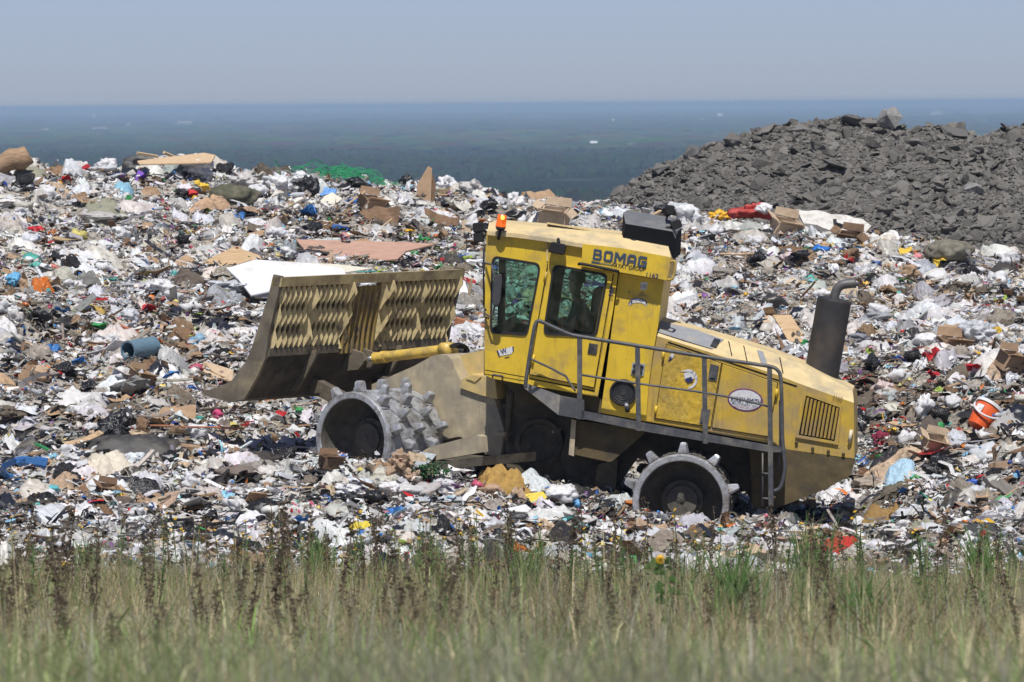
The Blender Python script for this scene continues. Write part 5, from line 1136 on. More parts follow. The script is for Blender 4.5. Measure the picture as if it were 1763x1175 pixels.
METAL = mat('galvanised_bar', (.50, .52, .54), rough=.4, metal=.55, var=.15)
WMET = mat('white_frame_metal', (.72, .73, .74), rough=.45, var=.08)
TYRE = mat('dusty_tyre', (.075, .075, .078), rough=.85, spec=.2, dirt=(.20, .19, .17), dirt_amt=.4)
def pmat(name, c, rough=.4, transl=0.0, **k): return mat(name, c, rough=rough, spec=.4, var=.12, dscale=8, transl=transl, bump=.5, bscale=24, **k)
MARKS = []                                               # (px, py, short description) of things others can be placed against
NEARCAM = {}
def mark(px, py, short): 
    if short: MARKS.append((px, py, short))
def put(name, V, F, m, p, label, cat, group=None, smooth=False):
    V = np.asarray(V, float); F = np.asarray(F); o = mesh_np(name, V, F, m, None, None, smooth); o.location = V3(p); tag(o, label, cat, group); return o
def base_at(px, py, lift=0.0):
    p = on_hill(px, py); return p + np.array([0, 0, lift]), p[1] / FPX
SEED = [900]
def bag(px, py, w, h, m, label, short=None, name='plastic_bag', cat='bag', group=None, dep=.9, rough=.5, smooth=True, lv=4, flat=1.0):
    """a filled or crumpled bag w by h picture points, its foot near (px, py + h/2)"""
    SEED[0] += 1; p, s = base_at(px, py + h * .40); V, F = blob(lv if max(w, h) > 30 else 3, SEED[0], 1.0, rough); V = V / np.abs(V).max(0) * .5
    V = V * np.array([w * s, w * s * dep, h * s * 1.05]); yy_ = p[1] - .12 * w * s; p = ray(px, py) * yy_; mark(px, py, short)
    return put(name, V, F, m, p, label, cat, group, smooth)
def panel_at(px_poly, tilt, thick, m, label, short=None, name='board', cat='board', foot=None, parts=None, yaw=0.0, lift=.10, bend=0.0, group=None):
    """a flat sheet whose outline is given in the picture, lying at its own tilt (degrees up from level, rising away)"""
    c_ = np.mean(np.array(px_poly, float), 0); fx, fy = foot or (c_[0], max(p[1] for p in px_poly)); p0 = on_hill(fx, fy) + np.array([0, 0, lift])
    a = R_(tilt); n_ = np.array([math.sin(R_(yaw)) * math.sin(a), -math.sin(a) * math.cos(R_(yaw)), math.cos(a)]); P = []
    for q in px_poly: d = ray(*q); P.append(d * (np.dot(p0, n_) / np.dot(d, n_)))
    P = np.array(P); o0 = P.mean(0); bm = bmesh.new()
    if bend:
        # a curled sheet: subdivide and bow along its length
        add_plate(bm, P - o0, [], -n_ * thick); bmesh.ops.subdivide_edges(bm, edges=list(bm.edges), cuts=4, use_grid_fill=True)
        ax_ = nrm(P[1] - P[0]); L_ = np.ptp((P - o0) @ ax_)
        for v in bm.verts: u = np.dot(np.array(v.co), ax_) / L_; v.co += V3(n_ * bend * (u * u * 4 - .5) + n_ * .02 * math.sin(u * 17))
    else: add_plate(bm, P - o0, [], -n_ * thick)
    o = from_bm(name, bm, m, bevel=0 if bend else min(.008, thick * .3)); o.location = V3(o0); tag(o, label, cat, group); mark(c_[0], c_[1], short); return o
def bar(p, q, r, m, label, short=None, name='metal_bar', cat='metal bar', sq=True, lift=(.15, .15), n=6, dy=0.0, group=None, far=None):
    a = on_hill(*p) + np.array([0, 0, 0]); da = ray(*p); 
    ya = a[1] - .25; yb = ya + dy if far is None else far; A, B2_ = da * ya, ray(*q) * yb
    bm = bmesh.new()
    if sq:
        d = nrm(B2_ - A); h_ = nrm(np.cross(d, [0, 1, 0.2])) * r; w_ = nrm(np.cross(d, h_)) * r * 1.2; c_ = (A + B2_) / 2; add_box(bm, (A + B2_) / 2 - c_, (B2_ - A) / 2, w_, h_)
    else:
        c_ = (A + B2_) / 2; k = 6; add_tube(bm, [A + (B2_ - A) * i / k - c_ + np.array([0, 0, .02 * math.sin(i * 2.1) * r * 10]) for i in range(k + 1)], [r * (1 + .12 * math.sin(i * 1.7)) for i in range(k + 1)], n + 4)
    o = from_bm(name, bm, m, bevel=.004 if sq else 0, smooth=not sq); o.location = V3(c_); tag(o, label, cat, group); mark((p[0] + q[0]) / 2, (p[1] + q[1]) / 2, short); return o
def cloth(px, py, w, dpt, m, label, short=None, name='cloth', cat='cloth', lift=.10, seed=None, puff=.2, smooth=True, group=None, yaw=0.0, n=26):
    """cloth or film draped over the heap, w picture points wide and dpt metres deep"""
    SEED[0] += 1; sd_ = SEED[0]; p = on_hill(px, py); s = p[1] / FPX; o = np.array([sd_ * 7.3, sd_ * 3.1]); Pr, Pt, T = polar(13, 36); sq = 1 / np.maximum(np.abs(np.cos(Pt)), np.abs(np.sin(Pt))) ** .7; R = .44 * Pr * sq * (1 + .22 * vnoise(np.cos(Pt) * 1.8 + o[0], np.sin(Pt) * 1.8 + o[1], 0, 8)); U, W = R * np.cos(Pt), R * np.sin(Pt)
    U2 = U * w * s * (1 + .22 * vnoise(W * 3 + o[0], U * 2 + o[1], 0, 1)); W2 = W * dpt * (1 + .25 * vnoise(U * 3 + o[0], W * 2 + o[1], 3, 2)); a = R_(yaw)
    X = p[0] + U2 * math.cos(a) - W2 * math.sin(a); Y = p[1] - .1 + U2 * math.sin(a) + W2 * math.cos(a)
    Z = hill0(X, Y) + .5 * (hill(X, Y) - hill0(X, Y)) + lift + puff * .55 * (.8 * np.abs(vnoise(U * 4 + o[0], W * 3 + o[1], 0, 3)) + .5 * np.abs(vnoise(U * 9 + o[0], W * 7 + o[1], 0, 4)) + .25 * vnoise(U * 19 + o[0], W * 15 + o[1], 0, 5)) - .18 * Pr ** 5
    mark(px, py, short); return put(name, np.stack([X, Y, Z], 1) - p, T, m, p, label, cat, group, smooth)
def carton(px, py, w, h, m, label, short=None, yaw=20, tilt=8, open_=True, group=None):
    """a cardboard box with its flaps as parts"""
    p, s = base_at(px, py + h * .45); w, h = w * .88, h * .85; W, H, D = w * s / 2, h * s / 2, w * s * .42; o = empty('cardboard_box', ray(px, py) * (p[1] - .1)); o.rotation_euler = (R_(tilt), R_(tilt * .6), R_(yaw)); tag(o, label, 'cardboard box', group); mark(px, py, short)
    bm = bmesh.new(); t_ = .012
    for c_, ax, ay, az in (((0, -D, 0), (W, 0, 0), (0, t_, 0), (0, 0, H)), ((0, D, 0), (W, 0, 0), (0, t_, 0), (0, 0, H)), ((-W + t_, 0, 0), (t_, 0, 0), (0, D - t_ * 1.1, 0), (0, 0, H * .995)), ((W - t_, 0, 0), (t_, 0, 0), (0, D - t_ * 1.1, 0), (0, 0, H * .995)), ((0, 0, -H + t_), (W - 2.2 * t_, 0, 0), (0, D - t_ * 1.1, 0), (0, 0, t_))): add_box(bm, c_, ax, ay, az)
    for v in bm.verts: v.co += V3(.10 * w * s * np.array([vnoise(v.co.x * 6, v.co.z * 6, v.co.y * 6, 5), vnoise(v.co.x * 6, v.co.z * 6, 9, 6), .5 * vnoise(v.co.x * 6, v.co.y * 5, 3, 7)]))
    from_bm('box_body', bm, m, o, world=False)
    for k, (c_, ax, dr) in enumerate((((0, -D, H), (W, 0, 0), (0, -.8, .45)), ((0, D, H), (W, 0, 0), (0, .35, .8)), ((-W, 0, H), (0, D, 0), (-.85, 0, .35)), ((W, 0, H), (0, D, 0), (.7, 0, -.55)))):
        d = nrm(dr) * D * .8; bm = bmesh.new(); c_ = np.array(c_, float); ax = np.array(ax, float) * .97; n_ = nrm(np.cross(ax, d)) * .006; add_loft(bm, [[c_ - ax + k2, c_ + ax + k2, c_ + ax * .93 + d + k2, c_ - ax * .95 + d * .9 + k2] for k2 in (-n_, n_)]); from_bm('flap', bm, m, o, world=False)
    return o

# --- along the ridge, left to right
bar((-40, 300), (50, 266), .17, WOOD, 'thick brown timber log with a frayed end at the far left of the ridge', 'the timber log', 'timber_log', 'log', sq=False, dy=.05)
bag(183, 283, 44, 34, WBAG, 'domed white bag standing on the ridge left of the ribbed tyre', 'the domed white bag')
bag(180, 290 + 2, 60, 18, CBAG, 'long shiny clear plastic bag lying under the domed white bag'); bag(147, 291, 22, 16, pmat('red_cloth', (.35, .02, .025), .8), 'crumpled dark red cloth below the left ridge', 'the dark red cloth', 'cloth_scrap', 'cloth')
bag(230, 280, 24, 20, mat('dark_rubber_tyre', (.02, .02, .02), rough=.8), 'round black rubber lump between the domed bag and the plywood panel', None, 'rubber_lump', 'rubber')
# the ribbed tyre
p, s = base_at(246, 296); ty = empty('old_tyre', ray(246, 293) * (p[1] - .1)); ty.rotation_euler = (R_(24), R_(6), R_(10)); ty.scale = (.85, .85, .85); tag(ty, 'grey ribbed tyre half buried under the plywood panel on the ridge', 'tyre'); mark(246, 288, 'the ribbed tyre')
bm = bmesh.new(); add_lathe(bm, [(-.14, .22), (-.16, .30), (-.13, .37), (0, .39), (.13, .37), (.16, .30), (.14, .22), (-.14, .22)], (0, 0, 0), (0, 0, 1), 44, closed=True); from_bm('tyre_wall', bm, TYRE, ty, world=False)
bm = bmesh.new()
for k in range(36):
    th = k * math.pi / 18; u = np.array([math.cos(th), math.sin(th), 0]); v = np.array([-math.sin(th), math.cos(th), 0]); add_box(bm, u * .39, u * .015, v * .022, np.array([0, 0, .12]) + v * .02)
from_bm('tread', bm, TYRE, ty, world=False)
panel_at([(236, 277), (300, 269), (352, 263), (371, 267), (364, 279), (300, 281), (240, 282)], 9, .03, LWOOD, 'tan plywood table top lying flat on the ridge skyline', 'the tan table top', lift=.32)
for k in range(3): bar((262 + 44 * k, 299), (262 + 44 * k, 282 - 2 * k), .03, WOOD, ['left', 'middle', 'right'][k] + ' dark wooden prop standing under the tan table top', None, 'wooden_prop', 'prop', dy=.05)
bar((236, 264), (272, 270), .02, LWOOD, 'thin pale stick sticking out left over the tan table top', None, 'stick', 'stick', dy=.2); bar((282, 263), (304, 272), .02, LWOOD, 'short pale stick poking up behind the tan table top', None, 'stick', 'stick', dy=.2)
panel_at([(238, 292), (252, 300), (240, 314), (232, 308)], 60, .05, pmat('purple_print', (.16, .05, .42), .6), 'small bright purple printed box below the ribbed tyre', 'the purple box', 'printed_box', 'box')
bag(340, 290, 66, 32, WBAG, 'wide crumpled white bag on the ridge below the right end of the tan table top', 'the wide white bag'); bag(420, 312, 52, 34, GBAG, 'bulging white sack on the ridge above the olive cushion', 'the bulging sack')
bag(484, 318, 58, 34, WBAG, 'rounded off white sack below the left end of the green strapping', 'the off white sack')
bag(401, 343, 98, 50, OLIVE, 'big dark olive sofa cushion on the upper left slope', 'the olive cushion', 'sofa_cushion', 'cushion', rough=.18, flat=.6)
bag(365, 358, 26, 18, pmat('lime_film', (.42, .58, .10), .35, .2), 'lime green plastic bag at the lower left of the olive cushion', 'the lime bag')
cloth(176, 358, 84, 1.4, OLIVL, 'pale olive cloth mat draped on the upper left slope', 'the olive mat', 'cloth_mat', 'mat', puff=.10); bag(172, 372, 78, 18, GBAG, 'rolled grey blanket along the front of the pale olive mat', None, 'blanket', 'blanket', rough=.25)
cloth(55, 312, 66, 1.0, OLIVL, 'long drab cloth lying below the timber log', None, 'cloth', 'cloth', puff=.08); bag(104, 318, 20, 14, pmat('orange_film', (.62, .26, .03), .4), 'small orange plastic bag on the slope below the timber log', None)
bag(66, 396, 40, 16, pmat('red_film', (.50, .02, .03), .35), 'flattened bright red bag on the left slope below the olive mat', 'the red bag'); bag(330, 333, 26, 14, pmat('red_film2', (.48, .02, .025), .5), 'bright red plastic scrap left of the olive cushion', None, 'plastic_scrap', 'plastic scrap')
bag(274, 347, 30, 14, pmat('dusty_blue_cloth', (.09, .11, .26), .7), 'dusty blue cloth bundle between the olive mat and the olive cushion', None, 'cloth_bundle', 'cloth'); cloth(212, 338, 44, .5, pmat('sky_blue_film', (.30, .55, .68), .3, .2), 'pale sky blue film right above the olive mat', None, 'plastic_film', 'film', puff=.1); bag(401, 381, 22, 14, pmat('bright_blue', (.08, .25, .62), .35), 'small bright blue disc below the olive cushion', None, 'plastic_disc', 'disc')
# green strapping
p, s = base_at(580, 298); r = np.random.default_rng(5); P, F = [], []
for k in range(130):
    c_ = np.array([r.normal(.05, .42), r.normal(0, .25), 0.02 + .10 * r.random()]); th = r.uniform(0, 6.28); rr = r.uniform(.08, .26); tl = r.uniform(0, 1.2); a = np.array([math.cos(th), math.sin(th), 0]); b2 = np.array([-math.sin(th) * math.cos(tl), math.cos(th) * math.cos(tl), math.sin(tl)]); b0 = len(P); sp_ = r.uniform(1.2, 4)
    for i in range(9):
        u = i / 8 * sp_; q = c_ + rr * (math.cos(u) * a + math.sin(u) * b2) * (1.3 - .05 * i) + np.array([-.5 * c_[0] * .0, 0, -.18 * max(0, c_[0])]); P += [q - np.array([0, 0, .007]), q + np.array([0.004, 0, .007])]
    for i in range(8): F += [(b0 + 2 * i, b0 + 2 * i + 1, b0 + 2 * i + 3, b0 + 2 * i + 2)]
put('plastic_strapping', P, F, pmat('green_strap', (.07, .42, .20), .4, .3), p + np.array([0, 0, .06]), 'tangled heap of bright green plastic strapping on the ridge skyline', 'strapping'); mark(580, 295, 'the green strapping')
bag(533, 322, 44, 44, BBAG, 'black bin bag standing below the left part of the green strapping', 'the standing black bag', 'bin_bag', 'bin bag'); bag(610, 318, 62, 26, BBAG, 'long shiny black bin bag under the right part of the green strapping', 'the long black bag', 'bin_bag', 'bin bag'); bag(700, 310, 30, 20, BBAG, 'small black bin bag on the skyline left of the upright cardboard', None, 'bin_bag', 'bin bag')
panel_at([(545, 320), (580, 326), (574, 340), (548, 336)], 50, .02, pmat('blue_sheet', (.05, .22, .55), .35), 'bright blue plastic sheet beside the standing black bag', 'the blue sheet', 'plastic_sheet', 'sheet'); panel_at([(545, 345), (572, 331), (590, 342), (566, 360)], 35, .03, CREAMB, 'cream coloured folded board below the blue sheet', 'the folded board')
bag(520, 306, 42, 24, WBAG, 'white bag spilling left of the standing black bag on the ridge', None); carton(640, 352, 46, 30, CARD, 'open brown carton on the upper slope below the green strapping', 'the open carton', 30, 18); panel_at([(610, 352), (640, 346), (668, 352), (660, 366), (618, 366)], 40, .02, CARD, 'flattened brown cardboard below the open carton', None, 'cardboard_sheet', 'cardboard', bend=.06); panel_at([(617, 366), (645, 352), (690, 360), (684, 388), (640, 384)], 55, .02, CARDD, 'torn dark cardboard flap left of the curved cardboard', None, 'cardboard_sheet', 'cardboard', bend=.1)
up = panel_at([(716, 347), (718, 318), (737, 286), (744, 290), (742, 352), (730, 350)], 78, .03, CARD, 'tall upright piece of brown cardboard pointing above the skyline', 'the upright cardboard', 'cardboard_piece', 'cardboard', foot=(730, 350), lift=.03); panel_at([(741, 288), (751, 318), (748, 352), (741, 352)], 75, .03, CARDD, 'dark folded side leaning behind the upright cardboard', None, 'cardboard_piece', 'cardboard', foot=(745, 352), yaw=50, lift=.03)
panel_at([(730, 358), (752, 364), (792, 378), (790, 392), (750, 382), (732, 368)], 60, .03, CARDD, 'dark curved cardboard lying below the upright cardboard', 'the curved cardboard', 'cardboard_sheet', 'cardboard', bend=.12); bag(768, 316, 42, 28, WBAG, 'smooth white bag on the skyline just right of the upright cardboard', 'the smooth white bag'); bag(811, 321, 46, 28, GBAG, 'off white sack on the skyline right of the smooth white bag', 'the skyline sack')
bag(841, 354, 44, 26, BBAG, 'shiny black bin bag on the slope left above the beacon', 'the black bag by the beacon', 'bin_bag', 'bin bag'); panel_at([(795, 380), (818, 378), (818, 402), (795, 404)], 80, .03, CARDL, 'square tan board standing left of the cab lamps', None, 'board', 'board')
carton(955, 372, 54, 30, CARDL, 'crushed pale carton on the slope above the cab roof', 'the crushed pale carton', -15, 14); bag(882, 340, 34, 20, WBAG, 'white bag on the ridge above the cab roof', None); panel_at([(905, 331), (945, 326), (960, 345), (920, 350)], 30, .02, CARD, 'torn cardboard sheet on the ridge above the cab', None, 'cardboard_sheet', 'cardboard', bend=.05)
# --- left of the blade
panel_at([(509, 412), (700, 417), (748, 420), (700, 432), (684, 446), (560, 452), (536, 444)], 17, .03, PINKB, 'large pinkish brown board lying flat on the slope behind the blade', 'the pinkish board', lift=.22)
panel_at([(349, 451), (404, 424), (448, 440), (452, 452), (372, 462)], 17, .03, PLY, 'triangular tan plywood offcut left of the white board', 'the plywood offcut', lift=.18); bar((352, 458), (462, 447), .025, WOOD, 'long thin wooden batten along the plywood offcut', None, 'wooden_batten', 'batten', dy=.2)
panel_at([(390, 462), (440, 447), (520, 452), (590, 462), (600, 480), (470, 500), (432, 508), (410, 480)], 20, .03, WHB, 'big bright white board lying on the slope left behind the blade', 'the white board', lift=.2); panel_at([(430, 500), (480, 494), (484, 512), (440, 512)], 24, .02, WHB, 'smaller white board under the near edge of the big white board', None, lift=.16)
panel_at([(520, 452), (582, 455), (640, 462), (560, 474)], 20, .02, CREAMB, 'cream board beside the big white board behind the blade top', None, lift=.30); bar((452, 462), (530, 452), .012, RWOOD, 'thin reddish splinter lying across the big white board', None, 'wood_splinter', 'splinter', dy=.2)
panel_at([(298, 452), (320, 438), (336, 446), (318, 462)], 30, .02, CARD, 'tan cardboard scrap left of the plywood offcut', None, 'cardboard_sheet', 'cardboard')
bag(325, 473, 50, 32, BBAG, 'shiny black bin bag lying left of the white board', 'the black bag by the white board', 'bin_bag', 'bin bag'); bag(275, 493, 74, 26, WBAG, 'wide white bag below the black bag by the white board', 'the low white bag'); bag(395, 492, 84, 28, CBAG, 'clear plastic film heap in front of the white board', 'the clear film heap', 'plastic_film', 'film', rough=.6); cloth(128, 452, 40, .5, WHB, 'square white board scrap on the left slope', None, 'board_scrap', 'board', puff=.03)
cloth(135, 440, 80, .9, WBAG, 'wide sheet of crumpled white film on the left slope', 'the wide film', 'plastic_film', 'film', puff=.2); bag(62, 459, 34, 18, pmat('teal_film', (.12, .42, .36), .35, .15), 'teal green plastic bag on the far left slope', 'the teal bag'); bag(93, 460, 18, 14, pmat('salmon_film', (.62, .22, .18), .4), 'small salmon pink bag right of the teal bag', None); bag(22, 481, 34, 28, pmat('light_blue_film', (.16, .45, .70), .3, .15), 'bright light blue bag at the far left edge', 'the light blue bag')
panel_at([(32, 485), (40, 468), (47, 478), (50, 512), (38, 508)], 75, .02, CARD, 'bent strip of cardboard standing right of the light blue bag', 'the bent cardboard strip', 'cardboard_piece', 'cardboard', bend=.06); bag(66, 545, 52, 36, BBAG, 'torn black bag on the left slope below the light blue bag', 'the torn black bag', 'bin_bag', 'bin bag'); bag(25, 548, 32, 28, GBAG, 'rounded greyish bag left of the torn black bag', None)
cloth(165, 540, 46, .5, pmat('ochre_cloth', (.42, .28, .07), .8), 'ochre yellow cloth strip on the left slope', 'the ochre strip', 'cloth', 'cloth', puff=.1); bag(215, 540, 56, 30, CBAG, 'rounded clear bag right of the ochre strip', 'the clear round bag')
# blue pipe
p, s = base_at(222, 620); pc = empty('plastic_pipe', ray(220, 604) * (p[1] - .15)); tag(pc, 'short wide grey blue plastic pipe with its dark open end facing out', 'pipe'); mark(226, 604, 'the blue pipe')
bm = bmesh.new(); add_lathe(bm, [(0, .108), (0, .13), (.5, .13), (.5, .108), (0, .108)], (0, 0, 0), nrm([.62, .78, .08]), 32, closed=True); from_bm('pipe_wall', bm, pmat('blue_pipe_plastic', (.13, .21, .27), .5), pc, world=False, smooth=False); bm = bmesh.new(); add_lathe(bm, [(.30, .11), (.30, 0)], (0, 0, 0), nrm([.62, .78, .08]), 24); from_bm('pipe_shade_disc', bm, SEAM, pc, world=False)  # the dark disc stands in for the shade inside the pipe
panel_at([(245, 622), (262, 612), (290, 628), (286, 650), (262, 646)], 62, .02, CARDD, 'dark torn cardboard flap right below the blue pipe', 'the dark flap', 'cardboard_piece', 'cardboard', bend=.08); carton(242, 652, 40, 28, CARD, 'small squashed carton below the blue pipe', None, 40, 20); bar((202, 562), (248, 580), .035, pmat('salmon_plank', (.48, .17, .10), .7), 'salmon red painted plank above the blue pipe', None, 'painted_plank', 'plank', dy=.1)
panel_at([(20, 604), (45, 590), (75, 606), (72, 618), (24, 614)], 25, .02, CARDL, 'pale flattened cardboard at the left slope below the round bag', None, 'cardboard_sheet', 'cardboard', bend=.05); bag(72, 645, 44, 34, mat('kraft_paper', (.42, .30, .20), rough=.9), 'curled brown kraft paper roll on the left slope', 'the kraft roll', 'paper_roll', 'paper', rough=.45); panel_at([(30, 645), (48, 622), (66, 626), (50, 648)], 50, .02, CARDD, 'dark brown cardboard left of the kraft roll', None, 'cardboard_piece', 'cardboard', bend=.08)
bag(340, 587, 38, 26, pmat('pale_blue_film', (.30, .48, .62), .3, .2), 'pale blue plastic bag left of the blade', 'the pale blue bag'); panel_at([(330, 640), (352, 626), (402, 640), (400, 652), (352, 652)], 22, .02, CARDL, 'flat pale cardboard left of the blade edge', None, 'cardboard_sheet', 'cardboard', bend=.04); bag(376, 714, 26, 22, pmat('magenta_cloth', (.55, .07, .18), .7), 'magenta pink cloth bundle below the blade tip', 'the magenta cloth', 'cloth_bundle', 'cloth')
panel_at([(260, 714), (284, 698), (338, 702), (336, 722), (270, 726)], 26, .03, CARD, 'large brown cardboard sheet on the slope left below the blade', 'the brown sheet', 'cardboard_sheet', 'cardboard', bend=.05); bag(203, 738, 84, 58, BBAG, 'large crumpled black bin bag on the lower left slope', 'the large black bag', 'bin_bag', 'bin bag', rough=.8); bag(245, 735, 24, 34, CARDD, 'dark brown crushed carton right of the large black bag', None, 'crushed_carton', 'cardboard box')
bag(20, 710, 60, 24, mat('brown_sack', (.12, .095, .07), rough=.9), 'drab brown sack at the lower left edge', 'the brown sack', 'sack', 'sack'); bag(150, 670, 52, 34, BBAG, 'black bag on the slope below the blue pipe', None, 'bin_bag', 'bin bag', rough=.8)
cloth(235, 785, 190, .8, mat('dark_tarp', (.045, .043, .043), rough=.6, var=.2, dscale=4, dirt=(.11, .10, .085), dirt_amt=.3), 'long dark grey tarpaulin lying across the lower left slope', 'the dark tarpaulin', 'tarpaulin', 'tarpaulin', puff=.16, lift=.14); bar((285, 772), (405, 782), .06, WOOD, 'long split brown plank behind the right end of the dark tarpaulin', None, 'wood_plank', 'plank', dy=.2); bar((258, 733), (420, 738), .012, RWOOD, 'thin reddish reed lying below the brown sheet', None, 'reed', 'stick', sq=False, dy=.1)
cloth(185, 808, 96, .7, pmat('cream_film', (.60, .54, .44), .6), 'cream canvas cloth under the near side of the dark tarpaulin', 'the cream canvas', 'canvas_cloth', 'cloth', puff=.18); bag(410, 812, 84, 22, mat('drab_carpet', (.16, .13, .11), rough=.95), 'rolled drab brown carpet left of the front wheel', 'the rolled carpet', 'carpet_roll', 'carpet', rough=.2)
# blue plastic frame at the far left
bf = empty('plastic_frame', on_hill(42, 832) + np.array([0, -.2, .16])); tag(bf, 'bright blue moulded plastic frame at the lower left edge', 'plastic frame'); mark(42, 830, 'the blue frame'); BLUEP = pmat('blue_frame_plastic', (.07, .22, .52), .4); s = float(bf.location[1]) / FPX
fr_ = [(-36, 4), (-30, -8), (-6, -20), (6, -22), (44, -14)]; f2 = [(-36, 4), (-30, 14), (-2, 20), (14, 22)]
for nm, pl_, r in (('upper_rail', fr_, .035), ('lower_rail', f2, .035), ('corner_rib', [(-6, -20), (2, -8)], .03), ('corner_rib', [(6, -22), (10, -10)], .03), ('end_block', [(26, -17), (44, -13)], .06)):
    bm = bmesh.new(); pts = [np.array([x * s, .02 * y, -y * s]) for x, y in pl_]
    for a, b2 in zip(pts, pts[1:]): d = b2 - a; add_box(bm, (a + b2) / 2 + np.array([0, 0, 0]), d / 2 * 1.08, np.array([0, .07, 0]), nrm(np.cross(d, [0, 1, 0])) * r)
    from_bm(nm, bm, BLUEP, bf, world=False, bevel=.006)
bag(122, 824, 40, 22, BBAG, 'black bag right of the blue frame', None, 'bin_bag', 'bin bag'); bag(86, 846, 40, 24, pmat('aqua_net', (.10, .38, .42), .4), 'aqua plastic netting bundle right of the blue frame', None, 'netting', 'netting', rough=.8); cloth(152, 893, 110, .8, WBAG, 'broad white sack with orange print lying at the grass edge', 'the broad white sack', 'woven_sack', 'sack', puff=.22, lift=.16); bag(128, 888, 22, 20, pmat('orange_print', (.55, .24, .05), .6), 'orange printed scrap on the broad white sack', None, 'printed_scrap', 'scrap'); cloth(238, 852, 90, .4, BBAG, 'long black plastic strip left of the grass edge weeds', 'the black strip', 'plastic_strip', 'film', puff=.2)
carton(185, 848, 40, 26, CARDD, 'brown open carton on the lower left slope above the broad white sack', None, 20, 20); bag(58, 872, 70, 34, mat('grey_rubble_bag', (.055, .05, .045), rough=.9), 'dark mud caked bag at the grass edge on the far left', None, 'mud_bag', 'bag', rough=.7); bag(22, 800, 44, 30, BBAG, 'black bag at the far left above the blue frame', None, 'bin_bag', 'bin bag'); bag(283, 872, 26, 18, pmat('dull_red', (.32, .03, .03), .5), 'dull red ball shaped bag near the grass edge', None); cloth(428, 892, 60, .5, pmat('white_board2', (.66, .66, .68), .5), 'flat white plastic sheet at the grass edge left of centre', None, 'plastic_sheet', 'sheet', puff=.06)
# --- in front of the machine
SEED[0] += 3; bag(690, 800, 62, 68, mat('brown_paper', (.36, .25, .17), rough=.95, var=.1, bump=.7, bscale=14), 'tall crumpled heap of brown paper against the front wheel', 'the brown paper heap', 'paper_heap', 'paper', rough=.75, smooth=False); bag(710, 820, 36, 34, mat('brown_paper2', (.42, .30, .21), rough=.95, bump=.7, bscale=14), 'pale crumpled paper ball in front of the brown paper heap', None, 'paper_ball', 'paper', rough=.7, smooth=False); carton(570, 796, 40, 24, CARDD, 'small dark opened carton in the mouth of the front wheel', 'the dark carton', 25, 10)
bag(492, 786, 52, 40, BBAG, 'dark shiny bin bag left of the front wheel', 'the shiny bin bag', 'bin_bag', 'bin bag', rough=.6); bag(545, 818, 90, 30, BBAG, 'wide black bag lying in front of the front wheel', 'the wide black bag', 'bin_bag', 'bin bag', rough=.7); bag(530, 832, 40, 30, mat('brown_bag', (.15, .12, .095), rough=.6), 'brown bag beside the wide black bag', None); bag(645, 862, 64, 34, BBAG, 'crumpled black bag left of the red cap', None, 'bin_bag', 'bin bag', rough=.8); bag(595, 862, 80, 40, BBAG, 'big shiny black bag with a white flap in front of the front wheel', 'the big shiny bag', 'bin_bag', 'bin bag', rough=.7)
bag(598, 842, 56, 20, WBAG, 'white cloth strip on top of the big shiny bag', None, 'cloth_strip', 'cloth'); bag(670, 842, 40, 26, WBAG, 'white bag left of the red cap', None); bag(693, 858, 40, 22, pmat('red_plastic', (.50, .015, .02), .4), 'bright red cap lying in front of the front wheel', 'the red cap', 'cap', 'cap', rough=.2); panel_at([(712, 856), (796, 855), (796, 862), (712, 864)], 60, .03, pmat('grey_lid', (.32, .35, .38), .5), 'flat grey plastic board right of the red cap', None, 'plastic_board', 'board', foot=(750, 862))
p, s = base_at(738, 830); n = 260; r = np.random.default_rng(9); pos = r.normal(0, .09, (n, 3)) * np.array([1.2, .8, .7]); V, F, _, _ = scatter(S4, pos, r.uniform(.03, .07, n), rots(n, .9), np.ones((n, 3))); put('green_shrub', V, F, mat('shrub_leaf', (.035, .10, .035), rough=.7, var=.4), p + np.array([0, -.1, .12]), 'small dark green shrub growing in front of the scraper tray', 'shrub')
cloth(870, 838, 92, .5, mat('ochre_wool', (.36, .22, .06), rough=.95, var=.2, bump=.6, bscale=30), 'ochre brown wool blanket lying in front of the belly of the machine', 'the ochre blanket', 'blanket', 'blanket', puff=.24, lift=.14); bag(848, 846, 44, 26, mat('skin_tan_cloth', (.40, .27, .18), rough=.9), 'tan cloth roll in front of the ochre blanket', None, 'cloth_roll', 'cloth', rough=.3); panel_at([(895, 852), (935, 846), (942, 856), (928, 872), (898, 862)], 45, .02, pmat('yellow_card', (.62, .48, .05), .5), 'torn yellow plastic tray right of the ochre blanket', 'the yellow tray', 'plastic_tray', 'tray'); bag(965, 850, 66, 38, WBAG, 'torn white foam cushion right of the yellow tray', 'the foam cushion', 'foam_cushion', 'cushion', rough=.4); bag(995, 868, 20, 16, pmat('mid_blue_tub', (.10, .30, .55), .4), 'small blue tub right of the foam cushion', None, 'plastic_tub', 'tub'); bag(880, 826, 60, 14, CBAG, 'clear white plastic tray behind the ochre blanket', None, 'plastic_tray', 'tray', rough=.3)
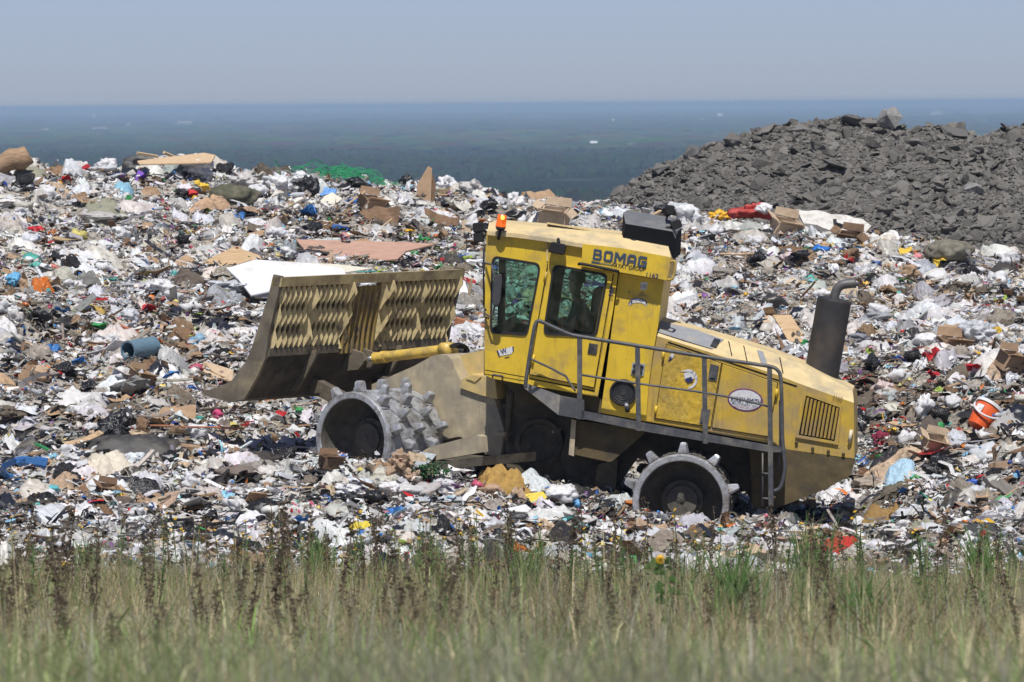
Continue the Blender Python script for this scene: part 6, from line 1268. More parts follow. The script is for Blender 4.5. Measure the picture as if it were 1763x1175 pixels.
bag(895, 896, 52, 26, mat('black_boot', (.035, .035, .04), rough=.5), 'black rubber boot lying above the grass edge', 'the black boot', 'rubber_boot', 'boot', rough=.35); panel_at([(822, 886), (905, 868), (915, 876), (900, 892), (840, 896)], 40, .03, pmat('white_crate', (.62, .62, .62), .5), 'dirty white plastic crate side left above the black boot', None, 'crate_side', 'crate'); cloth(945, 926, 84, .7, mat('cream_sacking', (.50, .45, .38), rough=.9), 'cream sackcloth sheet at the grass edge right of the boot', 'the sackcloth', 'sackcloth', 'cloth', puff=.18); cloth(1018, 915, 110, .7, WBAG, 'broad white film sheet in front of the rear wheel', 'the broad film', 'plastic_film', 'film', puff=.2); bag(1047, 912, 36, 20, pmat('royal_blue', (.06, .12, .45), .3, .1), 'royal blue plastic bag on the broad film', 'the royal blue bag'); bag(1000, 958, 40, 16, pmat('cyan_wrap', (.12, .42, .65), .35), 'cyan wrapper at the grass edge below the broad film', None, 'wrapper', 'wrapper')
cloth(622, 922, 70, .5, pmat('yellow_netting', (.62, .50, .06), .5), 'yellow printed film at the grass edge', None, 'plastic_film', 'film', puff=.16); cloth(850, 935, 90, .5, BBAG, 'black plastic sheet at the grass edge below the boot', None, 'plastic_sheet', 'film', puff=.2); bag(728, 906, 54, 22, GBAG, 'greyish bag in the middle of the grass edge', None)
cloth(1140, 935, 120, .7, CBAG, 'clear film and white paper spread below the rear wheel', None, 'plastic_film', 'film', puff=.22); panel_at([(1228, 952), (1300, 940), (1320, 956), (1240, 966)], 24, .02, CARDL, 'pale flattened cardboard below the ladder rail', None, 'cardboard_sheet', 'cardboard', bend=.05); bag(1305, 880, 40, 58, CBAG, 'tall clear bag standing beside the foot of the ladder rail', 'the tall clear bag'); bag(1247, 888, 16, 18, pmat('pale_cyan_cup', (.42, .60, .62), .5), 'pale cyan cup right in front of the rear wheel', None, 'paper_cup', 'cup'); bag(1236, 885, 10, 18, pmat('pale_cyan_cup', (.42, .60, .62), .5), 'narrow cyan cup left beside the other cup at the rear wheel', None, 'paper_cup', 'cup')
# --- right side
bag(1185, 371, 54, 40, WBAG, 'big translucent white bag right behind the black roof box', 'the big translucent bag'); bag(1140, 363, 36, 22, BBAG, 'black bag on the ridge behind the roof box', None, 'bin_bag', 'bin bag'); bag(1237, 374, 46, 28, pmat('yellow_print_bag', (.75, .42, .03), .4), 'bright yellow printed bag on the ridge right of the roof box', 'the yellow bag'); bag(1252, 379, 22, 14, pmat('red_print', (.55, .02, .05), .4), 'red patch bag at the lower right of the yellow bag', None); bag(1292, 364, 92, 30, pmat('red_netting', (.42, .06, .05), .6), 'long red netting bundle on the ridge right of the yellow bag', 'the red netting', 'netting', 'netting', rough=.7); bag(1318, 360, 40, 22, WBAG, 'white film caught over the right end of the red netting', None)
panel_at([(1372, 362), (1420, 364), (1485, 376), (1500, 392), (1490, 402), (1440, 396), (1384, 384)], 26, .14, MATT, 'stained white mattress lying on the ridge against the rubble mound', 'the mattress', 'mattress', 'mattress', lift=.12, bend=.03); cloth(1490, 408, 60, .6, MATT, 'white quilt trailing from the right end of the mattress', None, 'quilt', 'quilt', puff=.1)
carton(1355, 390, 52, 26, CARDL, 'open pale carton left of the mattress', 'the open pale carton', 15, 20); bar((1440, 402), (1437, 378), .03, BLK, 'black chair leg sticking up in front of the mattress', None, 'chair_leg', 'chair leg', dy=.05); bar((1438, 386), (1500, 406), .03, BLK, 'thin black strut lying in front of the mattress', None, 'strut', 'strut', dy=.1)
carton(1462, 414, 46, 30, CARDD, 'dark brown carton with open flaps right of the blue bag', 'the dark brown carton', -20, 15); bag(1466, 440, 40, 26, CARDD, 'crumpled brown paper sack under the dark brown carton', None, 'paper_sack', 'sack', rough=.5); bag(1412, 433, 40, 24, pmat('strong_blue', (.04, .20, .62), .35, .1), 'strong blue plastic bag left of the dark brown carton', 'the blue bag'); bag(1376, 442, 60, 24, BBAG, 'black bin bag left of the blue bag', 'the upper black bag', 'bin_bag', 'bin bag', rough=.7); bag(1358, 447, 36, 26, pmat('pinkish_film', (.66, .55, .55), .35, .2), 'pinkish white bag in front of the upper black bag', None); bag(1318, 400, 36, 28, WBAG, 'round white bag left below the open pale carton', None); bag(1285, 403, 30, 20, pmat('green_cap', (.02, .25, .12), .5), 'small dark green bag below the red netting', None); cloth(1208, 464, 46, .5, pmat('mint_film', (.45, .62, .54), .4), 'mint green plastic sheet right of the cab tower top', 'the mint sheet', 'plastic_sheet', 'sheet', puff=.1)
bag(1634, 430, 92, 36, FOAM, 'grey brown sofa cushion lying right at the foot of the rubble mound', 'the grey cushion', 'sofa_cushion', 'cushion', rough=.2); bag(1580, 442, 20, 12, pmat('pink_film', (.68, .25, .28), .4), 'small pink bag left of the grey cushion', None); bag(1562, 470, 48, 30, CARD, 'crushed brown carton left below the grey cushion', 'the crushed carton', 'crushed_carton', 'cardboard box', rough=.4); cloth(1590, 468, 60, .5, pmat('slate_film', (.30, .32, .36), .4), 'slate grey plastic sheet right of the crushed carton', None, 'plastic_sheet', 'sheet', puff=.14)
bar((1263, 478), (1316, 556), .022, METAL, 'long bright metal channel leaning down the slope behind the hood', 'the long metal channel', dy=-.5); bar((1200, 512), (1262, 560), .022, METAL, 'grey metal channel left of the long bright one behind the hood', None, dy=-.3); bar((1150, 524), (1198, 508), .02, WMET, 'short white metal strip right of the cab tower', None, dy=.1); bar((1130, 490), (1165, 530), .02, METAL, 'dark thin metal bar right beside the cab tower', None, dy=-.2); bar((1235, 545), (1305, 575), .018, METAL, 'thin grey bar lying low behind the hood', None, dy=-.2); bar((1196, 548), (1258, 572), .018, WMET, 'thin white strip lying low behind the grey hood panel', None, dy=-.2)
panel_at([(1330, 542), (1362, 542), (1392, 590), (1358, 588)], 40, .03, PLY, 'tan plywood piece leaning left of the muffler', 'the plywood piece', lift=.25); bar((1312, 566), (1330, 553), .10, LWOOD, 'sawn log end facing out left of the plywood piece', None, 'log', 'log', sq=False, dy=.5); panel_at([(1335, 566), (1348, 590), (1360, 615), (1348, 612)], 70, .03, CARDD, 'dark brown board under the plywood piece', None, foot=(1348, 615)); bar((1362, 587), (1390, 625), .025, WMET, 'bright white metal strip below the plywood piece', None, dy=-.2)
for k in range(5): bar((1318 + 14 * k, 612 + 3 * k), (1350 + 12 * k, 590 + 5 * k), .018, METAL if k % 2 else WMET, ['leftmost', 'second', 'third', 'fourth', 'rightmost'][k] + ' of the metal strips heaped behind the hood left of the muffler', None, 'metal_strip', 'metal strip', dy=.1, group='metal strips behind the hood')
bar((1452, 600), (1492, 604), .022, WMET, 'white frame bar running level right of the muffler', 'the white frame', 'frame_bar', 'frame bar', dy=.05); bar((1494, 602), (1490, 672), .025, WMET, 'white frame bar hanging down right of the muffler', None, 'frame_bar', 'frame bar', dy=-.3)
bag(1597, 587, 54, 44, WBAG, 'round tied white bag on the right slope', 'the round white bag', rough=.35); bag(1686, 572, 76, 42, CBAG, 'large clear bag on the right slope above the carton', 'the large clear bag'); carton(1640, 598, 56, 34, CARD, 'big brown carton between the round white bag and the clear bag', 'the big carton', 20, 12); panel_at([(1615, 562), (1650, 556), (1690, 590), (1660, 588)], 45, .02, CARD, 'brown cardboard lid behind the big carton', None, 'cardboard_sheet', 'cardboard', bend=.04); carton(1740, 622, 44, 34, CARD, 'torn carton at the right edge of the slope', 'the torn carton', 30, 20); bag(1565, 560, 34, 24, BBAG, 'black bag above the round white bag', None, 'bin_bag', 'bin bag'); bag(1480, 585, 52, 24, pmat('grey_tarp', (.22, .22, .25), .5), 'grey tarpaulin bundle right of the muffler', None, 'tarpaulin', 'tarpaulin')
# orange bucket
p, s = base_at(1696, 735); bk = empty('bucket', ray(1697, 712) * (p[1] - .15)); bk.rotation_euler = (R_(-26), R_(30), R_(-14)); tag(bk, 'bright orange bucket with a white rim lying tilted on the right slope', 'bucket'); mark(1696, 712, 'the orange bucket')
bm = bmesh.new(); add_lathe(bm, [(-.22, .0), (-.22, .135), (-.02, .165), (.10, .178), (.12, .178), (.12, .168), (-.20, .125), (-.20, 0)], (0, 0, 0), (0, 0, 1), 36); from_bm('bucket_body', bm, mat('bucket_orange', (.72, .11, .02), rough=.4, var=.08, dirt=(.4, .15, .08), dirt_amt=.15), bk, world=False, smooth=False); bm = bmesh.new(); add_lathe(bm, [(.085, .180), (.085, .194), (.125, .196), (.13, .178)], (0, 0, 0), (0, 0, 1), 36, closed=True); from_bm('bucket_rim', bm, WHB, bk, world=False)
bm = bmesh.new(); add_tube(bm, [np.array([.19 * math.cos(t_), -.19 * abs(math.sin(t_)) * 1.05 - .0, .06 - .16 * math.sin(t_)]) for t_ in np.linspace(0, math.pi, 12)], .014, 6); from_bm('bucket_handle', bm, WHB, bk, world=False, smooth=True); bm = bmesh.new(); add_box(bm, (-.09, -.155, -.02), (.045, -.018, 0), (0, -.004, 0), (0, 0, .05)); from_bm('bucket_label', bm, STW, bk, world=False)
bar((1596, 658), (1706, 678), .035, pmat('dark_red_hose', (.22, .05, .035), .5), 'long dark red hose lying above the orange bucket', 'the red hose', 'hose', 'hose', sq=False, dy=-.1); bag(1588, 700, 44, 60, WBAG, 'folded upright white plastic sheet left of the orange bucket', 'the folded white sheet', 'plastic_sheet', 'sheet', rough=.6); bag(1520, 668, 60, 34, pmat('blush_film', (.70, .58, .55), .35, .2), 'blush pink film heap right of the muffler', None, 'plastic_film', 'film', rough=.6); bag(1540, 742, 30, 14, pmat('yellow_pack', (.72, .50, .05), .4), 'yellow and blue packet right of the rear grille', None, 'packet', 'packet')
bag(1518, 756, 36, 30, pmat('wine_cloth', (.20, .02, .05), .8), 'wine red cloth bundle right of the rear grille', 'the wine cloth', 'cloth_bundle', 'cloth'); bar((1532, 762), (1580, 788), .035, WOOD, 'short brown wooden batten below the wine cloth', None, 'wooden_batten', 'batten', dy=-.1); carton(1610, 765, 44, 30, CARDL, 'round pale tub shaped carton below the folded white sheet', None, 10, 25); bag(1618, 806, 74, 46, BBAG, 'big shiny black bag on the lower right slope', 'the lower black bag', 'bin_bag', 'bin bag', rough=.6); cloth(1548, 822, 70, .5, pmat('ice_blue_cloth', (.40, .58, .72), .6, .1), 'ice blue cloth on the lower right slope', 'the ice blue cloth', 'cloth', 'cloth', puff=.2); bag(1672, 832, 30, 26, pmat('cobalt_film', (.04, .12, .50), .35, .1), 'cobalt blue bag right of the lower black bag', 'the cobalt bag'); bag(1690, 822, 22, 14, pmat('red_film3', (.45, .02, .03), .4), 'red bag touching the cobalt bag', None)
bag(1730, 806, 60, 26, mat('brown_carpet', (.24, .165, .11), rough=.95), 'rolled brown carpet at the right edge', None, 'carpet_roll', 'carpet', rough=.2); panel_at([(1700, 830), (1722, 822), (1762, 846), (1750, 862)], 45, .03, mat('grey_slab', (.20, .18, .16), rough=.9), 'curved grey panel at the right edge below the rolled carpet', None, bend=.05); cloth(1520, 905, 90, .6, mat('gold_brown_cloth', (.26, .16, .055), rough=.95, bump=.6, bscale=20), 'gold brown cloth heap at the grass edge right of the machine', 'the gold cloth', 'cloth', 'cloth', puff=.25, lift=.14); cloth(1575, 918, 70, .5, OLIVL, 'pale green canvas right of the gold cloth', None, 'canvas_cloth', 'cloth', puff=.14); panel_at([(1655, 912), (1665, 898), (1712, 900), (1735, 918), (1700, 926)], 20, .04, mat('black_mat', (.045, .045, .048), rough=.9), 'black rubber mat on the lower right slope', 'the rubber mat', 'rubber_mat', 'mat'); cloth(1445, 948, 70, .5, pmat('scarlet_cloth', (.42, .03, .02), .7), 'scarlet cloth strip at the grass edge', 'the scarlet strip', 'cloth', 'cloth', puff=.16); bag(1440, 925, 46, 24, CARDL, 'pale brown paper bag above the scarlet strip', None, 'paper_bag', 'bag', rough=.5)
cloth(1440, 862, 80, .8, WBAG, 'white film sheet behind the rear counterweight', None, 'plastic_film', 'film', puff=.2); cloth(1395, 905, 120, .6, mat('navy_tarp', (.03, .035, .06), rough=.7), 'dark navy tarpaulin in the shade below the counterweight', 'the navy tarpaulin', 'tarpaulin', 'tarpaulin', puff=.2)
# --- wood heap between the blade and the cab
for k, (a, b2, r, m, lb) in enumerate([((786, 520), (836, 556), .03, METAL, 'grey metal channel sloping in the gap between blade and cab'), ((782, 534), (836, 548), .05, RWOOD, 'reddish brown board in the gap between blade and cab'), ((784, 552), (836, 566), .045, RWOOD, 'lower reddish board in the gap between blade and cab'), ((806, 516), (812, 480), .02, LWOOD, 'upright pale stud of the broken frame between blade and cab'), ((812, 488), (836, 508), .022, LWOOD, 'pale diagonal stud of the broken frame between blade and cab'), ((790, 566), (836, 578), .03, WMET, 'bright metal strip lowest in the gap between blade and cab'), ((786, 470), (836, 478), .05, CARDD, 'dark timber lying highest in the gap between blade and cab')]): bar(a, b2, r, m, lb, 'the wood heap' if k == 1 else None, 'wood_stud' if m in (RWOOD, LWOOD) else 'metal_strip', 'stud' if m in (RWOOD, LWOOD) else 'strip', dy=-.1)
panel_at([(780, 490), (800, 484), (808, 508), (784, 516)], 60, .02, WHB, 'white board standing in the gap between blade and cab', None); bag(822, 575, 36, 30, WBAG, 'white bag in the gap between the blade and the cab front', None)

# ---------------------------------------------------------------- more single pieces, each placed against something recognisable
BOXES = [(340, 445, 800, 705), (525, 600, 890, 865), (825, 350, 1180, 800), (1050, 470, 1490, 895)]
USED = set(); taken = [(m_[0], m_[1]) for m_ in MARKS]; MID = {}
def where_(px, py):
    c_ = sorted((math.hypot(px - x, (py - y) * 1.3), x, y, sh) for x, y, sh in MARKS)[:6]
    for d, x, y, sh in c_:
        if d > 150: break
        a = math.degrees(math.atan2(y - py, px - x)) % 360; k = int((a + 22.5) // 45) % 8
        yield ['to the right of', 'up and right of', 'straight above', 'up and left of', 'to the left of', 'down and left of', 'straight below', 'down and right of'][k] + ' ' + sh
KINDS = [('plastic_bag', 'small white plastic bag', 'bag', 70), ('paper_sheet', 'crumpled white paper', 'paper', 34), ('bin_bag', 'small black plastic bag', 'bin bag', 22), ('cardboard_piece', 'torn brown cardboard piece', 'cardboard', 62), ('wood_stick', 'thin pale wooden stick', 'stick', 26), ('wrapper', 'blue plastic wrapper', 'wrapper', 16), ('wrapper', 'red plastic wrapper', 'wrapper', 18), ('wrapper', 'yellow plastic wrapper', 'wrapper', 10), ('wrapper', 'green plastic wrapper', 'wrapper', 10), ('bottle', 'clear plastic bottle', 'bottle', 24), ('foam_piece', 'broken white foam piece', 'foam', 18)]
WR = {'blue': pmat('wrap_blue', (.06, .22, .55), .35, .12), 'red': pmat('wrap_red', (.5, .03, .035), .35, .1), 'yellow': pmat('wrap_yellow', (.72, .5, .06), .4, .1), 'green': pmat('wrap_green', (.06, .32, .10), .4, .1)}
bot = bmesh.new(); add_lathe(bot, [(0, 0), (0, .032), (.10, .034), (.12, .031), (.14, .034), (.18, .033), (.21, .014), (.235, .013), (.235, 0)], (0, 0, -.1), (0, 0, 1), 14); bme = bpy.data.meshes.new('bottle'); bot.to_mesh(bme); bot.free(); bme.materials.append(CBAG)
capb = bmesh.new(); add_lathe(capb, [(.232, 0), (.232, .017), (.255, .017), (.257, 0)], (0, 0, -.1), (0, 0, 1), 12); cme = bpy.data.meshes.new('bottle_cap'); capb.to_mesh(cme); capb.free(); cme.materials.append(WR['blue'])
PROT = {}
for nm, mm_, prot in (('plastic_bag', WBAG, [blob(3, 1000 + k, .7, .55) for k in range(6)]), ('paper_sheet', WHB, [sheet(10, 1.0, 1020 + k, .8, 2.4) for k in range(5)]), ('bin_bag', BBAG, [blob(3, 1040 + k, .7, .6) for k in range(4)]), ('cardboard_piece', CARD, [sheet(8, .45, 1060 + k, .7, 1.2) for k in range(5)]), ('foam_piece', WHB, [slab(1080 + k, 1, .5, .2, .03) for k in range(3)]), ('wood_stick', LWOOD, [slab(1090 + k, 1, .05, .04, .02) for k in range(3)])):
    PROT[nm] = []
    for V, F in prot: o = mesh_np(nm, V, F, mm_, smooth=nm in ('plastic_bag', 'bin_bag')); PROT[nm].append(o.data); bpy.data.objects.remove(o)
PROT['wrapper'] = {}
for cn, mm_ in WR.items():
    PROT['wrapper'][cn] = []
    for k in range(3): V, F = sheet(9, 1.1, 1100 + k, .8, 2.4); o = mesh_np('wrapper', V, F, mm_); PROT['wrapper'][cn].append(o.data); bpy.data.objects.remove(o)
r = np.random.default_rng(77)
for name, what, cat, cnt in KINDS:
    done = tries = 0
    while done < cnt and tries < 2500:
        tries += 1; px, py = r.uniform(5, 1758), r.uniform(285, 955)
        if any(a < px < c_ and b2 < py < d for a, b2, c_, d in BOXES) or any(math.hypot(px - x, py - y) < 30 for x, y in taken): continue
        d = ray(px, py)
        if d[2] * 92 > hill(d[0] * 92, 92): continue
        lab = next((f'{what} {w_}' for w_ in where_(px, py) if f'{what} {w_}' not in USED), None)
        if lab is None: continue
        p = on_hill(px, py); s = p[1] / FPX; sz = r.uniform(22, 40) * s * (1.6 if name == 'wood_stick' else 1)
        if in_machine(np.array([p[0]]), np.array([p[1]]))[0]: continue
        USED.add(lab); taken.append((px, py)); done += 1
        if name == 'bottle':
            o = empty('bottle', p + np.array([0, -.1, .10])); o.rotation_euler = (r.uniform(1.0, 1.7), 0, r.uniform(-1.4, 1.4)); tag(o, lab, cat, 'plastic bottles in the waste')
            for nm2, me2 in (('bottle_body', bme), ('bottle_cap', cme)): q = bpy.data.objects.new(nm2, me2); COL.objects.link(q); q.parent = o
            continue
        me = PROT['wrapper'][what.split()[0]] if name == 'wrapper' else PROT[name]; me = me[int(r.integers(len(me)))]
        o = bpy.data.objects.new(name, me); COL.objects.link(o); o.location = V3(p + np.array([0, -.1, sz * .22])); o.scale = (sz, sz, sz)
        o.rotation_euler = (r.uniform(.2, .9) if name in ('cardboard_piece', 'paper_sheet', 'wrapper') else r.normal(0, .25), r.normal(0, .3), r.uniform(-1.2, 1.2) if name == 'wood_stick' else r.uniform(0, 6.28)); tag(o, lab, cat, {'plastic_bag': 'white bags in the waste', 'paper_sheet': 'crumpled papers in the waste', 'bin_bag': 'black bags in the waste', 'cardboard_piece': 'cardboard pieces in the waste', 'wood_stick': 'wooden sticks in the waste', 'wrapper': 'coloured wrappers in the waste', 'foam_piece': 'foam pieces in the waste'}[name])

# ================================================================== grass and weeds on the bank
grassm = mat('grass_blade', attr=True, rough=.7, spec=.25, var=.12, dscale=3, transl=.30)
def blades(n, y0, y1, h0, h1, lean, wid, cols, power=1.0, tmax=.104, seed=1):
    r = np.random.default_rng(seed); y = y0 + (y1 - y0) * r.random(n) ** power; x = r.uniform(-tmax, tmax, n) * y; z = bank(x, y)
    cl = np.clip(.72 + .75 * fbm(x / 1.9, y / 2.4, 0, seed + 9, 2) + .35 * vnoise(x / .4, y / .8, 0, seed + 19), .15, 1.9); h = (h0 + (h1 - h0) * r.random(n)) * cl
    th = r.uniform(0, 6.28, n); L = lean * r.random(n) ** .8 * h; d = np.stack([np.cos(th), np.sin(th) * .6], 1); w = wid * r.uniform(.6, 1.3, n); sd_ = np.stack([np.cos(th + 1.57), np.sin(th + 1.57) * .4], 1) * .7 + np.array([.6, 0]); sd_ /= np.linalg.norm(sd_, axis=1)[:, None]
    S = 4; V = np.zeros((n, S, 2, 3)); bend = r.uniform(1.3, 2.4, n)
    for i in range(S):
        u = i / (S - 1); cx = x + d[:, 0] * L * u ** bend; cyy = y + d[:, 1] * L * u ** bend; cz = z - .04 + h * (u - .35 * (L / h) ** 1 * u ** 3)
        for k, sg in ((0, -1), (1, 1)):
            ww = w * (1 - .88 * u) * sg * .5; V[:, i, k, 0] = cx + sd_[:, 0] * ww; V[:, i, k, 1] = cyy + sd_[:, 1] * ww; V[:, i, k, 2] = cz
    q = []
    for i in range(S - 1): q.append([2 * i, 2 * i + 1, 2 * i + 3, 2 * i + 2])
    F = (np.array(q)[None] + (np.arange(n) * S * 2)[:, None, None]).reshape(-1, 4)
    cols = np.array(cols); a = np.clip(.5 + .55 * fbm(x / 1.6, y / 3.0, 0, seed + 3, 2) + r.normal(0, .25, n), 0, .999); c_ = cols[(a * len(cols)).astype(int)] * r.uniform(.75, 1.25, (n, 1))
    return V.reshape(-1, 3), F, np.repeat(c_, S * 2, axis=0)
GREEN = [tuple(2.1 * v for v in c_) for c_ in [(.085, .135, .035), (.11, .165, .045), (.065, .11, .03), (.15, .19, .07), (.12, .15, .06)]]
STRAW = [tuple(1.75 * v for v in c_) for c_ in [(.30, .245, .15), (.22, .17, .10), (.36, .30, .19), (.17, .125, .075), (.26, .21, .13)]]
PALEG = [tuple(2.0 * v for v in c_) for c_ in [(.17, .21, .09), (.21, .235, .12), (.14, .19, .075), (.27, .255, .15), (.19, .22, .11)]]
GREYS = [(.38, .37, .29), (.48, .46, .37), (.33, .32, .25)]
parts_, off = [], 0
for a in (blades(9000, 44, 62.5, .08, .34, 1.3, .010, [GREEN[2], GREEN[0], GREEN[1], GREEN[3], STRAW[0], GREEN[4]], 1.0, seed=1),
          blades(15000, 28, 58, .20, .52, 1.45, .009, [STRAW[3], STRAW[1], (.16, .11, .075), GREEN[4], STRAW[0], PALEG[0], STRAW[2], GREYS[1], STRAW[4]], .8, seed=2),
          blades(17000, 13, 38, .08, .30, 1.3, .007, [PALEG[0], PALEG[3], PALEG[1], STRAW[0], PALEG[2], PALEG[4], GREYS[0]], .9, tmax=.115, seed=3),
          blades(15000, 15, 27, .08, .24, 1.5, .006, [PALEG[1], PALEG[3], GREYS[0], GREYS[1], PALEG[4], STRAW[0]], 1.0, tmax=.125, seed=6),
          blades(3000, 15, 33, .10, .32, 1.4, .018, [PALEG[0], GREYS[1], PALEG[2], STRAW[2], GREEN[1], PALEG[3]], 1.0, tmax=.125, seed=8),
          blades(2200, 40, 61, .30, .62, 1.0, .013, [GREEN[0], GREEN[1], GREEN[3], STRAW[2]], 1.0, seed=4),
          blades(6500, 26, 60, .30, .66, 1.0, .0045, [STRAW[0], STRAW[2], STRAW[1], GREYS[1], STRAW[4], GREYS[0]], .8, seed=5),
          blades(9000, 26, 61, .15, .45, 2.4, .006, [STRAW[2], GREYS[1], STRAW[0], PALEG[3]], .8, seed=7)):
    parts_.append((a[0], a[1] + off, a[2])); off += len(a[0])
tag(mesh_np('grass', np.concatenate([a[0] for a in parts_]), np.concatenate([a[1] for a in parts_]), grassm, np.concatenate([a[2] for a in parts_])), kind='stuff')

STEMB = mat('dry_stem', (.13, .10, .07), rough=.9, spec=.1, var=.3); SEEDH = mat('dry_seed_head', (.085, .065, .048), rough=.95, spec=.1, var=.3); STEMG = mat('green_stem', (.085, .14, .045), rough=.7, var=.2); LEAFG = mat('weed_leaf', (.10, .19, .05), rough=.6, var=.25, transl=.25); PETAL = mat('yellow_petal', (.85, .50, .02), rough=.6, transl=.2)
def weed_mesh(seed, h, kind):
    r = np.random.default_rng(seed); bm = bmesh.new(); pts = [np.array([0, 0, -.05])]; d = np.array([r.normal(0, .06), r.normal(0, .05), 1.0])
    for i in range(8): pts.append(pts[-1] + d * h / 8); d = nrm(d + np.array([r.normal(0, .07), r.normal(0, .05), .12]))
    add_tube(bm, pts, [.0095 - .0007 * i for i in range(9)], 5); hb = bmesh.new(); heads = []
    nb = r.integers(9, 17) if kind == 'dry' else r.integers(2, 5)
    for k in range(nb):
        u = r.uniform(.35 if kind == 'dry' else .6, 1.0) * 8; i = min(int(u), 7); p = pts[i] + (pts[i + 1] - pts[i]) * (u - i); th = r.uniform(0, 6.28); L = (.05 + .20 * r.random()) * (1.25 - u / 10) * h; q = p + np.array([math.cos(th) * .6, math.sin(th) * .5, .9]) * L; m_ = (p + q) / 2 + np.array([math.cos(th), math.sin(th), -.4]) * L * .12
        add_tube(bm, [p, m_, q], [.004, .0034, .003], 4); heads.append(q)
    heads.append(pts[-1])
    if kind != 'dry': s1 = from_bm('stem', bm, STEMG); out = [('stem', s1.data)]; bpy.data.objects.remove(s1)
    else: hb = bm
    nstem = len(bm.faces) if kind == 'dry' else 0
    if kind == 'dry':
        for q in heads: 
            V, F = B1[int(r.integers(len(B1)))]; vs = [hb.verts.new(V3(v * r.uniform(.028, .046) + q)) for v in V]
            for f in F: hb.faces.new([vs[i] for i in f])
        for k in range(60):      # withered leaves along the stem
            u = r.uniform(.1, .9) * 8; i = min(int(u), 7); p = pts[i] + (pts[i + 1] - pts[i]) * (u - i); th = r.uniform(0, 6.28); a = np.array([math.cos(th), math.sin(th), r.uniform(-.8, .2)]) * r.uniform(.025, .075); b2 = np.array([0, 0, .014]); vs = [hb.verts.new(V3(v)) for v in (p, p + a * .5 + b2, p + a, p + a * .5 - b2)]; hb.faces.new(vs)
        for i, f in enumerate(hb.faces): f.material_index = 0 if i < nstem else 1
        s2 = from_bm('dry_weed', hb, [STEMB, SEEDH]); out = [('', s2.data)]; bpy.data.objects.remove(s2)
    else:
        lb = bmesh.new()
        for k in range(34):
            u = r.uniform(.1, .97) * 8; i = min(int(u), 7); p = pts[i] + (pts[i + 1] - pts[i]) * (u - i); th = r.uniform(0, 6.28); l = r.uniform(.05, .11) * (1.1 - u / 12); a = np.array([math.cos(th), math.sin(th), r.uniform(.2, .8)]) * l; b2 = nrm(np.cross(a, [0, 0, 1])) * l * .18; vs = [lb.verts.new(V3(v)) for v in (p, p + a * .5 + b2, p + a + np.array([0, 0, -l * .2]), p + a * .5 - b2)]; lb.faces.new(vs)
        s2 = from_bm('leaves', lb, LEAFG); out.append(('leaves', s2.data)); bpy.data.objects.remove(s2)
        for q in heads[-3:]:
            fb = bmesh.new()
            ax_ = nrm(np.array([r.normal(0, .35), -.45, .8])); a0 = nrm(np.cross(ax_, [1, 0.2, 0])); b0 = np.cross(ax_, a0); R = .021
            cc = fb.verts.new(V3(q + ax_ * .012))
            for j in range(11):
                t0 = j * 6.283 / 11; e = [q + (a0 * math.cos(t_) + b0 * math.sin(t_)) * R * rr + ax_ * zz for t_, rr, zz in ((t0 - .22, .8, .004), (t0, 1.25, .002), (t0 + .22, .8, .004))]; fb.faces.new([cc] + [fb.verts.new(V3(v)) for v in e])
            s3 = from_bm('flower_head', fb, PETAL); out.append(('flower_head', s3.data)); bpy.data.objects.remove(s3)
    return out
def plant(name, meshes, loc, rz, sc, label, cat, group):
    if len(meshes) == 1: o = bpy.data.objects.new(name, meshes[0][1]); COL.objects.link(o); o.location = V3(loc); meshes = []
    else: o = empty(name, loc)
    o.rotation_euler = (0, 0, rz); o.scale = (sc, sc, sc); tag(o, label, cat, group)
    for nm, me in meshes: q = bpy.data.objects.new(nm, me); COL.objects.link(q); q.parent = o
    return o
DRY = [weed_mesh(2000 + k, 1.0, 'dry') for k in range(7)]; FLO = [weed_mesh(2050 + k, .75, 'flower') for k in range(5)]
r = np.random.default_rng(91)
for k in range(150):
    y = r.uniform(27, 60) if k > 50 else r.uniform(46, 61.5); x = (r.uniform(-.098, .098) if k % 3 else r.uniform(-.098, .02)) * y; sc = r.uniform(.22, .95) ** 1.0 * (1.0 if y > 38 else .62)
    plant('dry_weed', DRY[int(r.integers(7))], (x, y, float(bank(x, y)) - .03), r.uniform(0, 6.28), sc, 'dry brown weed stalk with dark seed heads rising from the grass', 'weed', 'dry weed stalks in the grass')
STALKS = [(12, 940, 34), (40, 985, 30), (100, 905, 33), (118, 1010, 28), (205, 1095, 25), (258, 1085, 25), (370, 1000, 36), (420, 985, 42), (432, 1040, 31), (470, 940, 36), (480, 985, 31), (520, 1000, 40), (610, 1030, 36), (662, 915, 38), (676, 985, 30), (770, 960, 36), (782, 1010, 33), (850, 1010, 40), (1000, 985, 37), (1005, 1040, 31), (1050, 975, 36), (1052, 1020, 30), (1225, 960, 42), (1290, 920, 47), (1345, 960, 44), (1422, 950, 45), (1465, 1000, 40), (1542, 1000, 41), (1600, 940, 46), (1680, 990, 38), (1730, 960, 41)]
for px, py, y in STALKS:
    x = ray(px, py)[0] * y; zt = ray(px, py)[2] * y; z0 = float(bank(x, y)) - .03; sc = max(.3, zt - z0)
    o = plant('dry_weed', DRY[int(r.integers(7))], (x, y, z0), r.uniform(0, 6.28), sc, 'dry brown weed stalk with dark seed heads rising from the grass', 'weed', 'dry weed stalks in the grass'); k = max(1.0, 1.25 / sc ** .5); o.scale = (sc * k * .8, sc * k * .8, sc)
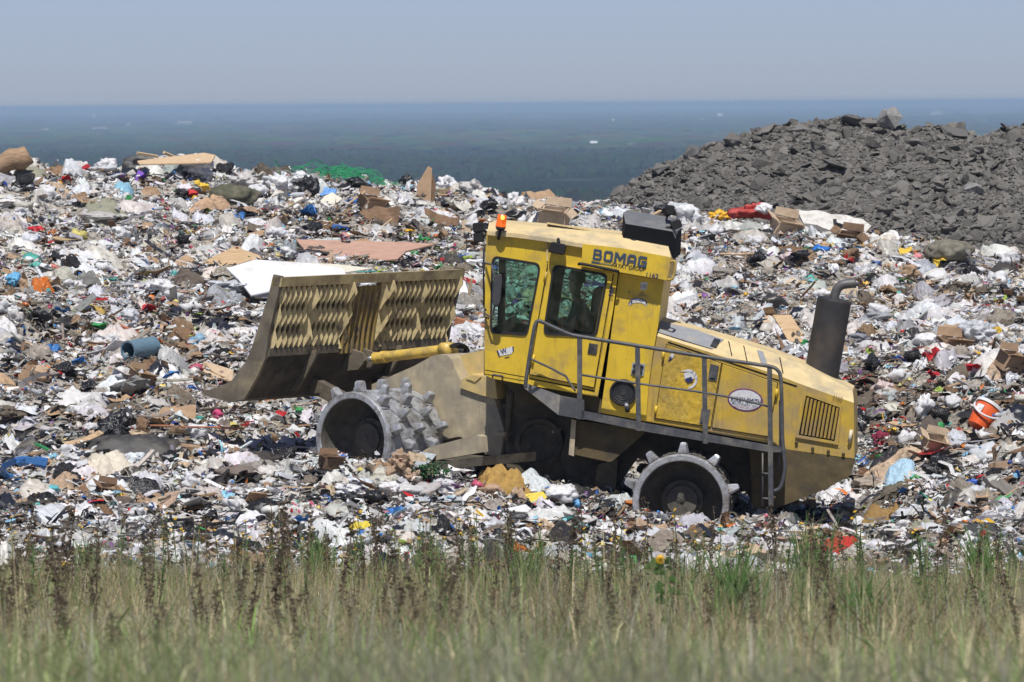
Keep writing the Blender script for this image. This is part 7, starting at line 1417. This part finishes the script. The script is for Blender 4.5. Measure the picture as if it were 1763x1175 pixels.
for k in range(64):
    y = r.uniform(55, 62.5); x = (r.uniform(-.09, .0) if k % 3 else r.uniform(-.02, .09)) * y; sc = r.uniform(.55, 1.05)
    plant('flowering_weed', FLO[int(r.integers(5))], (x, y, float(bank(x, y)) - .03), r.uniform(0, 6.28), sc, 'green weed with small yellow flowers at the upper edge of the grass', 'weed', 'yellow flowered weeds at the grass edge')
LEAFY = [[(nm, me) for nm, me in weed_mesh(2080 + k, .6, 'flower') if nm in ('stem', 'leaves')] for k in range(4)]
for k in range(110):
    y = r.uniform(33, 61.5); x = (r.uniform(-.02, .098) if k % 2 else r.uniform(-.098, .098)) * y; sc = r.uniform(.5, 1.1) * (1 if y > 42 else .7)
    o = plant('leafy_weed', LEAFY[int(r.integers(4))], (x, y, float(bank(x, y)) - .03), r.uniform(0, 6.28), sc, 'leafy green weed without flowers growing among the grass', 'weed', 'leafy green weeds in the grass'); o.scale = (sc * 1.5, sc * 1.5, sc)
# the single tall sunflower in front
y = 33.0; d = ray(1150, 1110); x = d[0] * y; zt = ray(1137, 962)[2] * y; z0 = float(bank(x, y)); sf = empty('sunflower', (x, y, z0)); tag(sf, 'tall green sunflower stalk with a single round yellow head, standing out blurred in the foreground', 'flower'); H = zt - z0
tube_pts = smooth_path([np.array([0, 0, -.05]), np.array([.02, 0, H * .4]), np.array([-.01, 0, H * .8]), np.array([-.04, 0, H])], 4); bm = bmesh.new(); add_tube(bm, tube_pts, [.011 - .0003 * i for i in range(len(tube_pts))], 7); from_bm('stem', bm, STEMG, sf, world=False)
bm = bmesh.new(); rr = np.random.default_rng(4)
for k in range(30):
    u = rr.uniform(.15, 1.0); p = np.array([-.02 * u, 0, H * u]); th = rr.uniform(0, 6.28); l = rr.uniform(.05, .13); a = np.array([math.cos(th), math.sin(th) * .5, rr.uniform(-.1, .7)]) * l; b2 = nrm(np.cross(a, [0, 1, .2])) * l * .26; bm.faces.new([bm.verts.new(V3(v)) for v in (p, p + a * .5 + b2, p + a - np.array([0, 0, l * .3]), p + a * .5 - b2)])
from_bm('leaves', bm, LEAFG, sf, world=False)
bm = bmesh.new(); c_ = np.array([-.04, -.02, H]); cc = bm.verts.new(V3(c_ + np.array([0, -.02, .01])))
for j in range(14):
    t0 = j * 6.283 / 14; e = [c_ + np.array([math.cos(t_) * rr2, 0, math.sin(t_) * rr2]) for t_, rr2 in ((t0 - .2, .020), (t0, .034), (t0 + .2, .020))]; bm.faces.new([cc] + [bm.verts.new(V3(v)) for v in e])
from_bm('flower_head', bm, PETAL, sf, world=False)
# broad green grass clumps standing above the rest
for i, (px, py, hh, lab) in enumerate([(1265, 1060, .8, 'tall bright green grass clump right of the sunflower'), (1395, 985, .9, 'tall feathery grass clump at the grass edge below the counterweight'), (1490, 1080, .55, 'broad leaved green grass clump low on the right of the bank'), (900, 1020, .7, 'soft green feathery clump in the middle of the bank'), (545, 955, .75, 'bright green grass clump at the grass edge left of centre'), (150, 960, .6, 'green grass clump at the grass edge on the far left'), (735, 985, .6, 'yellowish green grass clump at the middle grass edge'), (1690, 965, .75, 'dark green bushy clump at the right end of the grass edge')]):
    Yk = [40, 60, 34, 50, 59, 59, 55, 58][i]; d = ray(px, py); x = d[0] * Yk; r2 = np.random.default_rng(300 + i); P, F = [], []
    for k in range(90):
        th = r2.uniform(0, 6.28); l = hh * r2.uniform(.45, 1.0); le = r2.uniform(.1, .55) * l; w = r2.uniform(.006, .014); b0 = len(P); o_ = np.array([r2.normal(0, .07), r2.normal(0, .07), -.03])
        for j in range(5):
            u = j / 4; q = o_ + np.array([math.cos(th) * le * u * u, math.sin(th) * le * u * u * .6, l * (u - .3 * (le / l) * u ** 3)]); P += [q - np.array([w * (1 - .9 * u), 0, 0]), q + np.array([w * (1 - .9 * u), 0, 0])]
        for j in range(4): F.append((b0 + 2 * j, b0 + 2 * j + 1, b0 + 2 * j + 3, b0 + 2 * j + 2))
    put('grass_clump', P, F, LEAFG if i not in (3, 6) else mat('pale_grass_leaf', (.15, .21, .075), rough=.7, var=.2, transl=.3), (x, Yk, float(bank(x, Yk))), lab, 'grass clump', 'green grass clumps on the bank')
